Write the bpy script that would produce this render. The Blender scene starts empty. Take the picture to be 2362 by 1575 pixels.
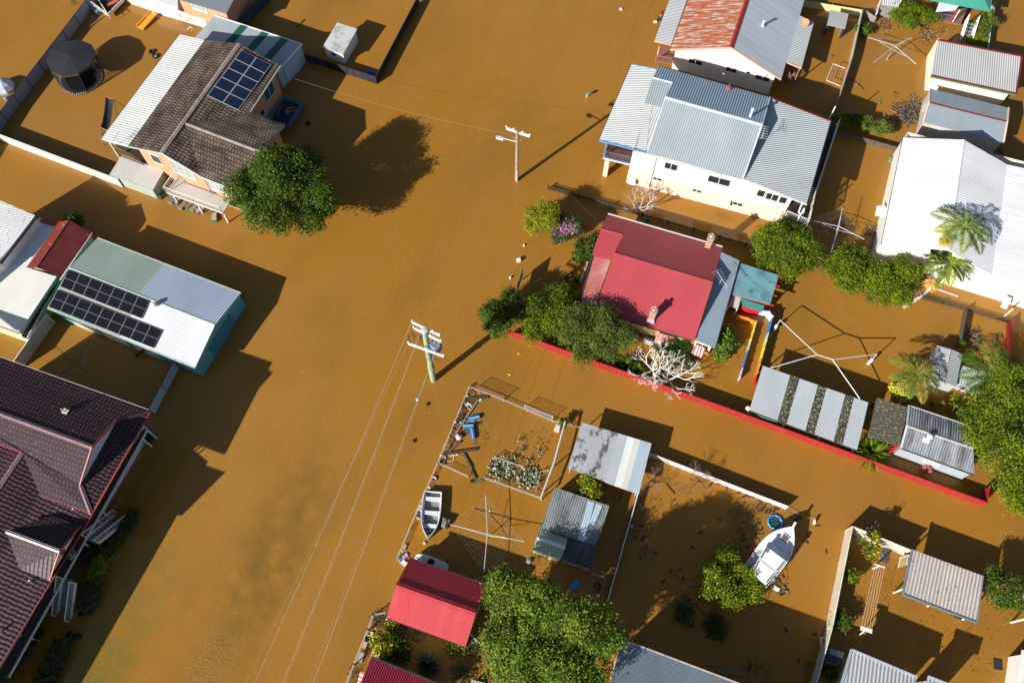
import bpy, math, random
import numpy as np
from mathutils import Vector as V
random.seed(7)
sc = bpy.context.scene
# ---------------- camera, sky, sun, exposure ----------------
F = 2000.0; TH = math.radians(25.0); RO = math.radians(0.3); HC = 66.0
cf = V((0, math.sin(TH), -math.cos(TH))); _r = V((1, 0, 0)); _u = _r.cross(cf)
cr = _r*math.cos(RO) + _u*math.sin(RO); cu = _u*math.cos(RO) - _r*math.sin(RO)
CP = V((0, 0, HC))
cam_d = bpy.data.cameras.new("camera"); cam = bpy.data.objects.new("camera", cam_d)
sc.collection.objects.link(cam); sc.camera = cam
from mathutils import Matrix
cam.matrix_world = Matrix(((cr.x, cu.x, -cf.x, 0), (cr.y, cu.y, -cf.y, 0), (cr.z, cu.z, -cf.z, HC), (0, 0, 0, 1)))
cam_d.sensor_width = 36; cam_d.lens = 36*F/2362; cam_d.clip_end = 2000
SAZ = math.radians(41); SEL = math.radians(27.8)
w = bpy.data.worlds.new("World"); sc.world = w; w.use_nodes = True
wn = w.node_tree; bg = wn.nodes['Background']
sky = wn.nodes.new('ShaderNodeTexSky'); sky.sky_type = 'NISHITA'; sky.sun_disc = False
sky.sun_elevation = SEL; sky.sun_rotation = math.radians(229)
wn.links.new(sky.outputs[0], bg.inputs[0]); bg.inputs[1].default_value = 0.055
sl = bpy.data.lights.new("sun", 'SUN'); sl.energy = 4.8; sl.angle = math.radians(0.55); sl.color = (1, .955, .87)
so = bpy.data.objects.new("sun", sl); sc.collection.objects.link(so)
sd = V((math.cos(SAZ)*math.cos(SEL), math.sin(SAZ)*math.cos(SEL), -math.sin(SEL)))
so.rotation_euler = sd.to_track_quat('-Z', 'Y').to_euler(); so.location = (-60, -50, 60)
sc.view_settings.view_transform = 'Standard'; sc.view_settings.look = 'None'
sc.view_settings.exposure = 0.70; sc.view_settings.gamma = 1
# ---------------- photo regions -> points in the place ----------------
REG = {'a': (0, 0, 3.267), 'b': (0, 460, 3.267), 'c': (0, 1095, 3.267), 'd': (0, 780, 3.92), 'e': (680, 0, 3.267), 'f': (1340, 0, 4.02),
 'g': (1860, 0, 4.612), 'h': (1880, 300, 3.409), 'i': (1340, 330, 3.92), 'j': (1080, 560, 3.267), 'k': (1700, 700, 3.267), 'l': (880, 860, 3.267),
 'm': (780, 1240, 3.564), 'n': (1400, 1000, 2.727), 'o': (1820, 1120, 3.446), 'p': (880, 700, 7.84), 'q': (1100, 270, 9.8), 'r': (1660, 1160, 6.03),
 't': (0, 0, .99577), 's': (360, 240, 5.6), 'u': (1000, 880, 7.84), 'v': (900, 1080, 6.533), 'w': (2000, 380, 4.61), 'x': (1980, 780, 4.9),
 'y': (2100, 1380, 8.042), 'z': (780, 1390, 6.918), 'aa': (0, 440, 3.919)}
def ray(k, x, y):
    a, b, s = REG[k]; px = a+x/s; py = b+y/s
    return cf + cr*((px-1181)/F) - cu*((py-787.5)/F)
def W(k, x, y, z=0.0):
    d = ray(k, x, y); return CP + d*((z-HC)/d.z)
def onplane(k, x, y, p0, n):
    d = ray(k, x, y); return CP + d*((p0-CP).dot(n)/d.dot(n))
def pln(a, b, c): return a, (b-a).cross(c-a).normalized()
def onwall(k, x, y, A, B):
    n = V((-(B-A).y, (B-A).x, 0)); return onplane(k, x, y, A, n)
ea = V((math.cos(math.radians(-20)), math.sin(math.radians(-20)), 0)); eb = V((-ea.y, ea.x, 0)); UP = V((0, 0, 1))
# ---------------- materials ----------------
MC = {}
def _base(name):
    m = bpy.data.materials.new(name); m.use_nodes = True; nt = m.node_tree
    return m, nt, nt.nodes['Principled BSDF'], nt.nodes.new, nt.links.new
def _mix(N, L, fac, a, b):
    n = N('ShaderNodeMix'); n.data_type = 'RGBA'
    if isinstance(fac, (int, float)): n.inputs[0].default_value = fac
    else: L(fac, n.inputs[0])
    for s, v in ((6, a), (7, b)):
        if isinstance(v, tuple): n.inputs[s].default_value = (*v[:3], 1)
        else: L(v, n.inputs[s])
    return n.outputs[2]
def _noise(N, L, co, scale, detail=4, lo=.4, hi=.6, rough=.6):
    n = N('ShaderNodeTexNoise'); n.inputs['Scale'].default_value = scale; n.inputs['Detail'].default_value = detail; n.inputs['Roughness'].default_value = rough
    L(co, n.inputs['Vector'])
    r = N('ShaderNodeMapRange'); r.inputs[1].default_value = lo; r.inputs[2].default_value = hi; L(n.outputs[0], r.inputs[0])
    return r.outputs[0]
def _map(N, L, co, s, loc=(0, 0, 0)):
    m = N('ShaderNodeMapping'); m.inputs['Scale'].default_value = s; m.inputs['Location'].default_value = loc; L(co, m.inputs['Vector']); return m.outputs[0]
def plain(name, col=None, rough=.6, var=.15, metal=0, scale=3, spec=.5):
    if name in MC: return MC[name]
    m, nt, b, N, L = _base(name); tc = N('ShaderNodeTexCoord').outputs['Object']
    f = _noise(N, L, tc, scale, 5, .3, .7)
    L(_mix(N, L, f, tuple(c*(1-var) for c in col), tuple(min(1, c*(1+var)) for c in col)), b.inputs['Base Color'])
    b.inputs['Roughness'].default_value = rough; b.inputs['Metallic'].default_value = metal; b.inputs['Specular IOR Level'].default_value = spec
    MC[name] = m; return m
def corr(name, col=None, pitch=.2, depth=.035, dirt=(.25, .22, .18), dirtamt=.35, patch=None, patchamt=.5, pscale=(1.2, .25), plo=.45, phi=.6, rough=.45, row=0, line=.25, off=0):
    """ribbed sheet metal: ribs run down v, u is metres along the eave"""
    if name in MC: return MC[name]
    m, nt, b, N, L = _base(name); uv = N('ShaderNodeTexCoord').outputs['UV']
    wv = N('ShaderNodeTexWave'); wv.wave_type = 'BANDS'; wv.bands_direction = 'X'; wv.inputs['Scale'].default_value = .314/pitch; L(uv, wv.inputs['Vector'])
    h = wv.outputs['Fac']
    c = _noise(N, L, _map(N, L, uv, (1.6, .35, 1), (off, off, off)), 1.0, 6, .42, .72)
    col1 = _mix(N, L, c, col, tuple(col[i]*(1-dirtamt)+dirt[i]*dirtamt for i in range(3)))
    lf = _noise(N, L, _map(N, L, uv, (.45, .22, 1), (off+7, 2, 0)), 1.0, 3, .3, .7, .5); col1 = _mix(N, L, lf, col1, tuple(x*.80+.012 for x in col))
    if line:   # pans between ribs darkened in the colour, as shade, so rib lines show
        r = N('ShaderNodeMapRange'); r.inputs[1].default_value = 0; r.inputs[2].default_value = .35; r.inputs[3].default_value = line; r.inputs[4].default_value = 0; L(h, r.inputs[0])
        col1 = _mix(N, L, r.outputs[0], col1, tuple(x*.45 for x in col))
    if patch:
        p = _noise(N, L, _map(N, L, uv, (pscale[0], pscale[1], 1), (off+3, off, 0)), 2.0, 8, plo, phi, .7)
        mu = N('ShaderNodeMath'); mu.operation = 'MULTIPLY'; L(p, mu.inputs[0]); mu.inputs[1].default_value = patchamt
        col1 = _mix(N, L, mu.outputs[0], col1, patch)
    L(col1, b.inputs['Base Color']); b.inputs['Roughness'].default_value = rough; b.inputs['Specular IOR Level'].default_value = .25
    bp = N('ShaderNodeBump'); bp.inputs['Strength'].default_value = 1; bp.inputs['Distance'].default_value = depth
    if row:
        w2 = N('ShaderNodeTexWave'); w2.wave_type = 'BANDS'; w2.bands_direction = 'Y'; w2.wave_profile = 'SAW'; w2.inputs['Scale'].default_value = .314/row*.5; L(uv, w2.inputs['Vector'])
        ad = N('ShaderNodeMath'); ad.operation = 'ADD'; L(h, ad.inputs[0]); L(w2.outputs['Fac'], ad.inputs[1]); h = ad.outputs[0]
        r = N('ShaderNodeMapRange'); r.inputs[1].default_value = .86; r.inputs[2].default_value = 1; r.inputs[3].default_value = 0; r.inputs[4].default_value = .5; L(w2.outputs['Fac'], r.inputs[0])
        L(_mix(N, L, r.outputs[0], col1, tuple(x*.3 for x in col)), b.inputs['Base Color'])
    L(h, bp.inputs['Height']); L(bp.outputs[0], b.inputs['Normal'])
    MC[name] = m; return m
def tiles(name, col, light, amt=.5, spk=(.5, .48, .36), spklo=.66, rough=.5):
    if name in MC: return MC[name]
    m, nt, b, N, L = _base(name); uv = N('ShaderNodeTexCoord').outputs['UV']
    br = N('ShaderNodeTexBrick'); br.inputs['Scale'].default_value = 1; br.offset = 0.5
    br.inputs['Brick Width'].default_value = .30; br.inputs['Row Height'].default_value = .36; br.inputs['Mortar Size'].default_value = .045; br.inputs['Mortar Smooth'].default_value = .4
    br.inputs['Color1'].default_value = (.8, .8, .8, 1); br.inputs['Color2'].default_value = (1, 1, 1, 1); br.inputs['Mortar'].default_value = (.12, .12, .12, 1); L(uv, br.inputs['Vector'])
    c = _noise(N, L, _map(N, L, uv, (.5, .8, 1)), 1.1, 8, .35, .7, .7)
    mu = N('ShaderNodeMath'); mu.operation = 'MULTIPLY'; L(c, mu.inputs[0]); mu.inputs[1].default_value = amt
    c1 = _mix(N, L, mu.outputs[0], col, light)
    s = _noise(N, L, uv, 4.0, 2, spklo, spklo+.05); c2 = _mix(N, L, s, c1, spk)
    x = N('ShaderNodeMix'); x.data_type = 'RGBA'; x.blend_type = 'MULTIPLY'; x.inputs[0].default_value = .95; L(c2, x.inputs[6]); L(br.outputs['Color'], x.inputs[7])
    L(x.outputs[2], b.inputs['Base Color']); b.inputs['Roughness'].default_value = rough; b.inputs['Specular IOR Level'].default_value = .3
    wv = N('ShaderNodeTexWave'); wv.bands_direction = 'X'; wv.inputs['Scale'].default_value = .314/.30; L(uv, wv.inputs['Vector'])
    w2 = N('ShaderNodeTexWave'); w2.bands_direction = 'Y'; w2.wave_profile = 'SAW'; w2.inputs['Scale'].default_value = .157/.36*2; L(uv, w2.inputs['Vector'])
    ad = N('ShaderNodeMath'); ad.operation = 'ADD'; hw = N('ShaderNodeMath'); hw.operation = 'MULTIPLY'; hw.inputs[1].default_value = .55; L(wv.outputs['Fac'], hw.inputs[0]); L(hw.outputs[0], ad.inputs[0]); L(w2.outputs['Fac'], ad.inputs[1])
    bp = N('ShaderNodeBump'); bp.inputs['Strength'].default_value = 1; bp.inputs['Distance'].default_value = .045; L(ad.outputs[0], bp.inputs['Height']); L(bp.outputs[0], b.inputs['Normal'])
    MC[name] = m; return m
def brick(name, c1, c2, mortar=(.5, .45, .4)):
    if name in MC: return MC[name]
    m, nt, b, N, L = _base(name); uv = N('ShaderNodeTexCoord').outputs['UV']
    br = N('ShaderNodeTexBrick'); br.inputs['Scale'].default_value = 1; br.inputs['Brick Width'].default_value = .24; br.inputs['Row Height'].default_value = .086; br.inputs['Mortar Size'].default_value = .008
    for n, c in (('Color1', c1), ('Color2', c2), ('Mortar', mortar)): br.inputs[n].default_value = (*c, 1)
    L(uv, br.inputs['Vector']); L(br.outputs['Color'], b.inputs['Base Color']); b.inputs['Roughness'].default_value = .85
    MC[name] = m; return m
def solar(name):
    if name in MC: return MC[name]
    m, nt, b, N, L = _base(name); uv = N('ShaderNodeTexCoord').outputs['UV']
    br = N('ShaderNodeTexBrick'); br.offset = 0; br.inputs['Scale'].default_value = 1; br.inputs['Brick Width'].default_value = .166; br.inputs['Row Height'].default_value = .166; br.inputs['Mortar Size'].default_value = .009
    for n, c in (('Color1', (.006, .009, .035)), ('Color2', (.004, .006, .022)), ('Mortar', (.05, .07, .14))) if name[0] == 's' else (('Color1', (.004, .004, .007)), ('Color2', (.003, .003, .005)), ('Mortar', (.035, .037, .045))): br.inputs[n].default_value = (*c, 1)
    L(uv, br.inputs['Vector']); L(br.outputs['Color'], b.inputs['Base Color']); b.inputs['Roughness'].default_value = .15
    MC[name] = m; return m
def leafm(name, col, var=.4):
    if name in MC: return MC[name]
    m, nt, b, N, L = _base(name); tc = N('ShaderNodeTexCoord').outputs['Object']
    f = _noise(N, L, tc, 2.5, 4, .3, .7)
    c = _mix(N, L, f, tuple(x*(1-var) for x in col), tuple(x*(1+var) for x in col)); L(c, b.inputs['Base Color'])
    b.inputs['Roughness'].default_value = .55; b.inputs['Specular IOR Level'].default_value = .22
    t = N('ShaderNodeBsdfTranslucent'); L(_mix(N, L, .5, c, tuple(min(1, x*1.6) for x in (col[0]*1.1, col[1], col[2]*.4))), t.inputs[0])
    ms = N('ShaderNodeMixShader'); ms.inputs[0].default_value = .25; L(b.outputs[0], ms.inputs[1]); L(t.outputs[0], ms.inputs[2])
    L(ms.outputs[0], nt.nodes['Material Output'].inputs[0]); MC[name] = m; return m
def glass(name='dark window glass', col=(.02, .025, .03)):
    if name in MC: return MC[name]
    m, nt, b, N, L = _base(name); b.inputs['Base Color'].default_value = (*col, 1); b.inputs['Roughness'].default_value = .06
    MC[name] = m; return m
# ---------------- mesh collector ----------------
class MB:
    def __init__(s): s.v = []; s.f = []; s.uv = []; s.m = []
    def poly(s, pts, mat=0, uv=None):
        i = len(s.v); s.v += [tuple(p) for p in pts]; s.f.append(list(range(i, i+len(pts)))); s.m.append(mat)
        if uv is None:
            n = (V(pts[1])-V(pts[0])).cross(V(pts[2])-V(pts[0])); n = n.normalized() if n.length > 1e-9 else UP
            if abs(n.z) > .9: e = ea; q = eb
            else: e = V((-n.y, n.x, 0)).normalized(); q = n.cross(e)
            uv = [(V(p).dot(e), V(p).dot(q)) for p in pts]
        s.uv.append(uv)
    def box(s, c, sx, sy, sz, ang=-20, mat=0, tz=0):
        """box centred on c in plan, c.z is its bottom"""
        a = math.radians(ang); e = V((math.cos(a), math.sin(a), 0)); q = V((-e.y, e.x, 0)); c = V(c)
        P = [c+e*(i*sx/2)+q*(j*sy/2)+UP*(k*sz) for k in (0, 1) for i, j in ((-1, -1), (1, -1), (1, 1), (-1, 1))]
        s.hexa(P, mat)
    def hexa(s, P, mat=0):
        for f in ((3, 2, 1, 0), (4, 5, 6, 7), (0, 1, 5, 4), (1, 2, 6, 5), (2, 3, 7, 6), (3, 0, 4, 7)): s.poly([P[i] for i in f], mat)
    def beam(s, p, q, wd, ht, mat=0, up=UP):
        p = V(p); q = V(q); d = (q-p).normalized(); a = d.cross(up)
        a = a.normalized() if a.length > 1e-4 else ea.copy(); b = a.cross(d)
        P = [x+a*(i*wd/2)+b*(j*ht/2) for x in (p, q) for i, j in ((-1, -1), (1, -1), (1, 1), (-1, 1))]
        s.hexa(P, mat)
    def tube(s, pts, r, n=7, r2=None, mat=0, cap=True):
        pts = [V(p) for p in pts]; r2 = r if r2 is None else r2; k = len(pts); rings = []
        for i, p in enumerate(pts):
            d = (pts[min(i+1, k-1)]-pts[max(i-1, 0)]).normalized(); a = d.cross(V((.13, .27, 1)) if abs(d.z) < .95 else V((1, .1, 0))).normalized(); b = d.cross(a)
            rr = r+(r2-r)*i/max(1, k-1); rings.append([p+a*(rr*math.cos(6.2832*j/n))+b*(rr*math.sin(6.2832*j/n)) for j in range(n)])
        for i in range(k-1):
            for j in range(n): s.poly([rings[i][j], rings[i+1][j], rings[i+1][(j+1) % n], rings[i][(j+1) % n]], mat)
        if cap: s.poly(rings[0], mat); s.poly(rings[-1][::-1], mat)
    def lathe(s, c, prof, n=14, mat=0, axis=UP):
        c = V(c); a = axis.cross(V((1, .2, .1))).normalized(); b = axis.cross(a)
        rings = [[c+axis*z+a*(r*math.cos(6.2832*j/n))+b*(r*math.sin(6.2832*j/n)) for j in range(n)] for r, z in prof]
        for i in range(len(rings)-1):
            for j in range(n): s.poly([rings[i][j], rings[i][(j+1) % n], rings[i+1][(j+1) % n], rings[i+1][j]], mat)
        if prof[0][0] > 1e-4: s.poly(rings[0][::-1], mat)
        if prof[-1][0] > 1e-4: s.poly(rings[-1], mat)
    def slab(s, pts, th=.06, mat=0, side=None):
        pts = [V(p) for p in pts]; n = V((0, 0, 0))
        for i in range(1, len(pts)-1): n += (pts[i]-pts[0]).cross(pts[i+1]-pts[0])
        n.normalize()
        if n.z < 0: pts = pts[::-1]; n = -n
        h = V((n.x, n.y, 0))
        if h.length < .02: e = ea; v = -eb
        else: v = V((n.x*n.z, n.y*n.z, -(n.x**2+n.y**2))).normalized(); e = n.cross(v).normalized()
        lo = [p-UP*th for p in pts]; sm = mat if side is None else side
        for q in (((0, 1, 2), (0, 2, 3)) if len(pts) == 4 else (tuple(range(len(pts))),)):
            s.poly([pts[i] for i in q], mat, [(pts[i].dot(e), pts[i].dot(v)) for i in q]); s.poly([lo[i] for i in q[::-1]], sm)
        for i in range(len(pts)):
            j = (i+1) % len(pts); s.poly([pts[j], pts[i], lo[i], lo[j]], sm)
    def build(s, name, mats, parent=None, smooth=False, off=None):
        me = bpy.data.meshes.new(name)
        o = bpy.data.objects.new(name, me); sc.collection.objects.link(o)
        if parent is not None:
            off = V(parent['_o']); o.parent = parent
        elif off is None: off = V((0, 0, 0))
        else: o.location = off
        o['_o'] = tuple(off)
        off = V(off)
        me.from_pydata([(a[0]-off.x, a[1]-off.y, a[2]-off.z) for a in s.v], [], s.f)
        ul = me.uv_layers.new(name='UVMap'); d = []
        for u in s.uv:
            for a in u: d += [a[0], a[1]]
        ul.data.foreach_set('uv', d)
        for m in (mats if isinstance(mats, (list, tuple)) else [mats]): me.materials.append(m)
        me.polygons.foreach_set('material_index', s.m)
        if smooth: me.polygons.foreach_set('use_smooth', [True]*len(s.f))
        me.update(); return o
def tag(o, label, cat, group=None, kind=None):
    if label: o['label'] = label
    if cat: o['category'] = cat
    if group: o['group'] = group
    if kind: o['kind'] = kind
    return o
def thing(name, label, cat, loc, group=None):
    o = bpy.data.objects.new(name, None); sc.collection.objects.link(o); o.location = (loc[0], loc[1], loc[2]); o['_o'] = tuple(loc)
    o.empty_display_size = .3
    return tag(o, label, cat, group)
def solo(name, mb, mats, label, cat, loc=None, group=None, smooth=False):
    if loc is None: loc = V(mb.v[0])
    return tag(mb.build(name, mats, None, smooth, V(loc)), label, cat, group)
def inset(pts, d):
    pts = [V((p[0], p[1], 0)) for p in pts]; n = len(pts)
    A = sum(pts[i].x*pts[(i+1) % n].y-pts[(i+1) % n].x*pts[i].y for i in range(n))
    if A < 0: pts = pts[::-1]
    dd = list(d) if isinstance(d, (list, tuple)) else [d]*n; out = []
    for i in range(n):
        a, b, c = pts[i-1], pts[i], pts[(i+1) % n]; e1 = (b-a).normalized(); e2 = (c-b).normalized()
        n1 = V((-e1.y, e1.x, 0)); n2 = V((-e2.y, e2.x, 0)); k = 1+n1.dot(n2)
        c0 = n1.dot(n2); q = max(1e-3, 1-c0*c0)
        out.append(b+n1*((dd[i-1]-c0*dd[i])/q)+n2*((dd[i]-c0*dd[i-1])/q) if q > .02 else b+(n1+n2)*(dd[i]/k))
    return out
def inpoly(x, y, P):
    c = False; n = len(P)
    for i in range(n):
        a, b = P[i], P[(i+1) % n]
        if (a.y > y) != (b.y > y) and x < (b.x-a.x)*(y-a.y)/(b.y-a.y)+a.x: c = not c
    return c
# ---------------- buildings ----------------
class Bld:
    def __init__(s, name, label, cat, loc, group=None): s.r = thing(name, label, cat, V((loc[0], loc[1], 0)), group); s.R = []
    def roof(s, pts, mat, name='roof', th=.07, side=None, rec=True, label=None):
        pts = [V(p) for p in pts]; m = MB(); m.slab(pts, th, 0, 1 if side else None)
        o = m.build(name, [mat, side] if side else mat, s.r)
        if label: o['label'] = label
        n = V((0, 0, 0))
        for i in range(1, len(pts)-1): n += (pts[i]-pts[0]).cross(pts[i+1]-pts[0])
        if rec: s.R.append((pts, pts[0], n.normalized(), th))
        return o
    def hz(s, x, y, dflt):
        best = None
        for P, p0, n, th in s.R:
            if inpoly(x, y, P):
                z = p0.z-(n.x*(x-p0.x)+n.y*(y-p0.y))/n.z-th-.01
                best = z if best is None else max(best, z)
        return dflt if best is None else best
    def walls(s, foot, mat, top, z0=-.8, name='wall', fixed=False, open_sides=(), th=.12):
        m = MB(); n = len(foot); c = sum((V((p[0], p[1], 0)) for p in foot), V((0, 0, 0)))/n
        for i in range(n):
            if i in open_sides: continue
            a = V((foot[i][0], foot[i][1], 0)); b = V((foot[(i+1) % n][0], foot[(i+1) % n][1], 0)); L = (b-a).length; k = max(1, int(L/.35)) if not fixed else 1
            inw = V((-(b-a).y, (b-a).x, 0)).normalized()
            if inw.dot(c-a) < 0: inw = -inw
            zs = []
            for j in range(k+1):
                t = j/k; p = a.lerp(b, t); q = p+inw*.05+(b-a).normalized()*(.05 if j == 0 else -.05 if j == k else 0); zs.append((p, top if fixed else s.hz(q.x, q.y, top), t*L))
            for j in range(k):
                (p, z, u), (q, y, x) = zs[j], zs[j+1]
                m.poly([p+UP*z0, q+UP*z0, q+UP*y, p+UP*z], 0, [(u, z0), (x, z0), (x, y), (u, z)])
                P = p+inw*th; Q = q+inw*th; m.poly([Q+UP*z0, P+UP*z0, P+UP*z, Q+UP*y], 0, [(x, z0), (u, z0), (u, z), (x, y)])
        return m.build(name, mat, s.r)
    def strip(s, p, q, mat, wd=.14, ht=.12, name='gutter', dz=0):
        m = MB(); m.beam(V(p)+UP*dz, V(q)+UP*dz, wd, ht); return m.build(name, mat, s.r)
    def cap(s, p, q, mat, wd=.32, name='ridge_cap', dz=.03, sl=.38):
        p = V(p)+UP*dz; q = V(q)+UP*dz; d = q-p; a = V((-d.y, d.x, 0)).normalized()*(wd/2); m = MB(); dn = UP*(wd/2*sl)
        m.slab([p, q, q+a-dn, p+a-dn], .02); m.slab([p, q, q-a-dn, p-a-dn], .02); m.tube([p, q], .02, 5); return m.build(name, mat, s.r)
    def win(s, A, B, k, x, y, w_, h, frame=None, pane=None, n=2, out=None, name='window', z=None):
        """window centred at photo point (k,x,y) on the wall plane A-B"""
        A = V((A[0], A[1], 0)); B = V((B[0], B[1], 0)); c = onwall(k, x, y, A, B)
        if z is not None: c.z = z
        return s.winat(A, B, c, w_, h, frame, pane, n, name)
    def winat(s, A, B, c, w_, h, frame=None, pane=None, n=2, name='window'):
        d = (B-A).normalized(); o = V((d.y, -d.x, 0)); ct = s.ct if hasattr(s, 'ct') else V(s.r['_o'])
        if o.dot(c-ct) < 0: o = -o
        fm = MB(); f = .055
        for a, b, ww, hh in ((-w_/2, 0, f, h), (w_/2, 0, f, h)): fm.beam(c+d*a-UP*h/2+o*.03, c+d*a+UP*h/2+o*.03, ww, .07, 0, o)
        for z in (-h/2, h/2): fm.beam(c-d*(w_/2+.03)+UP*z+o*.03, c+d*(w_/2+.03)+UP*z+o*.03, .07, f)
        for i in range(1, n): fm.beam(c+d*(w_*(i/n-.5))-UP*h/2+o*.035, c+d*(w_*(i/n-.5))+UP*h/2+o*.035, .04, .05, 0, o)
        W_ = fm.build(name, frame or plain('white paint', (.75, .75, .73), .5, .05), s.r)
        g = MB()
        for i in range(n):
            a = w_*(i/n-.5)+.03; b = w_*((i+1)/n-.5)-.03; k = o*(.012+.014*(i % 2))
            g.poly([c+d*a-UP*(h/2-.02)+k, c+d*b-UP*(h/2-.02)+k, c+d*b+UP*(h/2-.02)+k, c+d*a+UP*(h/2-.02)+k])
        p = g.build('pane', pane or glass(), s.r); p.parent = W_
        return W_
    def post(s, p, z0, z1, mat, wd=.1, name='post', rnd=False):
        m = MB()
        if rnd: m.tube([V((p[0], p[1], z0)), V((p[0], p[1], z1))], wd/2, 8)
        else: m.box(V((p[0], p[1], z0)), wd, wd, z1-z0)
        return m.build(name, mat, s.r)
    def rail(s, pts, z, h, mat, name='railing', gap=.13, bw=.025):
        m = MB()
        for a, b in zip(pts[:-1], pts[1:]):
            a = V((a[0], a[1], z)); b = V((b[0], b[1], z)); m.beam(a+UP*h, b+UP*h, .07, .05); m.beam(a+UP*.1, b+UP*.1, .04, .04); n = max(1, int((b-a).length/gap))
            for i in range(n+1): p = a.lerp(b, i/n); m.beam(p+UP*.1, p+UP*h, bw, bw)
            for p in (a, b): m.beam(p, p+UP*(h+.05), .07, .07)
        return m.build(name, mat, s.r)
    def panels(s, O, du, dv, nu, nv, gap=.03, lift=.12, frame=None, cells='solar cells'):
        """nu x nv solar panels, O corner, du/dv full array edges"""
        n = du.cross(dv).normalized(); n = n if n.z > 0 else -n
        fr = frame or plain('aluminium frame', (.6, .62, .65), .4, .05)
        for i in range(nu):
            for j in range(nv):
                a = O+du*(i/nu)+dv*(j/nv)+n*lift; u = du/nu-du.normalized()*gap; v = dv/nv-dv.normalized()*gap
                m = MB(); P = [a, a+u, a+u+v, a+v]; m.hexa([p-n*.035 for p in P]+P, 1)
                q = [a+u*.02+v*.02, a+u*.98+v*.02, a+u*.98+v*.98, a+u*.02+v*.98]
                m.poly([p+n*.004 for p in q], 0, [(0, 0), (u.length, 0), (u.length, v.length), (0, v.length)])
                m.build('solar_panel', [solar(cells), fr], s.r)
# ---------------- fences ----------------
def fence(name, label, pts, h, mat, postmat, cat='fence', step=2.4, railm=None, z0=-.5, th=.03, gap=0, postup=.06, pw=.07, rail=True, group=None, mesh=False, picket=False, face=0):
    pts = [V((p[0], p[1], 0)) for p in pts]; t = thing(name, label, cat, pts[0], group)
    for a, b in zip(pts[:-1], pts[1:]):
        L = (b-a).length; n = max(1, round(L/step)); d = (b-a).normalized()
        for i in range(n):
            p = a.lerp(b, i/n); q = a.lerp(b, (i+1)/n); m = MB()
            if mesh:
                k = int((q-p).length/.09)
                for j in range(k+1):
                    x = p.lerp(q, j/k); m.beam(x+UP*0.0, x+UP*h, .007, .007)
                for j in range(int(h/.09)+1): m.beam(p+UP*(j*.09), q+UP*(j*.09), .007, .007)
                m.build('wire_mesh', mat, t)
            elif picket:
                k = int((q-p).length/.15)
                for j in range(k): x = p.lerp(q, (j+.5)/k); m.beam(x+UP*z0, x+UP*(h-random.uniform(0, .04)), .09, .02, 0, V((-d.y, d.x, 0)))
                m.beam(p+UP*(h-.25), q+UP*(h-.25), .05, .07); m.build('picket_panel', mat, t)
            else:
                P = p+d*(pw*.5); Q = q-d*(pw*.5); o = V((-d.y, d.x, 0))*(th/2)
                m.hexa([P-o+UP*z0, Q-o+UP*z0, Q+o+UP*z0, P+o+UP*z0, P-o+UP*h, Q-o+UP*h, Q+o+UP*h, P+o+UP*h]); m.build('panel', mat, t)
            rw = .022 if mesh else .06
            if rail and not picket: r = MB(); r.beam(p+d*.01+UP*(h+.02), q-d*.01+UP*(h+.02), rw, rw*.75); r.build('rail', railm or postmat, t)
            r = MB(); r.box(p+UP*z0, pw, pw, h+postup-z0, math.degrees(math.atan2(d.y, d.x))); r.build('post', postmat, t)
        r = MB(); r.box(b+UP*z0, pw*.98, pw*.98, h+postup-z0, math.degrees(math.atan2(d.y, d.x))); r.build('post', postmat, t)
    return t
# ---------------- plants ----------------
def leafmesh(name, mats, parent, lobes, n, size, clump=.3, seed=1, wts=(.5, .35, .15), nk=None, flat=.0, low=-.35, off=None, long=1.0):
    R = np.random.RandomState(seed); lob = np.array(lobes, float); area = lob[:, 3]*lob[:, 4]+lob[:, 3]*lob[:, 5]; area /= area.sum()
    nk = nk or max(12, n//34); li = R.choice(len(lob), nk, p=area)
    d = R.normal(size=(nk, 3)); d /= np.linalg.norm(d, axis=1)[:, None]; d[:, 2] = np.where(d[:, 2] < low, -d[:, 2], d[:, 2])
    rad = R.uniform(.74, 1.0, (nk, 1))*np.where(R.rand(nk, 1) < .12, R.uniform(1.05, 1.3, (nk, 1)), 1); kc = lob[li, :3]+d*lob[li, 3:6]*rad
    km = R.choice(len(wts), nk, p=np.array(wts)/sum(wts))
    ci = R.randint(0, nk, n); pos = kc[ci]+R.normal(size=(n, 3))*clump*np.array([1, 1, .75])
    pos[:, 2] = np.maximum(pos[:, 2], .03)
    nr = d[ci]*.55+R.normal(size=(n, 3))*.55+np.array([0, 0, .45+flat]); nr /= np.linalg.norm(nr, axis=1)[:, None]
    a = np.cross(nr, R.normal(size=(n, 3))); a /= np.linalg.norm(a, axis=1)[:, None]; b = np.cross(nr, a)
    s = size*R.uniform(.6, 1.25, (n, 1)); off = np.array(parent['_o'] if parent is not None else (off or (0, 0, 0)))
    pos -= off; vs = np.stack([pos-a*s*long, pos-b*s*.45, pos+a*s*long, pos+b*s*.45], 1).reshape(-1, 3)
    me = bpy.data.meshes.new(name); me.vertices.add(4*n); me.vertices.foreach_set('co', vs.ravel())
    me.loops.add(4*n); me.loops.foreach_set('vertex_index', np.arange(4*n)); me.polygons.add(n)
    me.polygons.foreach_set('loop_start', np.arange(n)*4); me.polygons.foreach_set('loop_total', np.full(n, 4))
    mi = km[ci]; sw = R.rand(n) < .2; mi = np.where(sw, R.randint(0, len(wts), n), mi)
    me.polygons.foreach_set('material_index', mi.astype(np.int32))
    for m in mats: me.materials.append(m)
    me.update(); me.validate(); o = bpy.data.objects.new(name, me); sc.collection.objects.link(o)
    if parent is not None: o.parent = parent
    o['_o'] = tuple(off); return o
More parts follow.
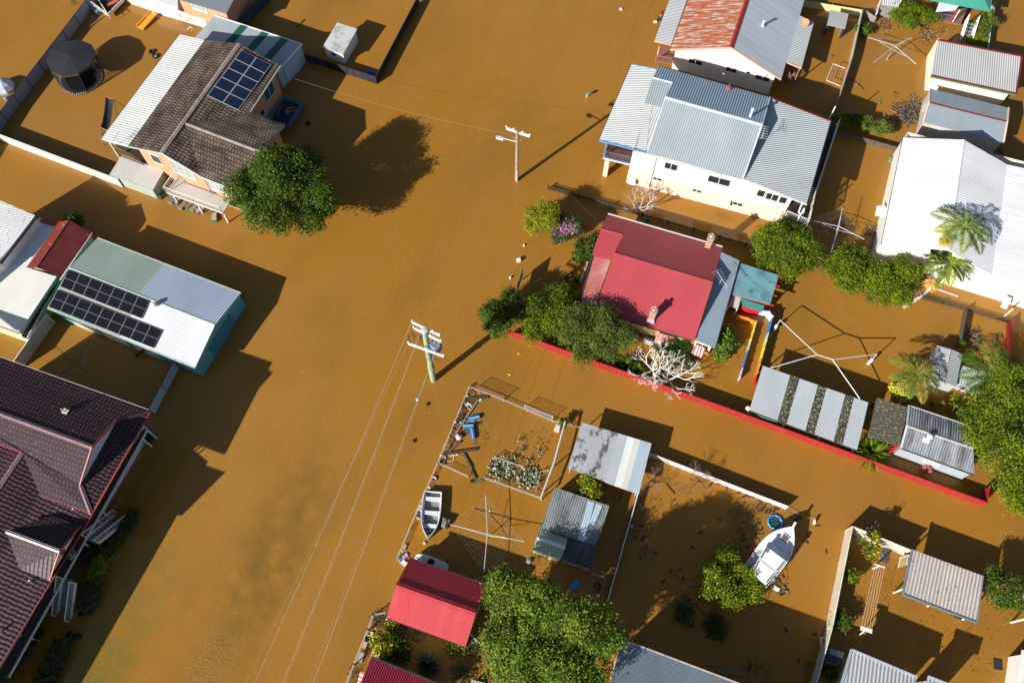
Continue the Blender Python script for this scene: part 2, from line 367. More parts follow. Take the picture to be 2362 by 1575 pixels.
def lobes_for(c, r, rz, nl, seed, sp=.55):
    R = random.Random(seed); L = [(c[0], c[1], c[2], r*.54, r*.54, rz*.7)]
    for i in range(nl):
        a = 6.2832*i/nl+R.uniform(-.3, .3); e = R.uniform(-.3, .8); rr = r*R.uniform(.2, .44); k = r*R.uniform(.45, .9)
        q = (c[0]+math.cos(a)*k*math.cos(e), c[1]+math.sin(a)*k*math.cos(e), c[2]+rz*.75*math.sin(e)); L.append((*q, rr, rr, rr*.8))
        if r > 1.4:
            for j in range(3):
                b = R.uniform(0, 6.28); g = R.uniform(0, 1.2); s2 = rr*R.uniform(.35, .55); L.append((q[0]+math.cos(b)*math.cos(g)*rr*.8, q[1]+math.sin(b)*math.cos(g)*rr*.8, q[2]+math.sin(g)*rr*.7, s2, s2, s2))
    return L
def tree(name, label, k, x, y, zc, r, rz, mats, n=6000, size=.13, nl=9, seed=1, cat='tree', clump=.28, wts=(.45, .35, .2), trunk=True, bark=None, group=None, extra=None, low=-.35, sx=1, ang=0, tz=0):
    c = W(k, x, y, zc); t = thing(name, label, cat, V((c.x, c.y, 0)), group); r *= .95
    L = lobes_for(c, r, rz, nl, seed)
    if r > 1.4: n = int(n*1.9); size *= .66; clump *= .8
    if tz: L = [(l[0], l[1], l[2]+(V((l[0]-c.x, l[1]-c.y, 0)).dot(ea))*tz, *l[3:]) for l in L]
    if sx != 1:
        a = math.radians(ang); e = V((math.cos(a), math.sin(a), 0)); q = V((-e.y, e.x, 0)); M = []
        for l in L:
            d = V((l[0]-c.x, l[1]-c.y, 0)); d = e*(d.dot(e)*sx)+q*d.dot(q); M.append((c.x+d.x, c.y+d.y, *l[2:]))
        L = M
    leafmesh('crown', mats, t, L, n, size, clump, seed, wts, low=low)
    if extra:
        em, en, es = extra; leafmesh('fruit' if 'fruit' in em.name else 'blossom', [em], t, [(l[0], l[1], l[2], l[3]*1.2, l[4]*1.2, l[5]*1.2) for l in L], en, es*1.15, .06, seed+9, (1,), nk=en, long=.8, low=.15)
    if trunk:
        m = MB(); R = random.Random(seed+3); b = bark or plain('grey brown bark', (.16, .12, .09), .9)
        m.tube([V((c.x, c.y, -.6)), V((c.x+.1, c.y, zc*.5)), V((c.x, c.y+.1, zc))], .05*r+.06, 7, .03*r+.03)
        for l in L[1:]: m.tube([V((c.x, c.y, zc*.45)), V(((c.x+l[0])/2, (c.y+l[1])/2, zc*.75)), V(l[:3])], .025*r+.03, 5, .02)
        m.build('trunk', b, t)
    return t
def spiky(name, label, c, r, n, mats, up=.5, wd=.05, droop=.5, seed=1, cat='plant', group=None, stem=0, parent=None):
    c = V(c); R = random.Random(seed); m = MB(); h = c+UP*stem
    for i in range(n):
        a = R.uniform(0, 6.2832); e = R.uniform(.05, 1.45)**1.0*up+R.uniform(0, .15); L = r*R.uniform(.75, 1.05)
        d = V((math.cos(a)*math.cos(e), math.sin(a)*math.cos(e), math.sin(e))); s = V((-math.sin(a), math.cos(a), 0))*wd
        p1 = h+d*L*.5; p2 = h+d*L-UP*(L*droop*math.cos(e)*.5); k = R.randrange(len(mats))
        m.poly([h-s*.4, p1-s, p1+s, h+s*.4], k); m.poly([p1-s, p2, p1+s], k)
    if stem: m.tube([c-UP*.4, h], .05, 5, .04, mat=0)
    return solo(name, m, mats, label, cat, V((c.x, c.y, 0)), group)
def palm(name, label, base, top, nf, L, mats, seed=1, fl=None, trunkm=None, bend=None, r=.14, droop=.55, group=None, rise=.6):
    base = V(base); top = V(top); R = random.Random(seed); t = thing(name, label, 'palm tree', V((base.x, base.y, 0)), group)
    m = MB(); mid = base.lerp(top, .5)+(bend or V((0, 0, 0))); P = []
    for i in range(11): u = i/10; P.append(base*(1-u)**2+mid*2*u*(1-u)+top*u*u)
    m.tube(P, r*1.25, 9, r); m.build('trunk', trunkm or plain('pale palm bark', (.42, .39, .34), .8, .2), t)
    s = MB(); s.tube([top-UP*.1, top+UP*.55], r*.9, 8, r*.45); s.build('crownshaft', mats[0], t)
    for i in range(nf):
        a = 6.2832*i/nf+R.uniform(-.2, .2); l = L*R.uniform(.8, 1.1); rs = rise*R.uniform(.2, 1.5); dr = droop*R.uniform(.8, 1.3)+rs*.6; f = MB(); d = V((math.cos(a), math.sin(a), 0)); sd_ = V((-d.y, d.x, 0)); pr = []
        for j in range(15): u = j/14; pr.append(top+UP*.5+d*(l*u*(1-.12*u))+UP*(l*(rs*u-dr*u*u)))
        f.tube(pr, .03, 4, .008, mat=0, cap=False)
        K = 30; k = R.choice((0, 1, 1, 2)) if len(mats) > 2 else R.randrange(len(mats))
        for j in range(2, K):
            u = j/K*14; i0 = min(13, int(u)); p = pr[i0].lerp(pr[i0+1], u-i0); tg = (pr[i0+1]-pr[i0]).normalized(); ll = l*.26*math.sin(math.pi*(.12+.85*j/K))+.05
            for g in (-1, 1):
                dd = (sd_*g+tg*.75+UP*(.25-R.uniform(.05, .5))).normalized(); q = p+dd*ll; w2 = tg*.05
                f.poly([p-w2*.5, p+dd*ll*.5-w2, q-UP*.06*ll, p+dd*ll*.5+w2], k if R.random() > .1 else 0)
        f.build('frond', mats, t)
    if fl:
        c = top-UP*.15+(fl[1] if len(fl) > 1 else V((0, 0, 0))); f = MB()
        for i in range(170):
            a = R.uniform(0, 6.28); e = R.uniform(-1.2, .3); d = V((math.cos(a)*math.cos(e), math.sin(a)*math.cos(e), math.sin(e))); q = c+d*R.uniform(.35, .85); f.tube([c, c.lerp(q, .6)+UP*.1, q-UP*.15], .012, 3, .01, cap=False)
        f.build('flower_cluster', fl[0], t)
    return t
def bare(name, label, c, h, r, mat, seed=1, depth=5, n0=4, group=None, rad=.09, cat='tree', tilt=None):
    R = random.Random(seed); c = V((c[0], c[1], 0)); t = thing(name, label, cat, c, group); tr = MB(); br = MB()
    top = c+UP*(h*.3)+(tilt or V((0, 0, 0)))*.3; tr.tube([c-UP*.5, top], rad*1.2, 7, rad); tr.build('trunk', mat, t)
    def go(p, d, L, rr, k):
        q = p+d*L; mid = p.lerp(q, .5)+V((R.uniform(-1, 1), R.uniform(-1, 1), R.uniform(-.5, .5)))*L*.08; br.tube([p, mid, q], rr, 5 if k > 2 else 4, rr*.72, cap=(k == 0))
        if k == 0: return
        for i in range(R.choice((2, 2, 3))):
            nd = (d+V((R.uniform(-1, 1), R.uniform(-1, 1), R.uniform(-.25, .5)))*.75); go(q, nd.normalized(), L*R.uniform(.66, .85), rr*.7, k-1)
    for i in range(n0):
        a = 6.2832*i/n0+R.uniform(-.3, .3); d = V((math.cos(a), math.sin(a), R.uniform(.35, .9))).normalized(); go(top, d, r*.36, rad*.75, depth)
    br.build('branches', mat, t); return t
def hedge(name, label, P0, P1, wd, h, mats, n, size=.09, seed=1, z0=0, cat='hedge'):
    """clipped hedge: box core of leaves between two ground points"""
    P0 = V(P0); P1 = V(P1); d = (P1-P0); L = d.length; k = max(2, int(L/(wd*.45))); lob = []
    for i in range(k): p = P0.lerp(P1, (i+.5)/k); lob.append((p.x, p.y, z0+h*.45, wd*.5, wd*.5, h*.55))
    t = thing(name, label, cat, V((P0.x, P0.y, 0))); leafmesh('foliage', mats, t, lob, n, size, .1, seed, (.5, .3, .2)); 
    m = MB(); o = V((-d.y, d.x, 0)).normalized()*wd*.33; e = d.normalized()*wd*.3
    m.hexa([P0+e-o-UP*.4, P1-e-o-UP*.4, P1-e+o-UP*.4, P0+e+o-UP*.4, P0+e-o*.8+UP*h*.72, P1-e-o*.8+UP*h*.72, P1-e+o*.8+UP*h*.72, P0+e+o*.8+UP*h*.72]); m.build('branches', plain('hedge twigs', (.03, .03, .02), .9), t)
    return t
def hoist(label, c, zt, tips, mat, lines=True, posth=None, name='rotary_clothesline'):
    """rotary clothes hoist: mast, four arms with struts, line rings"""
    c = V((c[0], c[1], 0)); t = thing(name, label, 'clothesline', c); m = MB(); m.tube([c-UP*.5, c+UP*(posth or zt)], .035, 8, .03); m.build('mast', mat, t)
    hub = c+UP*(zt-.25); tips = [V(q) for q in tips]
    for q in tips:
        a = MB(); a.tube([c+UP*(zt+.02), q], .026, 6); a.tube([hub-UP*.25, hub.lerp(q, .55)+UP*.05], .018, 5); a.build('arm', mat, t)
    if lines:
        l = MB()
        for f in (.98, .86, .74, .62, .5):
            for i in range(len(tips)):
                p = (c+UP*zt).lerp(tips[i], f); q = (c+UP*zt).lerp(tips[(i+1) % len(tips)], f); l.tube([p, p.lerp(q, .5)-UP*.05, q], .0024, 3, cap=False)
        l.build('washing_line', plain('pale line wire', (.55, .55, .55), .5), t)
    return t
# ---- shared paints used by several things ----
corr('pale blue sheet', (.48, .60, .72), .18, .02, dirtamt=.2, line=.3)
corr('silver ribbed sheeting', (.56, .57, .57), .21, .035, dirtamt=.1, line=.5)
corr('silver sheeting', (.52, .55, .56), .2, .03, dirtamt=.1, line=.5)
glass('pale curtained glass', (.35, .38, .36))
plain('blue grey gutter', (.38, .44, .50), .5)
plain('bright red paint', (.62, .012, .02), .5)
plain('brown bark chip', (.16, .09, .05), .8)
plain('brown grey tabletop', (.32, .28, .24), .6)
plain('brown lattice', (.30, .13, .09), .7)
plain('cream board', (.6, .52, .4), .7)
plain('cream wall paint', (.78, .70, .56), .7, .05)
plain('dark specks', (.03, .02, .015), .8)
plain('dark teal board', (.01, .14, .13), .5)
plain('dark teal cloth', (.01, .12, .10), .7)
plain('dark twig', (.07, .045, .035), .9)
plain('dusty white', (.6, .6, .58), .6)
plain('faint wire', (.33, .21, .09), .6)
plain('galvanised steel', (.50, .53, .56), .4, .12)
plain('grey weathered boards', (.22, .20, .18), .9, .3)
plain('maroon fascia', (.16, .012, .015), .5)
plain('maroon fence post', (.13, .01, .015), .5)
plain('mossy boards', (.09, .07, .045), .9, .3)
plain('orange piping', (.5, .12, .05), .6)
plain('pale blue deck', (.74, .78, .84), .5, .04)
plain('pale grey bark', (.42, .38, .33), .8, .1)
plain('peach render', (.66, .50, .38), .8)
plain('pink blossom', (.7, .08, .2), .6)
plain('rusty stake', (.2, .05, .03), .8)
plain('slate blue rail', (.10, .13, .20), .5)
plain('slate gutter', (.16, .18, .22), .5)
plain('teal blue paint', (.07, .20, .28), .5)
plain('weathered grey board', (.38, .38, .36), .8, .2)
# ================= SETTING: flood water =================
def water():
    m, nt, b, N, L = _base('muddy flood water'); tc = N('ShaderNodeTexCoord').outputs['Object']
    f1 = _noise(N, L, _map(N, L, tc, (.05, .05, 1), (3, 1, 0)), 1, 5, .38, .66, .55)
    c = _mix(N, L, f1, (.300, .137, .017), (.316, .149, .027))
    sw = N('ShaderNodeTexNoise'); sw.inputs['Scale'].default_value = .35; sw.inputs['Detail'].default_value = 7; sw.inputs['Distortion'].default_value = 2.5; sw.inputs['Roughness'].default_value = .62; L(tc, sw.inputs['Vector'])
    sr = N('ShaderNodeMapRange'); sr.inputs[1].default_value = .52; sr.inputs[2].default_value = .74; sr.inputs[4].default_value = .5; L(sw.outputs[0], sr.inputs[0]); c = _mix(N, L, sr.outputs[0], c, (.31, .17, .055))
    # faint grey-green mud plumes drifting along the street
    mp = N('ShaderNodeMapping'); mp.vector_type = 'TEXTURE'; mp.inputs['Rotation'].default_value = (0, 0, math.radians(-25)); mp.inputs['Scale'].default_value = (7, 17, 1); L(tc, mp.inputs['Vector'])
    f2 = _noise(N, L, mp.outputs[0], 1.3, 6, .47, .70, .55)
    mm = N('ShaderNodeMath'); mm.operation = 'MULTIPLY'; mm.inputs[1].default_value = .5; L(f2, mm.inputs[0])
    c = _mix(N, L, mm.outputs[0], c, (.185, .10, .024))
    def blob(k, x, y, rx, ry, rot, col, amt, scale=1.5):
        nonlocal c
        p = W(k, x, y); g = N('ShaderNodeMapping'); g.vector_type = 'TEXTURE'; g.inputs['Location'].default_value = p; g.inputs['Rotation'].default_value = (0, 0, math.radians(rot)); g.inputs['Scale'].default_value = (rx, ry, 1)
        L(tc, g.inputs['Vector']); s = N('ShaderNodeTexGradient'); s.gradient_type = 'SPHERICAL'; L(g.outputs[0], s.inputs[0])
        nz = _noise(N, L, tc, scale*.4, 5, .3, .7, .5); r = N('ShaderNodeMapRange'); r.inputs[1].default_value = .05; r.inputs[2].default_value = .75; L(s.outputs['Fac'], r.inputs[0])
        q = N('ShaderNodeMath'); q.operation = 'MULTIPLY'; L(r.outputs[0], q.inputs[0]); L(nz, q.inputs[1])
        q2 = N('ShaderNodeMath'); q2.operation = 'MULTIPLY'; q2.inputs[1].default_value = amt; L(q.outputs[0], q2.inputs[0])
        c = _mix(N, L, q2.outputs[0], c, col); return r.outputs[0]
    blob('c', 900, 1150, 4.2, 12, -20, (.17, .135, .03), .9)          # shallow grass verge showing through
    blob('c', 620, 1480, 4.5, 4, -20, (.13, .125, .022), .85, 8)
    blob('t', 250, 300, 26, 16, 0, (.285, .148, .040), .9, .5); blob('t', 520, 960, 14, 20, -20, (.33, .17, .042), .8, .5)  # broad mauve patches; the water's pale sheen at left put into the colour
    blob('c', 2000, 750, 3.5, 12, -22, (.15, .085, .02), .8)
    blob('t', 640, 1240, 4, 10, -22, (.16, .095, .022), .6)
    blob('t', 1250, 330, 4, 7, -10, (.17, .10, .02), .35)
    e = blob('c', 1590, 1420, 2.6, 4.6, -15, (.26, .15, .045), .9, 4)
    blob('t', 1200, 500, 30, 30, 0, (.22, .105, .006), .16, .2)
    L(c, b.inputs['Base Color']); b.inputs['IOR'].default_value = 1.33
    b.inputs['Roughness'].default_value = .07
    n1 = N('ShaderNodeTexNoise'); n1.inputs['Scale'].default_value = 1.3; n1.inputs['Detail'].default_value = 3; L(_map(N, L, tc, (1, .5, 1)), n1.inputs['Vector'])
    n3 = N('ShaderNodeTexWave'); n3.inputs['Scale'].default_value = .9; n3.inputs['Distortion'].default_value = 9; n3.inputs['Detail'].default_value = 3; n3.inputs['Detail Scale'].default_value = 1.4
    L(_map(N, L, tc, (.5, 1.4, 1)), n3.inputs['Vector'])
    n2 = N('ShaderNodeTexNoise'); n2.inputs['Scale'].default_value = 6; n2.inputs['Detail'].default_value = 5; L(tc, n2.inputs['Vector'])
    m1 = N('ShaderNodeMath'); m1.operation = 'MULTIPLY'; m1.inputs[1].default_value = .010; L(n3.outputs['Fac'], m1.inputs[0])
    m2 = N('ShaderNodeMath'); m2.operation = 'MULTIPLY'; L(e, m2.inputs[0]); L(n2.outputs[0], m2.inputs[1])
    m3 = N('ShaderNodeMath'); m3.operation = 'MULTIPLY_ADD'; m3.inputs[1].default_value = .022; L(n1.outputs[0], m3.inputs[0]); L(m1.outputs[0], m3.inputs[2])
    m4 = N('ShaderNodeMath'); m4.operation = 'MULTIPLY_ADD'; m4.inputs[1].default_value = .2; L(m2.outputs[0], m4.inputs[0]); L(m3.outputs[0], m4.inputs[2])
    bp = N('ShaderNodeBump'); bp.inputs['Strength'].default_value = .55; bp.inputs['Distance'].default_value = .5; L(m4.outputs[0], bp.inputs['Height']); L(bp.outputs[0], b.inputs['Normal'])
    mb = MB(); S = 900; mb.poly([(-S, -S, 0), (S, -S, 0), (S, S, 0), (-S, S, 0)])
    o = mb.build('water', m); o['kind'] = 'structure'; o['label'] = 'muddy brown flood water covering the streets and yards'
water()
# ---- shared materials ----
wht = plain('white paint', (.75, .75, .73), .5, .05)
alu = plain('galvanised steel', (.50, .53, .56), .4, .12)
drk = plain('dark weathered timber', (.035, .03, .025), .9, .3)
blk = plain('black rubber', (.012, .012, .013), .7, .2)
tim = plain('grey timber', (.20, .17, .13), .9, .25)
wroof = corr('white roof sheeting', (.80, .81, .82), .2, .022, dirtamt=.18, line=.12)
tilem = tiles('weathered brown roof tiles', (.058, .038, .030), (.33, .24, .19), .8, spklo=.70)
tiled = tiles('dark plum roof tiles', (.058, .025, .033), (.11, .058, .070), .5, spklo=.71)
obr = brick('orange brick', (.50, .19, .065), (.60, .25, .10))
# ================= brick house, top left =================
h = Bld('brick_house', 'two storey orange brick house with brown tiled roof, white side roof and rooftop solar panels', 'house', W('a', 1500, 900))
R1, R2 = W('a', 1800, 330, 5.6), W('a', 1215, 1150, 5.6); E1, E2 = W('a', 2110, 490, 4.3), W('a', 1515, 1330, 4.3); T1, T2 = W('a', 1540, 305, 4.6), W('a', 965, 1100, 4.6)
Ww1, Ww2 = W('a', 1355, 260, 4.1), W('a', 765, 1045, 4.1)
wr1, wr2 = W('a', 1400, 930, 5.5), W('a', 1950, 1140, 5.5); ws, wn_ = W('a', 1820, 1450, 4.3), W('a', 2140, 945, 4.3); vN = W('a', 1875, 850, 4.3)
pe = pln(R1, E1, E2); wr0 = onplane('a', 1402, 932, pe[0], pe[1])
h.roof([R1, E1, vN, wr0, E2, R2], tilem); h.roof([R1, R2, T2, T1], tilem); h.roof([Ww1, T1-UP*.03, T2-UP*.03, Ww2], corr('white side roof sheeting', (.66, .67, .66), .25, .02, dirtamt=.15, line=.15), 'side_roof', rec=False)
h.roof([wr0+UP*.04, wr2, ws, E2+UP*.02], tilem); h.roof([wr0+UP*.04, wr2, wn_, vN+UP*.02], tilem)
capm = plain('pale ridge tile', (.30, .24, .21), .8, .3)
h.cap(R1, R2, capm, .35); h.cap(wr0+UP*.05, wr2+UP*.02, capm, .35)
h.strip(E1, vN, wht, .14, .12, 'gutter', -.1); h.strip(wn_, vN, wht, .12, .12, 'gutter', -.12); gt = plain('pale green gutter', (.42, .50, .45), .5); h.strip(Ww1, Ww2, drk, .12, .1, 'gutter', -.06)
h.strip(Ww2, T2, gt, .1, .14, 'fascia', -.1); h.strip(T2, R2, gt, .08, .14, 'fascia', -.12); h.strip(R2, E2, wht, .08, .16, 'fascia', -.12); h.strip(E2, ws, wht, .12, .12, 'gutter', -.12); h.strip(wr2, ws, gt, .06, .14, 'fascia', -.14); h.strip(wr2, wn_, gt, .06, .14, 'fascia', -.14)
fm_ = inset([T1, T2, E2, E1], .45); h.walls(fm_, obr, 4.2); fw_ = inset([E2-eb*.2, ws, wn_, vN], .45); h.walls(fw_, obr, 4.2, name='wing_wall')
sw = sorted(fm_, key=lambda p: p.y)[:2]; sA, sB = sorted(sw, key=lambda p: p.x); h.ct = V((sum(p.x for p in fm_)/4, sum(p.y for p in fm_)/4, 0))
h.win(sA, sB, 's', 345, 850, 2.2, 2.0, n=3, pane=glass('pale curtained glass', (.35, .38, .36)))
h.win(sA, sB, 'a', 1180, 1200, 1.0, 1.2, n=1, z=3.3)
ea2 = sorted(fw_, key=lambda p: p.x)[2:]; wS = sorted(fw_, key=lambda p: p.y)[:2]
h.win(wS[0], wS[1], 's', 820, 1060, 2.4, 1.9, n=3, pane=glass('pale curtained glass'))
h.win(ea2[0], ea2[1], 's', 1530, 570, .9, 1.2, n=1)
eM = sorted(fm_, key=lambda p: p.x)[2:]; h.win(eM[0], eM[1], 'a', 2025, 690, 1.6, 1.5, n=2, pane=glass('sky reflection glass', (.04, .10, .16))); h.win(eM[0], eM[1], 'a', 1975, 850, .6, .8, n=1)  # blue of the reflected sky is put into the larger window's pane colour
p0, pn = pe; O = onplane('a', 1820, 385, p0, pn); du = onplane('a', 2045, 495, p0, pn)-O; dv = onplane('a', 1562, 728, p0, pn)-O; h.panels(O, du, dv, 2, 5)
# deck
dk = [W('s', 305, 925, 1.35), W('s', 140, 1150, 1.35), W('s', 865, 1415, 1.35), W('s', 1000, 1190, 1.35)]
m = MB(); m.slab([p for p in dk], .14); m.build('deck', corr('pale deck boards', (.62, .60, .57), .14, .01, line=.3, dirtamt=.25), h.r)
dm = plain('pale balcony rail', (.66, .63, .58), .5); h.rail([dk[0], dk[1], dk[2], dk[3]], 1.35, .95, dm, gap=.16, bw=.018)
for k, x, y in (('s', 290, 1290), ('s', 605, 1410), ('s', 935, 1530)): p = W(k, x, y, 0); h.post(p, -.5, 1.2, dm, .12)
# rear veranda floor and rail under the white roof
vf = [W('a', 870, 1100, 1.3), W('a', 1085, 1210, 1.3), W('a', 1500, 420, 1.3), W('a', 1380, 330, 1.3)]
m = MB(); m.slab(vf, .12); m.build('veranda_floor', drk, h.r); h.rail([Ww2+eb*.3+ea*.25, T2+eb*.3], 1.4, 1.0, plain('dark brown rail', (.05, .025, .02), .6), gap=.18)
for t_ in (.02, .33, .66, .98): p = Ww2.lerp(Ww1, t_)+ea*.3; h.post(p, -.5, 4.0, dm, .1)
def antenna(parent, base, hgt, ang, mat, n=6, name='antenna', ll=1.3):
    m = MB(); t = base+UP*hgt; m.tube([base, t], .02, 5); a = math.radians(ang); d = V((math.cos(a), math.sin(a), 0)); q = V((-d.y, d.x, 0)); m.tube([t-d*ll/2, t+d*ll/2], .018, 4)
    for i in range(n): p = t+d*(ll*(i/(n-1)-.5)); m.tube([p-q*(.45-.03*i), p+q*(.45-.03*i)], .012, 4)
    m.build(name, mat, parent)
antenna(h.r, W('a', 905, 1090, 4.3), 1.0, 70, alu, 5)
# garage shed with skylights behind it
s = Bld('long_shed', 'pale blue-grey metal shed with three dark green skylight strips behind the brown tiled house', 'shed', W('a', 1900, 400))
A_, B_, C_, D_ = W('a', 1615, 118, 2.45), W('a', 2275, 335, 2.35), W('a', 2090, 545, 2.35), W('a', 1470, 285, 2.45)
blu = corr('blue grey roof sheeting', (.40, .46, .50), .2, .02, dirtamt=.3); s.roof([A_, B_, C_, D_], blu); s.walls(inset([A_, B_, C_, D_], .08), corr('pale blue wall sheeting', (.50, .60, .68), .2, .015, line=.1), 2.3)
gsk = corr('green skylight sheeting', (.01, .10, .065), .2, .01, line=0)
for t_ in (.31, .55, .77):
    a = A_.lerp(B_, t_); b = D_.lerp(C_, t_); e = (B_-A_).normalized()*.75; m = MB(); m.slab([a+UP*.03, a+e+UP*.03, b+e+UP*.03, b+UP*.03], .02); m.build('skylight', gsk, s.r)
s.strip(A_, B_, wht, .08, .08, 'flashing', .02); s.strip(B_, C_, wht, .16, .12, 'flashing', .01)
dA, dB = (B_-eb*.08-ea*.0, C_); m = MB(); d = (C_-B_).normalized(); o = ea*.02-ea*.0; q = B_+d*.8-ea*.04; m.hexa([q-UP*2.9, q+d*2.3-UP*2.9, q+d*2.3-UP*2.9+ea*.03, q-UP*2.9+ea*.03, q-UP*.35, q+d*2.3-UP*.35, q+d*2.3-UP*.35+ea*.03, q-UP*.35+ea*.03]); m.build('roller_door', corr('pale blue door', (.52, .64, .74), .1, .01, line=.1), s.r)
# neighbour at the top edge
n_ = Bld('brick_house', 'orange brick house with flat grey-blue roof at the top edge, beside the pale fence', 'house', W('a', 1600, 60))
g1, g2, g3, g4 = W('a', 1335, -5, 3.2), W('a', 1705, 105, 3.2), W('a', 1900, -250, 3.2), W('a', 1540, -330, 3.2)
n_.roof([g1, g2, g3, g4], corr('slate grey roof sheeting', (.22, .26, .29), .2, .02)); fn = inset([g1, g2, g3, g4], .12); n_.walls(fn, obr, 3.2)
fs = sorted(fn, key=lambda p: p.y)[:2]; fs.sort(key=lambda p: p.x); n_.ct = V((sum(p.x for p in fn)/4, sum(p.y for p in fn)/4, 0)); n_.win(fs[0], fs[1], 'a', 1505, 62, 1.6, .7, n=3, pane=glass('pale curtained glass'))
n2 = Bld('flat_roof_annexe', 'low white roofed annexe joined to the orange brick house at the top edge', 'annexe', W('a', 1200, 20)); q = [W('a', 1090, -10, 1.9), W('a', 1340, 60, 1.9), W('a', 1330, -130, 1.9), W('a', 1130, -190, 1.9)]; n2.roof(q, wroof); n2.walls(inset(q, .1), wht, 1.9)
# low green garden shed south of the brick house
s = Bld('garden_shed', 'low pale green metal shed with dusty white roof beside the white balcony', 'shed', W('a', 1000, 1330)); q = [W('a', 920, 1165, 1.5), W('a', 1232, 1290, 1.5), W('a', 1150, 1437, 1.4), W('a', 825, 1315, 1.4)]
s.roof(q, corr('dusty white roof sheeting', (.60, .60, .57), .25, .02, (.12, .12, .11), .4, line=.2)); s.walls(inset(q, .05), corr('pale green wall sheeting', (.42, .50, .42), .2, .02), 1.4); s.strip(q[3], q[2], gt, .08, .08, 'gutter', -.03)
# white cubby
s = Bld('white_hut', 'small white hut with patchy grey roof standing alone in the flooded yard', 'hut', W('e', 330, 330)); q = [W('e', 320, 172, 1.75), W('e', 471, 220, 1.75), W('e', 365, 412, 1.5), W('e', 207, 358, 1.5)]
s.roof(q, corr('patchy grey roof sheeting', (.58, .59, .58), .2, .02, patch=(.2, .2, .19), patchamt=.6, pscale=(.4, .3), plo=.5, phi=.56)); fo = inset(q, .13); s.walls(fo, plain('white painted board', (.72, .72, .68), .6, .06), 1.5); sf = sorted(fo, key=lambda p: p.y)[:2]; s.ct = V((q[0].x+q[2].x, q[0].y+q[2].y, 0))/2; s.win(sf[0], sf[1], 'e', 296, 410, .55, .5, n=1, name='louvre_window')
# ================= white roofed workshop and maroon roof, left edge =================
s = Bld('white_roofed_workshop', 'large white roofed workshop at the left edge, beside the maroon gable', 'workshop', W('aa', 100, 300))
q = [W('aa', 330, 230, 3.7), W('aa', 0, 660, 3.7), W('aa', -500, 1000, 4.2), W('aa', -100, 45, 4.2)]; s.roof(q, wroof); s.walls(inset(q, .1), wht, 3.7); s.strip(q[0], q[1], blk, .22, .14, 'gutter', -.02)
s = Bld('white_roofed_shed', 'low white roofed shed with rust streaks under the maroon gable at the left edge', 'shed', W('aa', 200, 900))
a0, a1, a2, a3, a4 = W('aa', 355, 240, 2.5), W('aa', 520, 300, 2.5), W('aa', 510, 775, 2.5), W('aa', 165, 1290, 2.4), W('aa', -200, 1160, 2.4); a5 = W('aa', -260, 1000, 2.4)
lw = corr('white shed sheeting', (.78, .80, .82), .2, .02, dirtamt=.15, line=.12); s.roof([a0, a1, W('aa', 240, 690, 2.5), W('aa', -20, 740, 2.5), W('aa', 0, 670, 2.5)], lw); s.roof([W('aa', -20, 742, 2.5), W('aa', 240, 692, 2.5), a2, a3, a4, a5], corr('cream shed sheeting', (.80, .79, .74), .2, .02, dirtamt=.12, line=.18, patch=(.45, .12, .04), patchamt=.8, pscale=(.15, .15), plo=.68, phi=.72))
s.roof([W('aa', 355, 285, 2.54), W('aa', 385, 225, 2.54), W('aa', 545, 275, 2.54), W('aa', 510, 330, 2.54)], corr('rusted orange sheeting', (.40, .08, .02), .2, .02, (.5, .2, .1), .5), 'rusty_sheet', rec=False, label='rusty orange roof sheet')
s.walls(inset([a1, a2, a3, a4, W('aa', -260, 1000, 2.4), W('aa', 0, 500, 2.4)], .15), plain('pale green paint', (.42, .62, .32), .7), 2.4, open_sides=()); s.strip(a4, a3, plain('salmon fascia', (.6, .35, .25), .6), .1, .12, 'fascia', -.03)
s.roof([a2+V((.0, 0, -.5)), W('aa', 425, 1010, 1.7), W('aa', 242, 1340, 1.7), a3+V((0, 0, -.5))], corr('black rusted sheeting', (.035, .03, .03), .2, .02, (.2, .03, .015), .8), 'side_roof', rec=False); s.strip(W('aa', 530, 810, 1.75), W('aa', 242, 1340, 1.75), alu, .1, .1)
s = Bld('maroon_roofed_shed', 'shed with rust streaked maroon gable roof beside the green roof with solar panels', 'shed', W('aa', 520, 500))
r1, r2 = W('aa', 628, 268, 3.0), W('aa', 335, 695, 3.0); mr = corr('rusty maroon sheeting', (.13, .012, .012), .13, .02, (.4, .16, .1), .25, patch=(.50, .30, .22), patchamt=.8, pscale=(.9, .25), plo=.62, phi=.68); mr2 = corr('faded maroon flashing', (.24, .03, .02), .13, .02, (.4, .16, .1), .25, patch=(.6, .35, .22), patchamt=.8, pscale=(.9, .3), plo=.58, phi=.66, off=5)
s.roof([r1, r2, W('aa', 555, 775, 2.3), W('aa', 830, 382, 2.3)], mr); s.roof([r1, r2, W('aa', 238, 692, 2.6), W('aa', 545, 278, 2.6)], mr2); s.strip(W('aa', 832, 382, 2.25), W('aa', 545, 808, 2.25), alu, .12, .1); s.cap(r1, r2, plain('black lichen cap', (.03, .02, .02), .9), .12)
s.walls(inset([W('aa', 238, 692, 2.6), W('aa', 555, 775, 2.3), W('aa', 830, 382, 2.3), W('aa', 545, 278, 2.6)], .15), plain('cream board', (.6, .52, .4), .7), 2.2)
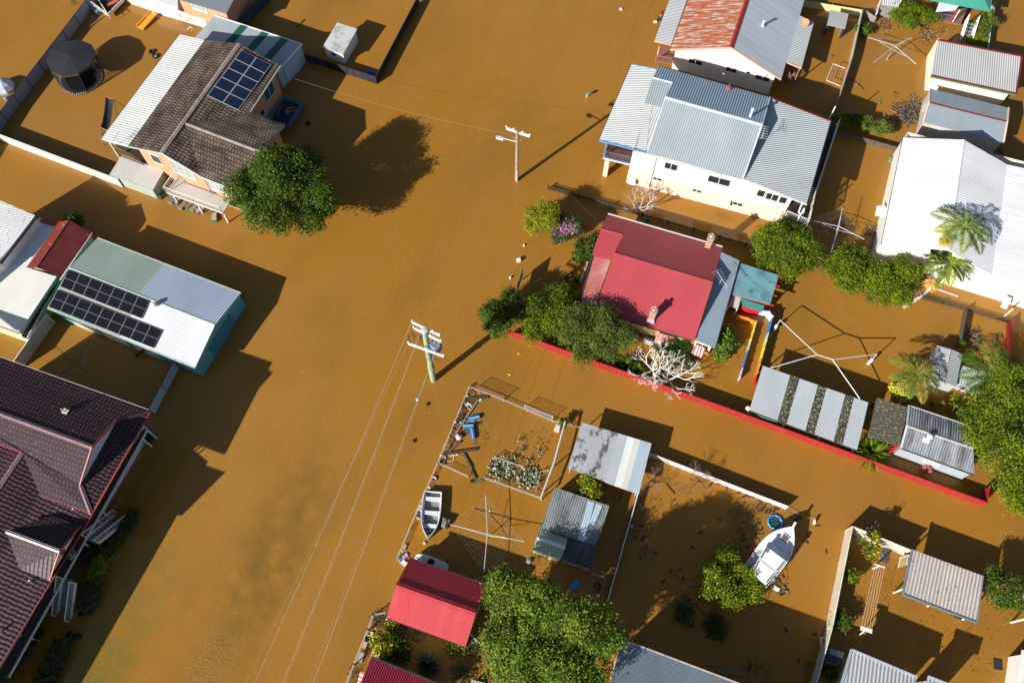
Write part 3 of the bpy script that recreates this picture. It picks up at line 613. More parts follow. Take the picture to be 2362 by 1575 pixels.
# ================= green metal shed with solar panels =================
s = Bld('green_roofed_shed', 'long green and aqua metal shed with two black solar arrays on its roof', 'shed', W('b', 1000, 800))
q1, q2, q3, q4, q5, q6 = W('b', 735, 290, 2.1), W('b', 1815, 705, 2.1), W('b', 1620, 945, 2.78), W('b', 525, 515, 2.78), W('b', 1470, 1268, 2.1), W('b', 357, 818, 2.1)
grn = corr('sage green sheeting', (.36, .46, .38), .21, .03, dirtamt=.1, line=.5); ltb = corr('pale blue sheeting', (.44, .52, .66), .21, .03, dirtamt=.1, line=.5); wh2 = corr('bright white sheeting', (.70, .73, .76), .21, .02, dirtamt=.12, line=.3)
u1 = q1.lerp(q2, .475); u2 = q4.lerp(q3, .475); s.roof([q1, u1, u2, q4], grn); s.roof([u1, q2, q3, u2], ltb); u3 = q6.lerp(q5, .5); u4 = q4.lerp(q3, .5); s.roof([q4, u4, u3, q6], grn); s.roof([u4, q3, q5, u3], wh2)
s.cap(q4, q3, plain('sage ridge cap', (.42, .52, .44), .5), .45); wl = corr('aqua wall sheeting', (.13, .42, .48), .2, .02, line=.3, dirtamt=.1); fo = inset([q1, q2, q5, q6], .12); s.walls(fo, wl, 2.1); s.strip(q6, q5, gt, .1, .1, 'gutter', -.03); s.strip(q1, q2, gt, .1, .1, 'gutter', -.03)
ep = sorted(fo, key=lambda p: p.x)[2:]; ep.sort(key=lambda p: p.y); A, B = ep; d = (B-A).normalized(); m = MB()
a = A+d*1.9+V((.03, 0, 0)); b = A+d*5.3+V((.03, 0, 0)); m.hexa([a+UP*-.5, b+UP*-.5, b+ea*.04+UP*-.5, a+ea*.04+UP*-.5, a+UP*1.75, b+UP*1.75, b+ea*.04+UP*1.75, a+ea*.04+UP*1.75]); m.build('roller_door', corr('dark aqua door', (.04, .26, .36), .12, .015), s.r)
sp = sorted(fo, key=lambda p: p.y)[:2]; sp.sort(key=lambda p: p.x); A, B = sp; d = (B-A).normalized(); o = -eb*.03
for i in range(3):
    a = A+d*(1.6+i*3.0)+o; b = a+d*2.3; m = MB(); m.hexa([a+UP*-.5, b+UP*-.5, b-o+UP*-.5, a-o+UP*-.5, a+UP*1.8, b+UP*1.8, b-o+UP*1.8, a-o+UP*1.8]); m.build('roller_door', plain('pale roller door', (.66, .70, .66), .5), s.r)
p0, pn = pln(q4, q3, q5); f = lambda x, y: onplane('b', x, y, p0, pn)
sfr = plain('dark panel frame', (.22, .24, .27), .4, .05); O = f(522, 530); s.panels(O, f(1135, 768)-O, f(457, 660)-O, 7, 2, .015, .1, sfr, 'black solar cells'); O = f(440, 682); s.panels(O, f(1230, 990)-O, f(370, 812)-O, 9, 2, .015, .1, sfr, 'black solar cells')
c = f(1165, 805); m = MB(); m.lathe(c, [(.13, 0), (.13, .2), (.24, .25), (.26, .38), (.17, .5), (.0, .54)], 12); m.build('roof_vent', wht, s.r, True)
# ================= dark tiled house, bottom left =================
s = Bld('dark_tiled_house', 'large house with dark plum tiled roofs and a white railed veranda', 'house', W('d', 300, 1200))
NE = W('d', 1360, 655, 4.95); EL = lambda t_: W('c', 690+(-690)*t_, 300+(1420-300)*t_, 4.95)
e1 = (W('c', 0, 1420, 4.95)-NE).normalized(); inn = V((e1.y, -e1.x, 0)); inn = inn if inn.x < 0 else -inn; pE = (NE, e1.cross(inn+UP*.46).normalized()); fE = lambda k, x, y: onplane(k, x, y, *pE)
G1 = fE('d', 1058, 742); G2 = fE('d', 725, 1330); e0 = W('d', 0, 172, 4.95); nn = (NE-e0).normalized(); iN = V((nn.y, -nn.x, 0)); iN = iN if iN.y < 0 else -iN; pN = (NE, nn.cross(iN+UP*.46).normalized()); fN = lambda k, x, y: onplane(k, x, y, *pN)
AP = fN('d', 835, 985); L0 = AP-nn*16; cS = fE('c', 686, 300); fv = cS.z
nS_ = nn.cross(iN-UP*.46).normalized(); fS = lambda k, x, y: onplane(k, x, y, AP, nS_)
s.roof([e0-nn*8, NE, G1+UP*.0, AP, L0-nn*2], tiled, name='roof'); K0 = fS('d', 200, 1030); K1 = fS('d', 360, 1415); S2 = fS('c', 688, 298)
s.roof([L0, AP, G2, S2, K1, K0, K0+(K0-K1)*.0-nn*9-iN*3.0*0, ], tiled)
s.roof([NE, G1-UP*.04, G2-UP*.04, S2-UP*.04], tiled)
EB = W('c', 0, 1423, 4.3); EA = W('c', 690, 300, 4.3); wd0 = (EB-EA).normalized(); RK = K0+wd0*30; BK = K1+wd0*30
s.roof([K0, K1-UP*.05, BK-UP*.05, RK], tiled, 'wing_roof'); s.roof([K1-UP*.06, EA+(K1-EA)*.0, EB+wd0*22, BK-UP*.06], tiled, 'veranda_roof', rec=False)
s.roof([K0, RK, RK+inn*4-UP*1.75, K0+inn*4-UP*1.75], tiled, 'wing_roof', rec=False); s.strip(K0, K0+inn*4-UP*1.75, plain('red brown fascia', (.35, .06, .05), .5), .08, .12, 'bargeboard', .02)
rc = plain('plum ridge tile', (.20, .12, .14), .7, .2); rdt = plain('red brown fascia', (.35, .06, .05), .5)
s.cap(AP, L0, rc, .35); s.cap(G2, S2, rc, .3); s.cap(G1, NE, plain('deep plum ridge tile', (.07, .02, .03), .7), .3); s.cap(K0, RK, rc, .35)
m = MB(); m.poly([G1-inn*.0-UP*.02, AP-UP*.12, G2-UP*.02]); m.poly([G2+inn*.1-UP*.02, AP+inn*.1-UP*.12, G1+inn*.1-UP*.02]); m.build('gable', plain('pale blue gable', (.45, .62, .80), .6), s.r)
s.strip(G1, AP, rdt, .1, .14, 'bargeboard', .04); s.strip(AP, G2, rdt, .1, .14, 'bargeboard', .04); s.strip(NE, S2, rdt, .12, .1, 'gutter', -.06); s.strip(EA, EB+wd0*22, rdt, .12, .1, 'gutter', -.06); s.strip(e0-nn*8, NE, plain('pale gutter', (.55, .42, .40), .5), .12, .1, 'gutter', -.06); s.strip(K1, S2, rdt, .08, .1, 'fascia', -.05)
# porch gable
pa, pb, pc, pd = W('c', 45, 425, 5.9), W('c', 450, 575, 5.9), W('c', 610, 385, 4.6), W('c', 375, 795, 4.6)
s.roof([pa, pb, pc, W('c', 385, 305, 4.9)], tiled, 'porch_roof', rec=False); s.roof([pa, pb, pd, W('c', 150, 710, 4.9)], tiled, 'porch_roof', rec=False); s.cap(pa, pb, plain('white ridge tile', (.5, .46, .46), .7), .28)
m = MB(); o = (pc-pd).normalized(); o = V((o.y, -o.x, 0)); o = o if o.x > 0 else -o; gi = -o*.12; m.poly([pc+gi-UP*.08, pb+gi-UP*.1, pd+gi-UP*.08]); m.poly([pd+gi*1.6-UP*.08, pb+gi*1.6-UP*.1, pc+gi*1.6-UP*.08]); G_ = m.build('porch_gable', wht, s.r)
m = MB(); cc = (pc+pb+pd)/3-UP*.02+gi*.8; m.lathe(cc, [(.22, 0), (.22, .04)], 14, axis=o); p = m.build('round_vent', plain('brown vent', (.12, .05, .04), .8), s.r); p.parent = G_
s.strip(pb, pc, rdt, .08, .12, 'bargeboard'); s.strip(pb, pd, rdt, .08, .12, 'bargeboard')
fl = 2.0; vo = -inn*.25; dirE = e1; Bm = lambda x, y: W('d', x, y, fl)
F0 = Bm(1330, 828); F1 = Bm(945, 1515); far = F0+(F1-F0)*3.0
iw = inn*1.9; wbd = plain('white weatherboard', (.66, .68, .70), .6, .06); s.walls([NE+inn*1.7-iN*.6*-1, NE+inn*1.7+e1*7.9, NE+inn*12+e1*7.9, NE+inn*14+iN*.6], wbd, 4.8, fixed=True); s.walls([NE+inn*1.9+e1*8, NE+inn*1.9+e1*22, NE+inn*7+e1*22, NE+inn*7+e1*8], wbd, 4.3, fixed=True)
m = MB(); m.slab([F0+UP*0, far, far+inn*2.4, F0+inn*2.4], .18, side=None); m.build('veranda_floor', plain('shade coloured deck', (.05, .04, .035), .8), s.r)  # floor colour darkened to carry the shade under the eave
s.strip(F0-inn*.02, far, wht, .1, .16, 'floor_beam', -.02); ft = F0
for a_ in (0, 1.6, 3.2, 8.9, 10.5):
    pass
LL = (far-F0).length; gaps = [(0.1, 3.3), (3.5, 6.7), (8.6, 9.2), (9.4, 12.0), (13.6, 16.3), (16.5, 19.2)]
for a_, b_ in gaps:
    p = F0+e1*a_+inn*.35; q = F0+e1*min(b_, LL)+inn*.35; s.rail([p, q], fl, .95, wht, gap=.14)
for a_ in (0.0, .75, 6.75, 7.5, 9.3, 12.2, 12.9, 16.4):
    p = F0+e1*a_; s.post(p+V((0, 0, 0)), -.6, fl-.1, wht, .11); s.post(p+inn*.35, fl, 4.85, wht, .1)
def stair(parent, T, d, wdir, wid, z1, n, name='stairs', rm=None):
    m = MB()
    for i in range(n): c = T+d*(.28*i)-UP*(z1*(i+1)/n); m.beam(c, c+wdir*wid, .28, .05)
    o = m.build(name, plain('grey blue deck', (.20, .26, .28), .6), parent)
    for g in (0, 1):
        r = MB(); a = T+wdir*(wid*g)+UP*.0; b = a+d*(.28*n)-UP*z1; r.beam(a, b, .06, .22); r.beam(a+UP*.95, b+UP*.95, .07, .05); r.beam(a, a+UP*.98, .07, .07); r.beam(b, b+UP*.98, .07, .07)
        for i in range(n*2): t_ = i/(n*2); p = a.lerp(b, t_); r.beam(p, p+UP*.95, .025, .025)
        r.build('stair_railing', rm or wht, parent)
stair(s.r, W('c', 650, 470, fl)+e1*0, -e1, -inn, 1.1, 2.3, 9); stair(s.r, W('c', 470, 780, fl), e1, -inn, 1.1, 2.3, 9)
c = fN('d', 590, 665); m = MB(); m.box(c+UP*.0, .45, .45, .06); m.tube([c, c+UP*.5-ea*.1], .05, 7); m.build('roof_vent', plain('pale lead flashing', (.5, .48, .42), .6), s.r)
c = W('c', 545, 600, fl+.02); m = MB(); m.box(c, .6, .6, .45, 50); m.box(c+UP*.45, .1, .6, .5, 50); m.build('veranda_chair', plain('grey cane', (.25, .24, .22), .8), s.r)
# ================= rusty roofed house, top =================
s = Bld('rusty_roofed_house', 'white house with one rusty red roof slope and one pale blue slope', 'house', W('f', 1300, 500))
t1, t2 = W('f', 1540, 0, 5.0), W('f', 1395, 440, 5.0); rd = (t1-t2); t1 = t2+rd*2.2; v1, v2 = W('f', 830, 460, 2.7), None
v2 = v1+rd*2.2; x1 = W('f', 1858, 735, 2.7); x2 = x1+rd*2.2
rust = corr('rust eaten sheeting', (.66, .58, .54), .15, .03, (.5, .3, .2), .15, patch=(.36, .075, .012), patchamt=.95, pscale=(2.2, .3), plo=.38, phi=.52, line=.5)
pb_ = corr('pale blue grey sheeting', (.56, .61, .68), .76, .003, dirtamt=.12, line=.12); s.roof([t1, t2, v1, v2], rust, label='rusty red roof slope'); s.roof([t1, t2, x1, x2], pb_)
s.cap(t1, t2, plain('dark red ridge', (.25, .02, .012), .6, .4), .42); sal = plain('salmon fascia', (.6, .35, .25), .6); s.strip(v1, t2, sal, .1, .16, 'bargeboard', -.08); s.strip(t2, x1, sal, .1, .16, 'bargeboard', -.08)
bw = corr('white panelled wall', (.66, .66, .63), .9, .004, dirtamt=.1, line=.1); C0 = W('f', 840, 635, 0); C1 = W('f', 1735, 878, 0); e = (C1-C0).normalized(); q = V((-e.y, e.x, 0)); fo = [C0, C1, C1+q*15, C0+q*15]; s.ct = (C0+C1)/2+q*5
s.walls(fo, bw, 2.6)
for x, y, w_ in ((1062, 575, 1.35), (1395, 648, 1.05), (1552, 675, .4), (1683, 725, 1.4)): s.win(C0, C1, 'f', x, y, w_, .62 if w_ > .5 else .4, n=2 if w_ > .5 else 1)
# left veranda roof and deck
l1, l2, l3, l4 = W('f', 985, 5, 2.45), W('f', 835, 415, 2.45), W('f', 682, 380, 2.2), W('f', 820, 0, 2.2); d = (l4-l3).normalized()*6; s.roof([l2+d*2, l2, l3, l3+d*2], corr('silver sheeting', (.52, .55, .56), .2, .03, dirtamt=.1, line=.5), 'veranda_roof', rec=False); s.strip(l3, l2, sal, .08, .14, 'fascia', -.06)
m = MB(); k1, k2, k3, k4 = W('f', 690, 570, .25), W('f', 845, 600, .25), W('f', 870, 470, .25), W('f', 720, 440, .25); m.slab([k1, k2, k2+d*2, k1+d*2], .12); m.build('veranda_floor', corr('brown lattice boards', (.28, .12, .08), .12, .01, line=.4), s.r); s.post(k1+V((.1, .1, 0)), -.3, 2.15, sal, .1); s.rail([k1, k2], .25, .8, plain('brown lattice', (.30, .13, .09), .7), gap=.09)
# right lean-to
z1, z2, z3, z4 = W('f', 2025, 150, 2.7), W('f', 2160, 212, 2.6), W('f', 2045, 635, 2.6), W('f', 1905, 575, 2.7); s.roof([z1, z2, z3, z4], corr('silver sheeting'), 'lean_to_roof', rec=False); s.strip(z4, z3, sal, .08, .14, 'fascia', -.05); s.strip(z1, z2, sal, .08, .14, 'fascia', -.05)
for t_ in (.05, .5, .95): p = z3.lerp(z2, t_)-ea*.1; s.post(p, -.5, 2.5, plain('brown lattice'), .09)
s.rail([z3-ea*.1+eb*.1, z2-ea*.1-eb*.1], .3, .8, plain('brown lattice'), gap=.2); stair(s.r, W('f', 1900, 700, .5), V((.3, -.9, 0)).normalized(), V((.9, .3, 0)), .9, .6, 3, rm=plain('brown lattice'))
m = MB(); c = W('f', 2085, 215, 2.95); ax = V((-.55, -.45, .7)).normalized(); m.lathe(c, [(.0, .0), (.2, .02), (.36, .1), (.37, .12), (.2, .045), (0, .03)], 16, axis=ax); m.tube([c, c-UP*.35], .025, 5); m.build('satellite_dish', plain('orange dish', (.60, .20, .10), .6), s.r, True)
pp = pln(t1, t2, x1); c = onplane('f', 1685, 240, *pp); m = MB(); m.box(c-UP*.1, .3, .3, .2); m.tube([c, c+UP*.55], .1, 9); m.lathe(c+UP*.55, [(.15, 0), (.13, .08), (0, .12)], 10); m.build('flue', alu, s.r)
# ================= blue roofed two storey house =================
s = Bld('blue_grey_roofed_house', 'two storey house with white upper and peach lower walls under ribbed blue-grey roofs', 'house', W('f', 1300, 1200))
ra, rb = W('f', 785, 900, 6.05), W('f', 1682, 1155, 6.05); sa, sb = W('i', 600, 88, 4.7), W('i', 1465, 325, 4.7); pN3 = pln(ra, rb, W('f', 1752, 905, 4.9)); fN3 = lambda x, y: onplane('f', x, y, *pN3)
nb = W('f', 1752, 905, 4.9); na = fN3(720, 612); rg = corr('blue grey ribbed sheeting', (.36, .42, .46), .2, .03, dirtamt=.2, line=.35); rn = corr('shade tinted ribbed sheeting', (.30, .40, .50), .22, .045, dirtamt=.1, line=.5)  # north slope's shade put into a darker, bluer copy of the roof colour
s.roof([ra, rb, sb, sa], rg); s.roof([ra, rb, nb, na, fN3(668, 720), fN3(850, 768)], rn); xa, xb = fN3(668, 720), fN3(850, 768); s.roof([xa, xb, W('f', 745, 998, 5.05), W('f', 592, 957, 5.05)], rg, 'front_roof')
cm = plain('pale blue ridge cap', (.50, .58, .68), .5); s.cap(ra, rb, cm, .38); s.cap(xa, xb, cm, .3); s.strip(nb, na, blk, .12, .1, 'gutter', -.06); s.strip(rb, sb, cm, .12, .1, 'flashing', .0); s.strip(nb, rb, cm, .12, .1, 'flashing', .0); s.strip(ra, sa, cm, .1, .08, 'flashing', .0)
wl_ = corr('white ribbed sheeting', (.68, .70, .70), .21, .035, dirtamt=.1, line=.55); lf = [W('f', 470, 597, 4.45), W('f', 700, 643, 4.75), W('f', 605, 1408, 4.62), W('f', 168, 1300, 4.35)]; s.roof([lf[1]-UP*.02, lf[1]+ea*1.5-UP*.02, lf[2]+ea*.5-UP*.02, lf[2]-UP*.02], wl_, 'veranda_roof', rec=False); s.roof([lf[0], lf[1], lf[2], lf[3]], wl_, 'veranda_roof', rec=False)
bf = plain('mid blue fascia', (.10, .24, .48), .5); s.strip(lf[3], lf[2], bf, .12, .18, 'fascia', -.06); s.strip(lf[0], lf[1], bf, .1, .14, 'fascia', -.05); s.strip(lf[0], lf[3], blk, .12, .1, 'gutter', -.05)
rt = [W('f', 1752, 905, 4.85), W('f', 2320, 1125, 4.85), W('i', 2045, 553, 4.85), W('i', 1468, 322, 4.62)]; s.roof(rt, corr('silver blue ribbed sheeting', (.48, .53, .56), .21, .04, dirtamt=.1, line=.6), 'rear_roof', rec=False); s.strip(rt[0], rt[1], plain('maroon fascia', (.16, .012, .015), .5), .12, .14, 'fascia', -.02); s.strip(rt[3], rt[2], plain('peeling white fascia', (.62, .5, .45), .7, .2), .08, .14, 'fascia', -.08); s.strip(rt[1], rt[2], blk, .1, .1, 'gutter', -.05)
C0 = W('i', 408, 358, 0); C1 = W('i', 1800, 728, 0); e = (C1-C0).normalized(); q = V((-e.y, e.x, 0)); fo = [C0, C1, C1+q*8.6, C0+q*8.6]; s.ct = (C0+C1)/2+q*4
s.walls(inset(fo, .04), plain('white weatherboard render', (.78, .77, .74), .6, .04), 4.62, z0=1.9, fixed=True, name='upper_wall'); s.walls(fo, brick('peach brick', (.68, .52, .41), (.72, .57, .46), (.62, .48, .38)), 2.05, fixed=True, name='lower_wall')
for x, y, w_, h_, n_2 in ((815, 210, 1.15, .9, 2), (1250, 340, 1.95, .95, 2), (1635, 455, .8, .95, 1), (1728, 485, 1.3, .95, 2), (1823, 513, .75, .95, 1), (692, 323, .85, .42, 2), (1050, 430, .85, .42, 2), (1418, 549, .9, .5, 2)): s.win(fo[0], fo[1], 'i', x, y, w_, h_, n=n_2)
for x, y, w_ in ((1305, 518, .95), (470, 328, .6)):
    c = onwall('i', x, y, C0, C1)-q*.25; m = MB(); m.box(c-UP*.3, w_, .35, .6); m.box(c-UP*.22+e*.0-q*.18, w_*.5, .03, .4); m.build('air_conditioner', plain('off white casing', (.62, .64, .62), .5), s.r)
pA = onwall('i', 680, 120, C0, C1)-q*.08; s.post(pA, -.3, 4.55, wht, .1, 'downpipe'); 
# front veranda
vz = 2.35; k1, k2 = W('i', 200, 130, vz), W('i', 445, 190, vz); m = MB(); m.slab([k1, k2, k2+q*9, k1+q*9], .18); m.build('veranda_floor', plain('brown deck', (.14, .06, .04), .7), s.r); s.strip(k1, k2, wht, .08, .16, 'floor_beam', -.1)
s.rail([k1+q*.06, k2+q*.06], vz, .85, plain('slate blue rail', (.10, .13, .20), .5), gap=.12); s.rail([k1+q*.1+e*.05, k1+q*9], vz, .85, plain('slate blue rail'), gap=.12); s.post(k1+q*.1+e*.1, vz, 4.3, bf, .1); s.post(k1+q*4.5+e*.1, vz, 4.3, bf, .1)
pc_ = W('i', 200, 300, 0); m = MB(); m.box(pc_-UP*.5+q*.2+e*.15, .42, .42, vz+.35); m.build('pier', plain('peach render', (.66, .50, .38), .8), s.r); m = MB(); m.box(pc_-UP*.5+q*7+e*.15, .42, .42, vz+.35); m.build('pier', plain('peach render'), s.r)
# rear veranda on the right
vz = 2.5; R_ = [W('f', 2375, 1160, vz), W('i', 2070, 640, vz)]; i0 = W('i', 1845, 665, vz); i1 = W('i', 2040, 745, vz); bk = C1+q*8.6
m = MB(); m.slab([V((i0.x, i0.y, vz)), V((i1.x, i1.y, vz)), V((R_[0].x, R_[0].y, vz)), V((bk.x, bk.y, vz))], .2); m.build('veranda_floor', plain('shade black deck', (.02, .018, .016), .8), s.r)  # near-black floor colour stands in for the shade below the roof
s.rail([i0, i1, W('i', 2080, 560, vz), R_[0]], vz, .85, plain('cream rail', (.62, .60, .55), .5), gap=.14); 
for p in (i1, W('i', 2080, 560, vz), R_[0]): s.post(p-e*.08, -.6, vz, wht, .12); s.post(p-e*.9, vz, 4.7, wht, .08)
m = MB(); c = W('i', 1975, 600, 3.3); m.tube([c+UP*1.2, c+UP*.3, c-eb*.3, c-eb*.5+ea*.25, c-eb*.3+ea*.4, c+UP*.4+ea*.3], .07, 8); m.build('drain_pipe', wht, s.r)
antenna(s.r, W('f', 1670, 1290, 5.6), .9, 75, alu, 6); c = W('f', 1565, 1095, 5.7); m = MB(); m.tube([c-UP*.2, c+UP*1.1], .12, 10); m.lathe(c+UP*1.1, [(.16, 0), (.13, .14), (0, .2)], 10); m.build('flue', alu, s.r); c = W('f', 1370, 815, 5.3); m = MB(); m.box(c-UP*.2, .35, .2, .25); m.tube([c, c+UP*.5], .05, 7); m.build('roof_vent', plain('rusty vent', (.3, .08, .05), .7), s.r)
# ================= red roofed house =================
s = Bld('red_roofed_house', 'yellow walled house with bright red sheet roof and two brick chimneys', 'house', W('j', 1400, 400))
rp = corr('red painted sheeting', (.44, .058, .070), .13, .022, (.36, .10, .11), .35, line=.3, rough=.5); ra, rb = W('j', 1100, 78, 3.6), W('j', 1845, 298, 3.6); sb, sa = W('j', 1705, 740, 2.0), W('j', 955, 508, 2.0)
ne = W('i', 1280, 938, 2.0); pR = pln(ra, rb, ne); f = lambda x, y: onplane('i', x, y, *pR); nw = f(245, 640); s.roof([nw, ne, rb, ra, f(382, 830), f(180, 775)], rp); s.roof([ra, rb, sb, sa], rp)
s.roof([f(180, 775), f(382, 830), W('i', 270, 1057, 2.3), W('i', 100, 1013, 2.3)], rp, 'front_roof'); fd = corr('faded red sheeting', (.50, .14, .12), .13, .02, (.5, .42, .4), .7, patch=(.5, .45, .43), patchamt=.5, pscale=(1.5, .4), plo=.55, phi=.7, line=.2)
s.roof([W('i', 105, 1022, 2.15), W('i', 268, 1060, 2.15), W('j', 957, 485, 1.95), W('j', 836, 480, 1.75)], fd, 'veranda_roof', label='faded pinkish veranda roof')
s.cap(ra, rb, rp, .4); s.strip(nw, ne, wht, .12, .1, 'gutter', -.02); s.strip(sa, sb, drk, .12, .1, 'gutter', -.05); s.cap(f(180, 775), f(382, 830), rp, .2); s.strip(W('i', 100, 1013, 2.3), W('j', 836, 480, 1.75), drk, .1, .08, 'gutter', -.04)
bl = corr('blue grey skillion sheeting', (.30, .38, .47), .1, .02, dirtamt=.15, line=.2); b1, b2, b3, b4 = W('i', 1272, 985, 2.5), W('i', 1440, 1067, 2.2), W('j', 1863, 795, 1.95), W('j', 1718, 735, 2.15); s.roof([b1, b2, b3, b4], bl, 'rear_roof'); s.strip(b2, b3, blk, .1, .1, 'gutter', -.04)
yl = plain('yellow weatherboard', (.72, .52, .22), .7, .06); fo = inset([nw-eb*.2+ea*1.8, ne, b2, b3, sb, sa], [.2, .2, .3, .3, .25, .2]); s.walls(fo, yl, 2.0); s.ct = W('j', 1400, 350, 0)
for px, py, h_ in ((1405, 500, 3.75), (0, 0, 0)):
    pass
def chimney(k, x, y, zt, zb):
    c = W(k, x, y, zt); a = MB(); a.box(V((c.x, c.y, zb)), .5, .42, zt-zb-.12); a.box(V((c.x, c.y, zt-.12)), .6, .52, .1); o = a.build('chimney', brick('chimney brick', (.28, .14, .08), (.42, .27, .18), (.35, .3, .25)), s.r)
    b_ = MB(); b_.lathe(V((c.x, c.y, zt-.02)), [(.13, 0), (.12, .22), (.15, .24), (.15, .3), (.10, .3), (.09, .05)], 12); q_ = b_.build('chimney_pot', plain('pale terracotta', (.60, .42, .34), .8), s.r); q_.parent = o
    f_ = MB(); f_.box(V((c.x, c.y, zb+.02))-eb*.3, .62, .3, .1); g_ = f_.build('flashing', alu, s.r); g_.parent = o
chimney('i', 1180, 845, 3.8, 2.1); chimney('j', 1402, 505, 3.8, 2.25)
antenna(s.r, W('j', 1885, 330, 2.3), 1.3, -65, alu, 8, ll=1.7)
w1 = W('j', 1215, 615, 1.6); A, B = [p for p in sorted(fo, key=lambda p: p.y)[:2]]; A, B = (A, B) if A.x < B.x else (B, A)
dW = (sb-sa).normalized(); wc = sa.lerp(sb, .78)+UP*-.55-eb*.1; m = MB(); a = sa.lerp(sb, .64)-UP*.45; b = sa.lerp(sb, .82)-UP*.45; m.slab([a, b, b-eb*.75-UP*.45, a-eb*.75-UP*.45], .03); m.build('window_awning', corr('faded pink awning', (.62, .22, .2), .3, .02, line=.3), s.r)
m = MB(); a = W('j', 1695, 755, 1.35); b = W('j', 1790, 795, 1.35); d = b-a
for i in range(9):
    p = a+d*(i/9); q = p+d/9; m.slab([p, q, q-eb*.7-UP*.5, p-eb*.7-UP*.5], .02, i % 2)
m.build('striped_awning', [plain('red stripe', (.5, .03, .03), .6), wht], s.r)
s.winat(V((A.x, A.y, 0)), V((B.x, B.y, 0)), V((A.x, A.y, 0)).lerp(V((B.x, B.y, 0)), .5)+UP*1.2, 1.1, .8, n=2)
for x, y in ((1245, 700), (1358, 738)):
    c = W('j', x, y, .35); m = MB(); P = [W('j', x-38, y-18, .9), W('j', x+42, y+8, .9), W('j', x+32, y+32, .55), W('j', x-34, y+8, .55)]; m.slab(P, .05); m.box(V((c.x, c.y, 0))-UP*.3, .75, .4, .85); m.build('window_box', plain('weathered grey board', (.38, .38, .36), .8, .2), s.r)
for x, y in ((893, 175), (862, 262)):
    c = W('j', x, y, .0); m = MB()
    for i in range(3): m.box(V((c.x, c.y, -.3))-eb*(.28*i), .10, .10, 1.0)
    m.beam(V((c.x, c.y, .55))+eb*.1, V((c.x, c.y, .55))-eb*.7, .1, .08); m.build('veranda_railing', wht, s.r)
# polycarbonate pergola
s = Bld('teal_pergola', 'pergola with translucent teal sheet roof and red rafters behind the red roofed house', 'pergola', W('i', 1600, 1300)); P = [W('i', 1440, 1085, 2.1), W('i', 1790, 1195, 2.0), W('i', 1710, 1462, 1.95), W('i', 1372, 1372, 2.05)]
s.roof(P, corr('teal polycarbonate', (.17, .38, .44), .1, .015, (.06, .12, .13), .7, patch=(.035, .07, .08), patchamt=.85, pscale=(.45, .6), plo=.5, phi=.75, line=.15), th=.02); rr = plain('bright red paint', (.62, .012, .02), .5)
for t_ in (0.02, .33, .66, .98): a = P[0].lerp(P[3], t_); b = P[1].lerp(P[2], t_); s.strip(a, b+(b-a).normalized()*.35, rr, .08, .1, 'rafter', -.1)
for t_ in (.05, .95): b = P[1].lerp(P[2], t_); s.post(b-ea*.3, -.5, 1.9, rr, .09)
m = MB(); a, b = W('i', 1440, 1400, 1.7), W('i', 1660, 1470, 1.7); m.slab([a, b, b-eb*.4-UP*.5, a-eb*.4-UP*.5], .03); m.build('green_blind', plain('dark teal cloth', (.01, .12, .10), .7), s.r)
s = Bld('porch_awning', 'small ribbed white awning on thin posts between the blue roof and the teal pergola', 'awning', W('i', 1390, 1430)); P = [W('i', 1372, 1372, 1.7), W('i', 1452, 1395, 1.7), W('i', 1418, 1502, 1.55), W('i', 1337, 1466, 1.55)]; s.roof(P, corr('cream ribbed awning', (.62, .60, .55), .14, .03, line=.5), th=.03); s.post(P[2]+eb*.05-ea*.05, -.5, 1.5, wht, .06); s.post(P[3]+eb*.05+ea*.05, -.5, 1.5, wht, .06)
# ================= big white house, right =================
s = Bld('white_house', 'large house with brilliant white roof and white walls behind the tall palms', 'house', W('h', 900, 600))
N1, N2, N3, N4 = W('h', 693, 60, 3.05), W('h', 1172, 78, 4.5), W('h', 1050, 945, 4.5), W('h', 522, 900, 3.05); v1, v2 = W('h', 1512, 272, 3.6), W('h', 1390, 1142, 3.6); far1, far2 = W('h', 1900, 395, 3.6), W('h', 1680, 1240, 3.05)
br = corr('brilliant white sheeting', (.80, .81, .83), .25, .012, dirtamt=.06, line=.08); s.roof([N1, N2, N3, N4], br); s.roof([N2, v1, v2, N3], br)
g2 = v1+ea*6+UP*.6; g3 = v2+ea*6+UP*.6; s.roof([v1, g2, g3, v2], corr('greyed white sheeting', (.78, .79, .82), .25, .008, (.3, .3, .32), .4, line=.08)); s.cap(N2, N3, br, .3); s.strip(N1, N4, blk, .08, .06, 'gutter', -.04)
C0 = W('h', 425, 1030, 0); C1 = W('h', 1505, 1360, 0); d = (C1-C0).normalized(); q = V((-d.y, d.x, 0)); ww = plain('white painted board wall', (.76, .75, .71), .6, .04); s.walls([C0, C1, C1+ea*6, C1+ea*6+q*13, C0+q*12.4], ww, 3.1); s.ct = (C0+C1)/2+q*5
c = onwall('h', 855, 1140, C0, C1); s.winat(C0, C1, c, .75, .7, n=1, frame=plain('grey aluminium', (.3, .31, .32), .4)); c = onwall('h', 1050, 1255, C0, C1); s.winat(C0, C1, c+UP*.1, 1.9, .5, n=2, frame=plain('pinkish frame', (.65, .42, .38), .6))
m = MB(); a = W('h', 485, 595, 1.7); P = [W('h', 487, 595, 1.9), W('h', 560, 598, 1.9), W('h', 550, 680, 1.8), W('h', 472, 672, 1.8)]; m.slab(P, .05); m.build('door_hood', wht, s.r)
s.post(W('h', 1480, 1470, 0), -.4, 1.6, alu, .1, 'downpipe'); m = MB(); p = W('h', 1480, 1400, 1.0); m.beam(p, p+V((.4, .8, .5)), .5, .04); m.build('side_hood', wht, s.r)
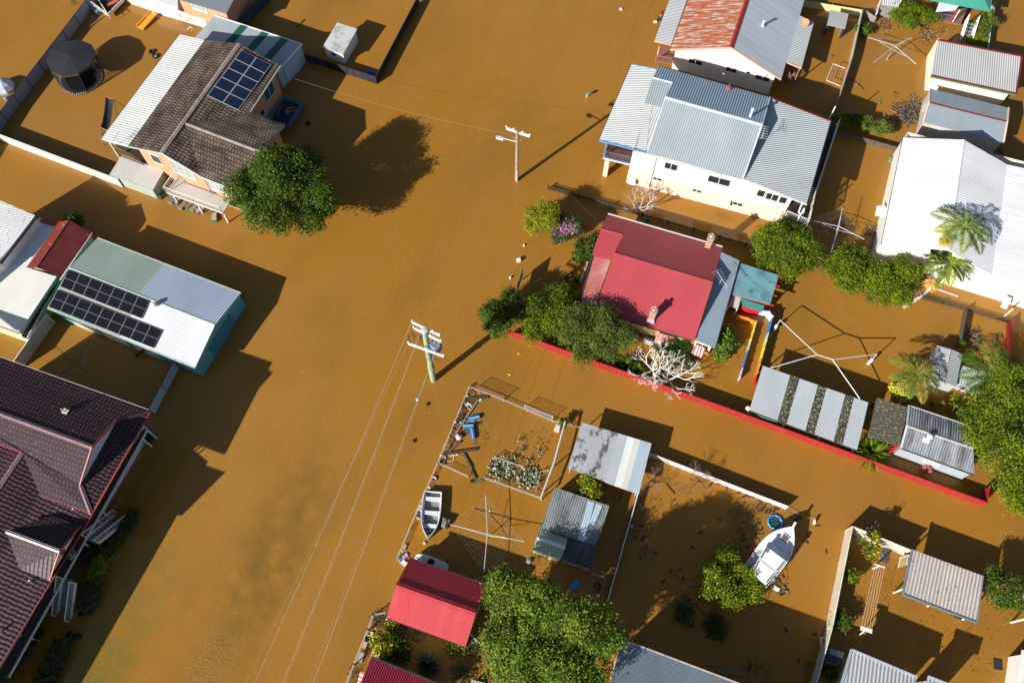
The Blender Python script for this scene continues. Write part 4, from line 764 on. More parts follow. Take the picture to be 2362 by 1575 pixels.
# ================= sheds top right =================
s = Bld('maroon_trimmed_garage', 'cream garage with silver ribbed roof edged in maroon', 'garage', W('g', 1800, 700)); q = [W('g', 1400, 430, 2.7), W('g', 2292, 602, 2.7), W('g', 2232, 1000, 2.55), W('g', 1327, 805, 2.55)]
s.roof(q, corr('silver ribbed sheeting', (.56, .57, .57), .21, .035, dirtamt=.1, line=.5)); mf = plain('maroon fascia'); s.strip(q[0], q[1], mf, .16, .14, 'fascia', .0); s.strip(q[1], q[2], mf, .16, .14, 'fascia', 0); s.strip(q[3], q[2], mf, .12, .12, 'fascia', 0); s.strip(q[3]-eb*.1, q[2]-eb*.1, plain('green gutter', (.09, .22, .10), .5), .1, .12, 'gutter', -.08)
crm = plain('cream wall paint', (.78, .70, .56), .7, .05); b0 = W('g', 1255, 960, 0); b1 = W('g', 2065, 1115, 0); dd = (b1-b0).normalized(); s.walls([b0, b0+dd*7.2, b0+dd*7.2+V((-dd.y, dd.x, 0))*4.2, b0+V((-dd.y, dd.x, 0))*4.3], crm, 2.5, fixed=True)
s = Bld('grey_gabled_shed', 'pale shed with grey-blue roof and thin maroon ridge line, below the maroon trimmed garage', 'shed', W('g', 1700, 1200)); q = [W('g', 1312, 943, 1.95), W('g', 2152, 1148, 1.95), W('g', 2098, 1515, 1.95), W('g', 1242, 1300, 1.95)]; r_a, r_b = W('g', 1303, 1088, 2.35), W('g', 2138, 1295, 2.35)
gb = corr('smooth blue grey sheeting', (.30, .35, .40), .1, .012, dirtamt=.2, line=.25); s.roof([q[0], q[1], r_b, r_a], gb); s.roof([r_a, r_b, q[2], q[3]], gb); s.cap(r_a, r_b, plain('maroon fascia'), .18); pk = plain('pale pink trim', (.72, .56, .47), .6); s.strip(q[0], r_a, pk, .12, .08, 'trim', .02); s.strip(r_a, q[3], pk, .12, .08, 'trim', .02); s.strip(q[1], r_b, pk, .12, .08, 'trim', .02); s.strip(r_b, q[2], pk, .12, .08, 'trim', .02)
pw = corr('pinkish white wall sheeting', (.62, .55, .50), .2, .02, line=.3); fo = inset(q, .1); s.walls(fo, pw, 1.9); sl_ = sorted(fo, key=lambda p: p.x)[:2]; s.ct = W('g', 1700, 1200, 0); s.win(sl_[0], sl_[1], 'g', 1253, 1150, .5, .5, n=1, frame=alu)
s = Bld('green_roofed_house', 'house with teal green roof and timber back deck at the top edge', 'house', W('g', 1700, 0)); q = [W('g', 1200, -20, 3.2), W('g', 1955, 122, 2.9), W('g', 1985, -60, 3.1), W('g', 1700, -250, 3.8)]; tg = corr('teal green sheeting', (.06, .34, .25), .2, .01, dirtamt=.1, line=.15)
ap = W('g', 1870, -60, 3.5); s.roof([q[0], q[1], ap, W('g', 1300, -200, 3.5)], tg); s.roof([q[1], W('g', 1985, -60, 2.9), W('g', 1985, -200, 2.9), ap], tg); s.walls([W('g', 1350, 20, 0), W('g', 1830, 120, 0), W('g', 1900, -200, 0), W('g', 1400, -250, 0)], plain('brown weatherboard', (.12, .07, .05), .8), 2.8, fixed=True)
dk = [W('g', 1370, 215, .75), W('g', 1640, 265, .75), W('g', 1720, 80, .75), W('g', 1420, 20, .75)]; m = MB(); m.slab(dk, .12); m.build('deck', plain('reddish deck boards', (.22, .12, .08), .8, .2), s.r)
P = [W('g', 1375, 130, 2.3), W('g', 1580, 115, 2.3), W('g', 1640, 50, 2.4), W('g', 1420, 10, 2.4)]; s.roof(P, plain('pale awning cloth', (.60, .65, .75), .6), 'deck_awning', th=.03, rec=False); s.rail([W('g', 1375, 200, .75), W('g', 1530, 225, .75)], .75, .7, plain('slate blue rail'), gap=.12); stair(s.r, W('g', 1690, 230, 1.0), V((-.25, -.95, 0)).normalized(), V((.95, -.25, 0)), 1.0, 1.2, 6)
s.post(W('g', 1555, 235, .75), .7, 2.3, wht, .08); s.post(W('g', 1530, 232, .75), .7, 2.3, rr, .08)
s = Bld('grey_lean_to', 'grey ribbed lean-to roof at the top edge, left of the climbing green bush', 'lean-to', W('g', 900, 30)); q = [W('g', 810, -30, 1.8), W('g', 1030, -10, 1.8), W('g', 975, 75, 1.6), W('g', 800, 45, 1.6)]; s.roof(q, corr('silver ribbed sheeting')); s.walls(inset(q, .06), plain('grey weathered boards', (.22, .20, .18), .9, .3), 1.6)
# animal shelter
s = Bld('open_fronted_shelter', 'small open fronted corrugated iron shelter behind the rusty roofed house', 'shelter', W('g', 320, 250)); q = [W('g', 255, 108, 1.75), W('g', 448, 150, 1.75), W('g', 412, 308, 1.5), W('g', 220, 265, 1.5)]; s.roof(q, corr('dull silver sheeting', (.42, .43, .43), .12, .03, (.15, .15, .14), .5)); fo = inset(q, .06); i_ = min(range(4), key=lambda i: (fo[i].y+fo[(i+1) % 4].y)); s.walls(fo, corr('zinc wall sheeting', (.28, .31, .33), .12, .02), 1.5, open_sides=(i_,)) 
# ================= striped carport, mossy hut =================
s = Bld('striped_carport', 'long carport roof of pale grey sheets with three lichen covered dark strips', 'carport', W('k', 500, 750)); P = [W('k', 195, 468, 1.95), W('k', 990, 745, 1.95), W('k', 905, 1100, 1.8), W('k', 95, 800, 1.8)]
lt = corr('pale grey carport sheeting', (.54, .59, .63), .1, .025, dirtamt=.1, line=.35); lk = corr('lichen covered sheeting', (.045, .042, .035), .12, .02, (.3, .3, .2), .3, patch=(.42, .42, .24), patchamt=.9, pscale=(3, 3), plo=.54, phi=.58); tt = [0, .263, .352, .525, .61, .785, .868, 1]
for i in range(7):
    a, b = tt[i], tt[i+1]; m = MB(); m.slab([P[0].lerp(P[1], a), P[0].lerp(P[1], b), P[3].lerp(P[2], b), P[3].lerp(P[2], a)], .05); o = m.build('roof_sheet', lk if i % 2 else lt, s.r)
    if i % 2: o['label'] = 'lichen covered strip'
s.strip(P[3], P[2], drk, .1, .1, 'beam', -.12); s.strip(P[0], P[1], alu, .08, .08, 'beam', -.1)
for t_ in (.01, .34, .67, .985):
    for A, B, o in ((P[3], P[2], eb*.1), (P[0], P[1], -eb*.15)): p = A.lerp(B, t_)+o; s.post(p, -.5, 1.75, drk, .09)
m = MB(); m.slab([W('k', 150, 830, 1.0), W('k', 310, 885, 1.0), W('k', 300, 900, .8), W('k', 210, 880, .8)], .1); m.build('teal_cover', plain('dark teal cloth'), s.r)
s = Bld('mossy_carport', 'grey brown corrugated roof spotted with yellow lichen, joined to the dark ribbed hut', 'lean-to', W('x', 330, 950)); P = [W('x', 212, 668, 1.85), W('x', 560, 780, 1.95), W('x', 465, 1225, 1.95), W('x', 105, 1110, 1.75)]
s.roof(P, corr('lichen spotted sheeting', (.10, .085, .065), .15, .03, (.2, .18, .12), .4, patch=(.40, .40, .17), patchamt=.75, pscale=(2.2, 2.2), plo=.52, phi=.66)); 
for i, t_ in ((0, .04), (3, .04)): s.post(P[i]+ea*.12+(eb*-.1 if i == 0 else eb*.1), -.5, 1.7, drk, .09)
s.post(P[2]+eb*.1-ea*.1, -.5, 1.8, plain('bright red paint'), .2)
s = Bld('grey_roofed_hut', 'hut with streaky grey ribbed roof and round vent, beside the big leafy tree', 'hut', W('x', 900, 1150)); q = [W('x', 572, 760, 2.0), W('x', 1330, 1015, 2.0), W('x', 1310, 1545, 1.95), W('x', 480, 1240, 1.95)]; ra, rb = W('x', 548, 985, 2.45), W('x', 1300, 1240, 2.45)
dz = corr('streaky zinc sheeting', (.34, .38, .42), .2, .035, (.05, .05, .06), .8, patch=(.045, .042, .045), patchamt=.8, pscale=(.8, .15), plo=.45, phi=.65, line=.5); s.roof([q[0], q[1], rb, ra], dz); s.roof([ra, rb, q[2], q[3]], dz); s.cap(ra, rb, plain('weathered grey board'), .22); s.strip(q[0], q[1], alu, .1, .1, 'gutter', -.03); s.strip(q[3], q[2], drk, .1, .08, 'gutter', -.03); s.strip(q[0], ra, alu, .14, .08, 'flashing', .03); s.strip(ra, q[3], alu, .14, .08, 'flashing', .03)
pbw = corr('pale blue grey wall boards', (.42, .47, .54), .2, .02, line=.3); fo = inset(q, .14); s.walls(fo, pbw, 1.9); sf = sorted(fo, key=lambda p: p.y)[:2]; s.ct = W('x', 950, 1150, 0); s.win(sf[0], sf[1], 'x', 822, 1410, 1.1, .35, n=2, pane=plain('orange blind', (.6, .28, .1), .6))
c = W('x', 790, 1125, 2.35); m = MB(); m.box(c-ea*.1-eb*.15-UP*.12, .5, .5, .1); m.lathe(c, [(.12, 0), (.12, .2), (.22, .24), (.24, .36), (.15, .46), (0, .5)], 12); m.build('roof_vent', plain('shiny pale vent', (.70, .74, .74), .3), s.r, True)
s = Bld('silver_shed', 'small silver ribbed shed with a rust spotted ridge between two palms', 'shed', W('x', 950, 350)); q = [W('x', 890, 83, 1.55), W('x', 1175, 180, 1.3), W('x', 1105, 545, 1.3), W('x', 815, 455, 1.55)]; ra, rb = W('x', 1045, 125, 1.65), W('x', 965, 490, 1.65); q[0].z = 1.35; sv = corr('silver wall sheeting', (.48, .52, .55), .2, .035, line=.4); s.roof([W('x', 890, 83, 1.4), ra, rb, W('x', 815, 455, 1.4)], sv); s.roof([ra, W('x', 1175, 180, 1.35), W('x', 1105, 545, 1.35), rb], sv)
s.cap(ra, rb, corr('rust spotted ridge', (.6, .6, .6), .4, .01, patch=(.45, .09, .03), patchamt=1, pscale=(.2, 2.5), plo=.48, phi=.5), .14); s.walls(inset([W('x', 890, 83, 1.4), W('x', 1175, 180, 1.35), W('x', 1105, 545, 1.35), W('x', 815, 455, 1.4)], .04), sv, 1.35)
s = Bld('silver_lean_to', 'low silver roof half hidden under the feathery coconut palm', 'lean-to', W('x', 1350, 450)); q = [W('x', 1180, 310, 1.2), W('x', 1560, 430, 1.2), W('x', 1450, 640, 1.0), W('x', 1110, 510, 1.0)]; s.roof(q, sv); s.walls(inset(q, .05), sv, 1.0)
# ================= mesh yard sheds =================
s = Bld('grey_carport', 'corrugated carport roof, stained grey on one side and bright white on the other', 'carport', W('l', 1700, 650)); P = [W('l', 1510, 372, 1.45), W('l', 2035, 530, 1.5), W('l', 1940, 907, 1.45), W('l', 1403, 718, 1.4)]; st = corr('stained grey sheeting', (.46, .49, .52), .1, .02, dirtamt=.3, patch=(.07, .05, .05), patchamt=.85, pscale=(.35, .25), plo=.52, phi=.58, off=6)
tt = [(0, .53, st), (.53, .66, corr('light grey sheeting', (.50, .56, .60), .1, .015)), (.66, .76, corr('bright white strip', (.80, .82, .83), .1, .01, dirtamt=.05, line=.05)), (.76, .84, corr('cream white strip', (.70, .70, .66), .1, .01, line=.1)), (.84, 1, corr('pale silver blue sheeting', (.46, .56, .66), .1, .015))]
for a, b, mm in tt: e_ = (P[3]-P[0]).normalized()*(.22 if a > .5 else 0); m = MB(); m.slab([P[0].lerp(P[1], a), P[0].lerp(P[1], b), P[3].lerp(P[2], b)+e_*.3, P[3].lerp(P[2], a)+e_*.3], .04); m.build('roof_sheet', mm, s.r)
for t_ in (.03, .45, .97):
    for A, B, o in ((P[3], P[2], eb*.2), (P[0], P[1], -eb*.2)): p = A.lerp(B, t_)+o; s.post(p, -.5, 1.35, alu, .07)
s = Bld('mouldy_grey_shed', 'old shed with mouldy dark grey ribbed roof and pale blue sheets, beside the orange tree', 'shed', W('l', 1450, 1100)); q = [W('l', 1305, 860, 1.5), W('l', 1717, 1000, 1.5), W('l', 1620, 1300, 1.5), W('l', 1200, 1165, 1.5)]; mg = corr('mouldy grey sheeting', (.28, .31, .32), .18, .03, (.04, .04, .035), .8, patch=(.03, .03, .028), patchamt=.8, pscale=(.9, .2), plo=.48, phi=.68, line=.5)
s.roof(q, mg); s.roof([W('l', 1410, 1232, 1.4), W('l', 1620, 1300, 1.45), W('l', 1580, 1480, 1.25), W('l', 1352, 1402, 1.2)], corr('black mouldy sheeting', (.07, .07, .065), .2, .045, (.3, .3, .3), .6, line=.6)); a = lambda u, v: q[0].lerp(q[1], u).lerp(q[3].lerp(q[2], u), v)+UP*.03; s.roof([a(.62, .05), a(.74, .05), a(.78, 1), a(.66, 1)], corr('pale blue sheet', (.48, .60, .72), .18, .02, dirtamt=.2, line=.3), 'roof_sheet', rec=False); s.roof([a(.78, .05), a(.88, .05), a(.86, .55), a(.76, .55)], corr('pale blue sheet'), 'roof_sheet', rec=False)
s.walls(inset([q[0], q[1], W('l', 1580, 1480, 1.25), W('l', 1352, 1402, 1.2), W('l', 1410, 1232, 1.4), q[3]], .08), plain('grey weathered boards'), 1.2)
s = Bld('pale_green_shed', 'small pale green ribbed shed joined to the corner of the mouldy grey shed', 'shed', W('l', 1270, 1280)); q = [W('l', 1190, 1170, 1.2), W('l', 1410, 1242, 1.2), W('l', 1352, 1400, 1.2), W('l', 1140, 1330, 1.2)]; ra, rb = W('l', 1170, 1240, 1.5), W('l', 1385, 1315, 1.5); pg = corr('pale green sheeting', (.46, .56, .44), .18, .03, line=.45, dirtamt=.1); s.roof([q[0], q[1], rb, ra], pg); s.roof([ra, rb, q[2], q[3]], pg); s.cap(ra, rb, wht, .28); s.walls(inset(q, .05), pg, 1.1)
# ================= red garage and neighbours, bottom =================
s = Bld('red_roofed_garage', 'garage with bright red ribbed gable roof beside the mango tree', 'garage', W('m', 800, 600)); rg2 = corr('bright red sheeting', (.50, .032, .045), .115, .025, (.55, .2, .2), .25, line=.35, rough=.45); ra, rb = W('m', 475, 385, 3.0), W('m', 1132, 618, 3.0); q = [W('m', 592, 165, 1.9), 0, W('m', 1045, 895, 1.95), W('m', 395, 655, 1.95)]; q[1] = q[0]+(rb-ra)*1.0
s.roof([q[0], q[1], rb, ra], rg2); s.roof([ra, rb, q[2], q[3]], rg2); s.cap(ra, rb, rg2, .5); s.strip(q[3], q[2], plain('dark maroon gutter', (.09, .015, .012), .5), .12, .1, 'gutter', -.05); s.strip(q[0], q[1], drk, .1, .1, 'gutter', -.05); s.walls(inset(q, .12), plain('grey green wall', (.35, .38, .33), .7), 1.9)
s = Bld('red_roofed_house', 'crimson ribbed roof cut off by the bottom edge, left of the grass tree', 'house', W('z', 700, 1200)); q = [W('z', 530, 862, 2.0), W('z', 1600, 1290, 2.0), W('z', 1450, 1700, 2.9), W('z', 330, 1300, 2.9)]; q[3] = W('z', 350, 1290, 2.0)+V((0, 0, .0)); q = [W('z', 530, 862, 1.9), W('z', 1620, 1295, 1.9), W('z', 1480, 1720, 2.9), W('z', 250, 1480, 2.9)]; s.roof([W('z', 530, 862, 1.9), W('z', 1620, 1295, 1.9), W('z', 1430, 1650, 2.5), W('z', 330, 1330, 2.5)], corr('crimson sheeting', (.33, .02, .055), .17, .03, (.4, .1, .14), .3, line=.45)); s.strip(W('z', 530, 862, 1.9), W('z', 1620, 1295, 1.9), drk, .12, .1, 'gutter', -.03)
s.walls(inset([W('z', 530, 862, 1.9), W('z', 1620, 1295, 1.9), W('z', 1430, 1650, 2.5), W('z', 330, 1330, 2.5)], .12), plain('cream board'), 1.8)
m = MB(); a = W('z', 355, 1088, 1.3); b = W('z', 300, 1290, 1.3); d = b-a
for i in range(7): p = a+d*(i/6.); q = a+d*((i+1)/6.); m.slab([p, q, q+ea*.45+UP*.35, p+ea*.45+UP*.35], .03, i % 2)
m.build('striped_awning', [plain('coral stripe', (.7, .12, .08), .6), wht], s.r)
s = Bld('maroon_roofed_shed', 'corner of a maroon ribbed roof showing under the lower left of the mango tree', 'shed', W('m', 1340, 1120)); q = [W('m', 1285, 1020, 1.5), W('m', 1560, 1100, 1.5), W('m', 1500, 1330, 1.9), W('m', 1210, 1230, 1.9)]; s.roof(q, corr('maroon pink sheeting', (.28, .04, .06), .2, .04, line=.5)); s.walls(inset(q, .1), plain('cream board'), 1.5)
s = Bld('blue_grey_roofed_house', 'worn blue-grey corrugated roof cut off by the bottom edge, right of the mango tree', 'house', W('n', 400, 1450)); q = [W('n', 95, 1292, 4.15), W('n', 830, 1570, 4.15)]; d = (q[1]-q[0]).normalized(); q[1] = q[1]+d*5.5; q += [q[1]-eb*4.5+UP*1.2, q[0]-eb*4.5+UP*1.2]; s.roof(q, corr('worn blue grey sheeting', (.27, .34, .40), .1, .02, (.35, .35, .33), .5, line=.35)); s.strip(q[0], q[1], plain('pale rust gutter', (.5, .42, .38), .6, .3), .1, .1, 'gutter', -.02); s.walls(inset(q, .3), plain('cream board'), 4.0)
# patio bottom right
s = Bld('patio_cover', 'freestanding patio cover with dirty pinkish white ribbed roof and pale posts', 'pergola', W('o', 1200, 800)); P = [W('o', 978, 505, 1.98), W('o', 1542, 715, 1.98), W('o', 1492, 1088, 1.85), W('o', 902, 862, 1.85)]; s.roof(P, corr('dirty pinkish white sheeting', (.52, .47, .43), .26, .04, (.2, .17, .13), .4, patch=(.13, .10, .05), patchamt=.8, pscale=(1.6, 1.4), plo=.59, phi=.63, line=.4)); gg = plain('slate gutter', (.16, .18, .22), .5); s.strip(P[3], P[2], gg, .14, .12); s.strip(P[0], P[3], gg, .14, .12); s.strip(P[1], P[2], gg, .1, .12)
for x, y in ((830, 850), (1100, 955), (1378, 1062)): s.post(W('o', x, y, 0), -.4, 1.8, wht, .12, rnd=True)
for t_ in (.05, .95): s.post(P[0].lerp(P[1], t_)-eb*.2, -.4, 1.85, wht, .12, rnd=True)
s = Bld('silver_roofed_house', 'cream house with silver ribbed roof at the bottom edge beside the cream fence', 'house', W('o', 700, 1450)); q = [W('o', 497, 1300, 2.4), W('o', 1018, 1520, 2.4), W('o', 960, 1750, 2.7), W('o', 410, 1600, 2.7)]; slv = corr('silver white sheeting', (.55, .58, .60), .26, .04, (.25, .2, .17), .4, line=.4); s.roof(q, slv); s.strip(q[0], q[1], plain('blue grey gutter', (.38, .44, .50), .5), .14, .12); s.strip(q[0], q[3], plain('blue grey gutter'), .16, .14, 'flashing'); s.walls(inset(q, .3), plain('cream wall paint'), 2.3)
s = Bld('silver_roofed_house', 'tip of a silver ribbed roof at the bottom edge, right of the longer silver roof', 'house', W('o', 1150, 1560)); q = [W('o', 1105, 1513, 2.7), W('o', 1330, 1600, 2.7), W('o', 1280, 1750, 2.9), W('o', 1060, 1680, 2.9)]; s.roof(q, slv); s.strip(q[0], q[1], plain('blue grey gutter'), .14, .12); s.walls(inset(q, .2), plain('cream wall paint'), 2.5)
s = Bld('white_walled_house', 'white wall and pale roof edge of a house at the bottom right corner', 'house', W('o', 1870, 1500)); q = [W('o', 1872, 1310, 2.4), W('o', 2200, 1420, 2.4), W('o', 2100, 1900, 2.4), W('o', 1838, 1570, 2.4)]; s.roof(q, ltb); s.strip(q[0], q[3], wht, .35, .12, 'fascia'); s.walls(inset(q, .15), wht, 2.3)
s = Bld('white_shade_cover', 'corner of a white cover on a round post beside the red flowering bush', 'pergola', W('o', 1850, 900)); q = [W('o', 1775, 845, 2.0), W('o', 1990, 920, 2.0), W('o', 1960, 1010, 1.9), W('o', 1800, 880, 1.9)]; s.roof(q, wroof, th=.1); s.post(W('o', 1765, 1085, 0), -.4, 1.9, wht, .14, rnd=True)
s = Bld('water_tank_cupboard', 'dark panelled box on the cream fence beside the bottom right cream house', 'cupboard', W('o', 370, 1380)); q = [W('o', 330, 1290, 1.5), W('o', 442, 1325, 1.5), W('o', 415, 1430, 1.5), W('o', 300, 1400, 1.5)]; s.roof(q, corr('dark glossy lid', (.02, .03, .04), .3, .02, line=.1), 'lid'); s.walls(inset(q, .03), plain('slate gutter'), 1.45)
s = Bld('grey_roofed_shed', 'tiny corner of a grey ribbed roof at the bottom edge left of the maroon roof', 'shed', W('m', 1150, 1180)); q = [W('m', 1100, 1163, 1.6), W('m', 1240, 1200, 1.6), W('m', 1220, 1300, 1.7), W('m', 1070, 1260, 1.7)]; s.roof(q, corr('silver ribbed sheeting')); s.walls(inset(q, .05), drk, 1.5)
# ================= power poles and wires =================
def conductor(name, label, pts, r=.018, mat=None, sag=.3, group=None):
    m = MB(); P = []
    for a, b in zip(pts[:-1], pts[1:]):
        for i in range(13): t_ = i/12; P.append(V(a).lerp(V(b), t_)-UP*(sag*4*t_*(1-t_)))
    m.tube(P, r*.5, 4); return solo(name, m, mat or plain('pale aluminium wire', (.62, .60, .58), .4, .05), label, 'cable', V(pts[0]), group)
def crossarm(t, c, A, B, mat, ins=(0., .3, .7, 1.), wd=.14, name='crossarm', down=False):
    m = MB(); m.beam(A, B, wd, wd); o = m.build(name, mat, t)
    for u in ins:
        p = A.lerp(B, u)+UP*.07; g = MB(); g.lathe(p, [(.03, 0), (.03, .1), (.075, .12), (.05, .17), (.07, .2), (.03, .28)], 9); q = g.build('insulator', plain('white porcelain', (.7, .72, .72), .2), t, True); q.parent = o
b1 = W('p', 935, 1378, 0); t = thing('power_pole', 'thick green power pole carrying three crossarms and a transformer', 'power pole', b1); T_ = V((b1.x, b1.y, 9.2)); tp = W('p', 775, 490, 9.2); T_ = tp
m = MB(); m.tube([b1-UP*.6, b1.lerp(tp, .5), tp], .26, 14, .20); m.build('pole', plain('green stained timber', (.27, .37, .22), .8, .25), t); m = MB(); m.lathe(tp, [(.24, -.05), (.24, .05), (.0, .09)], 14); m.build('pole_cap', alu, t)
arm = plain('pale grey paint', (.66, .69, .72), .5); A1, A2 = W('p', 560, 340, 9.0), W('p', 1055, 580, 9.0); B1, B2 = W('p', 585, 445, 8.4), W('p', 1080, 690, 8.4); C1_, C2_ = W('p', 490, 725, 7.1), W('p', 1125, 955, 7.1)
crossarm(t, 0, A1, A2, arm, (0, .75, 1)); crossarm(t, 0, B1, B2, arm, (0, .27, .62, 1)); crossarm(t, 0, C1_, C2_, arm, (0, .22, .75, 1))
m = MB(); tc_ = W('p', 985, 770, 6.9); m.lathe(tc_-UP*.45, [(.42, 0), (.45, .1), (.45, .8), (.36, .9), (0, .92)], 16); m.beam(tc_-UP*.2, b1.lerp(tp, .78), .2, .12)
for i in range(7): a = i*.9; p = tc_+V((math.cos(a), math.sin(a), 0))*.44-UP*.3; m.beam(p, p+UP*.55, .06, .05)
m.build('transformer', plain('slate blue enamel', (.13, .19, .26), .4), t)
for k_, (x, y) in enumerate(((900, 640), (960, 700), (1030, 730))):
    p = W('p', x, y, 7.9); g = MB(); g.lathe(p-UP*.3, [(.04, 0), (.07, .1), (.04, .2), (.07, .3), (.04, .4), (.06, .5)], 8); g.build('insulator', plain('brown porcelain', (.35, .22, .15), .3), t, True)
m = MB(); R = random.Random(4)
for i in range(14):
    a = W('p', R.uniform(880, 1080), R.uniform(700, 920), R.uniform(6.2, 7.2)); b = W('p', R.uniform(760, 1080), R.uniform(880, 1060), R.uniform(5.2, 6)); m.tube([a, a.lerp(b, .5)-UP*.3+V((R.uniform(-.3, .3), 0, 0)), b], .018, 4)
for x, y in ((480, 590), (560, 530), (690, 590), (720, 560)): p = W('p', x, y, 8); m.tube([p, p+V((.15, -.3, -.5))], .06, 6, .03)
m.build('droppers', plain('black cable', (.03, .03, .03), .5), t)
m = MB(); c = b1.lerp(tp, .27); m.lathe(c, [(.3, 0), (.3, .07), (.26, .1)], 14); m.build('collar', plain('pinkish band', (.35, .22, .2), .6), t)
b2 = W('q', 900, 1432, 0); t2_ = thing('power_pole', 'slim weathered timber power pole with one white crossarm and a street light', 'power pole', b2); tp2 = W('q', 912, 322, 7.1); m = MB(); m.tube([b2-UP*.6, b2.lerp(tp2, .5), tp2], .17, 10, .12); m.build('pole', plain('weathered pink grey timber', (.33, .25, .20), .9, .4, scale=5), t2_); m = MB(); m.box(b2+V((.02, -.17, 0)), .07, .05, 1.7); m.build('cable_guard', plain('galvanised steel'), t2_)
D1, D2 = W('q', 668, 258, 6.85), W('q', 1195, 440, 6.85); crossarm(t2_, 0, D1, D2, wht, (0, .3, .7, 1), .17)
la = W('q', 885, 555, 5.6); lb = W('q', 580, 485, 5.9); o = MB(); o.tube([la, lb], .045, 7); L_ = o.build('lamp_arm', wht, t2_); m = MB(); P0 = W('q', 515, 470, 5.9); d = (lb-la).normalized(); q = V((-d.y, d.x, 0))
m.hexa([P0+d*(i*.33)+q*(j*.2)+UP*k for k, i, j in ((-.08, -1, -1), (-.08, 1, -.7), (-.08, 1, .7), (-.08, -1, 1), (.06, -.8, -.8), (.06, .9, -.5), (.06, .9, .5), (.06, -.8, .8))]); q_ = m.build('lamp_head', wht, t2_); q_.parent = L_
m = MB(); c = W('q', 905, 490, 5.9); m.beam(c-ea*.1, c+ea*.35, .05, .05); m.tube([W('q', 780, 430, 6.1), W('q', 850, 480, 5.9), c], .015, 4); m.tube([W('q', 860, 240, 6.8), W('q', 930, 320, 6.6), W('q', 1060, 280, 6.8)], .015, 4); m.build('service_bracket', plain('galvanised steel'), t2_)
wn2 = [D1, D1.lerp(D2, .3), D1.lerp(D2, .7), D2]; wC = [C1_, C1_.lerp(C2_, .22), C1_.lerp(C2_, .75), C2_]
for i, wd_ in enumerate(('leftmost', 'second from the left', 'third from the left', 'rightmost')):
    conductor('power_line', f'thin overhead wire between the two power poles, {wd_} of four', [wC[i]+UP*.3, wn2[i]+UP*.3], .011, plain('faint wire', (.33, .21, .09), .6), sag=.5, group='wires between the power poles')
ups = ((2010, 0), (2100, 0), (2180, 0), (2230, 0))
for i, (x, y) in enumerate(ups):
    conductor('power_line', f'faint overhead wire from timber pole to the top edge, {("leftmost","second from the left","third from the left","rightmost")[i]} of four', [wn2[i]+UP*.3, W('e', x, y, 6.5)], .009, plain('faint wire'), sag=.3, group='wires above the timber pole')
lo_ = ((590, 1575, 8.6), (655, 1575, 8.6), (725, 1575, 8.6)); src = (A1, B1.lerp(B2, .27), B2.lerp(A2, .5))
for i in range(3): x, y, z = lo_[i]; conductor('power_line', f'bright overhead wire from the green pole to the bottom edge, {("leftmost","middle","rightmost")[i]} of three', [src[i]+UP*.2, W('t', x-8, y, z)], .02, sag=.4, group='bright wires below the green pole')
for i, (x, c) in enumerate(((610, C1_), (700, C1_.lerp(C2_, .22)), (755, C1_.lerp(C2_, .75)))): conductor('power_line', f'faint lower wire from the green pole to the bottom edge, {("leftmost","middle","rightmost")[i]} of three', [c+UP*.2, W('t', x-50, 1578, 6.4)], .008, sag=.4, group='faint wires below the green pole')
conductor('power_line', 'service wire from the timber pole to the brown tiled house', [W('q', 780, 400, 6.3), W('e', 0, 595, 3.2)], .011, plain('dull wire', (.35, .3, .26), .5), .6)
conductor('power_line', 'service wire from the timber pole down to the red roofed house', [W('q', 985, 520, 5.9), W('i', 180, 735, 2.4)], .009, plain('dark wire', (.12, .1, .09), .5), .3)
# ================= fences =================
blf = corr('slate blue fence sheeting', (.30, .33, .42), .18, .02, line=.3); whf = corr('white fence sheeting', (.66, .64, .60), .16, .02, line=.25)
dp = plain('dark blue fence post', (.03, .035, .06), .5)
T = lambda k, x, y, z: W(k, x, y, z)
fence('metal_fence', 'slate blue metal fence along the left yard beside the trampoline', [T('a', -260, 1250, 1.3), T('a', 0, 845, 1.3), T('a', 645, 5, 1.3), T('a', 760, -150, 1.3)], 1.3, blf, dp, step=2.3, railm=dp)
fence('metal_fence', 'white metal fence running from the left edge to the low green shed', [T('a', -150, 960, 1.2), T('a', 885, 1352, 1.2)], 1.2, whf, wht, step=2.2)
fence('metal_fence', 'pale metal fence behind the orange slide at the top left', [T('a', 930, -45, 1.2), T('a', 1545, 155, 1.2)], 1.2, whf, wht, step=1.9)
nvy = corr('black blue fence sheeting', (.015, .02, .035), .16, .02, line=.2); fence('metal_fence', 'dark navy metal fence enclosing the yard with the white hut', [T('e', 930, -30, .95), T('e', 607, 583, .95), T('e', 75, 410, .95)], .95, nvy, dp, step=2.4, railm=dp)
fence('metal_fence', 'dark blue fence between the orange brick house and the hut yard at the top edge', [T('a', 2010, -60, 1.2), T('a', 1800, 165, 1.2)], 1.2, corr('teal navy fence sheeting', (.03, .06, .09), .16, .02), dp)
msh = plain('galvanised mesh', (.48, .46, .44), .5, .1)
fence('mesh_fence', 'long low wire mesh fence round the rubbish strewn yard, following the street', [T('l', 660, 100, .4), T('l', 420, 680, .4), T('l', 300, 950, .4), T('l', 115, 1395, .4), T('l', 175, 1455, .4)], .4, msh, alu, step=2.8, mesh=True, pw=.05)
fence('mesh_fence', 'sagging wire mesh fence along the top of the rubbish strewn yard', [T('l', 660, 100, .3), T('l', 920, 200, .3), T('l', 1290, 358, .3), T('l', 1500, 410, .3)], .3, msh, alu, step=2.2, mesh=True, pw=.05)
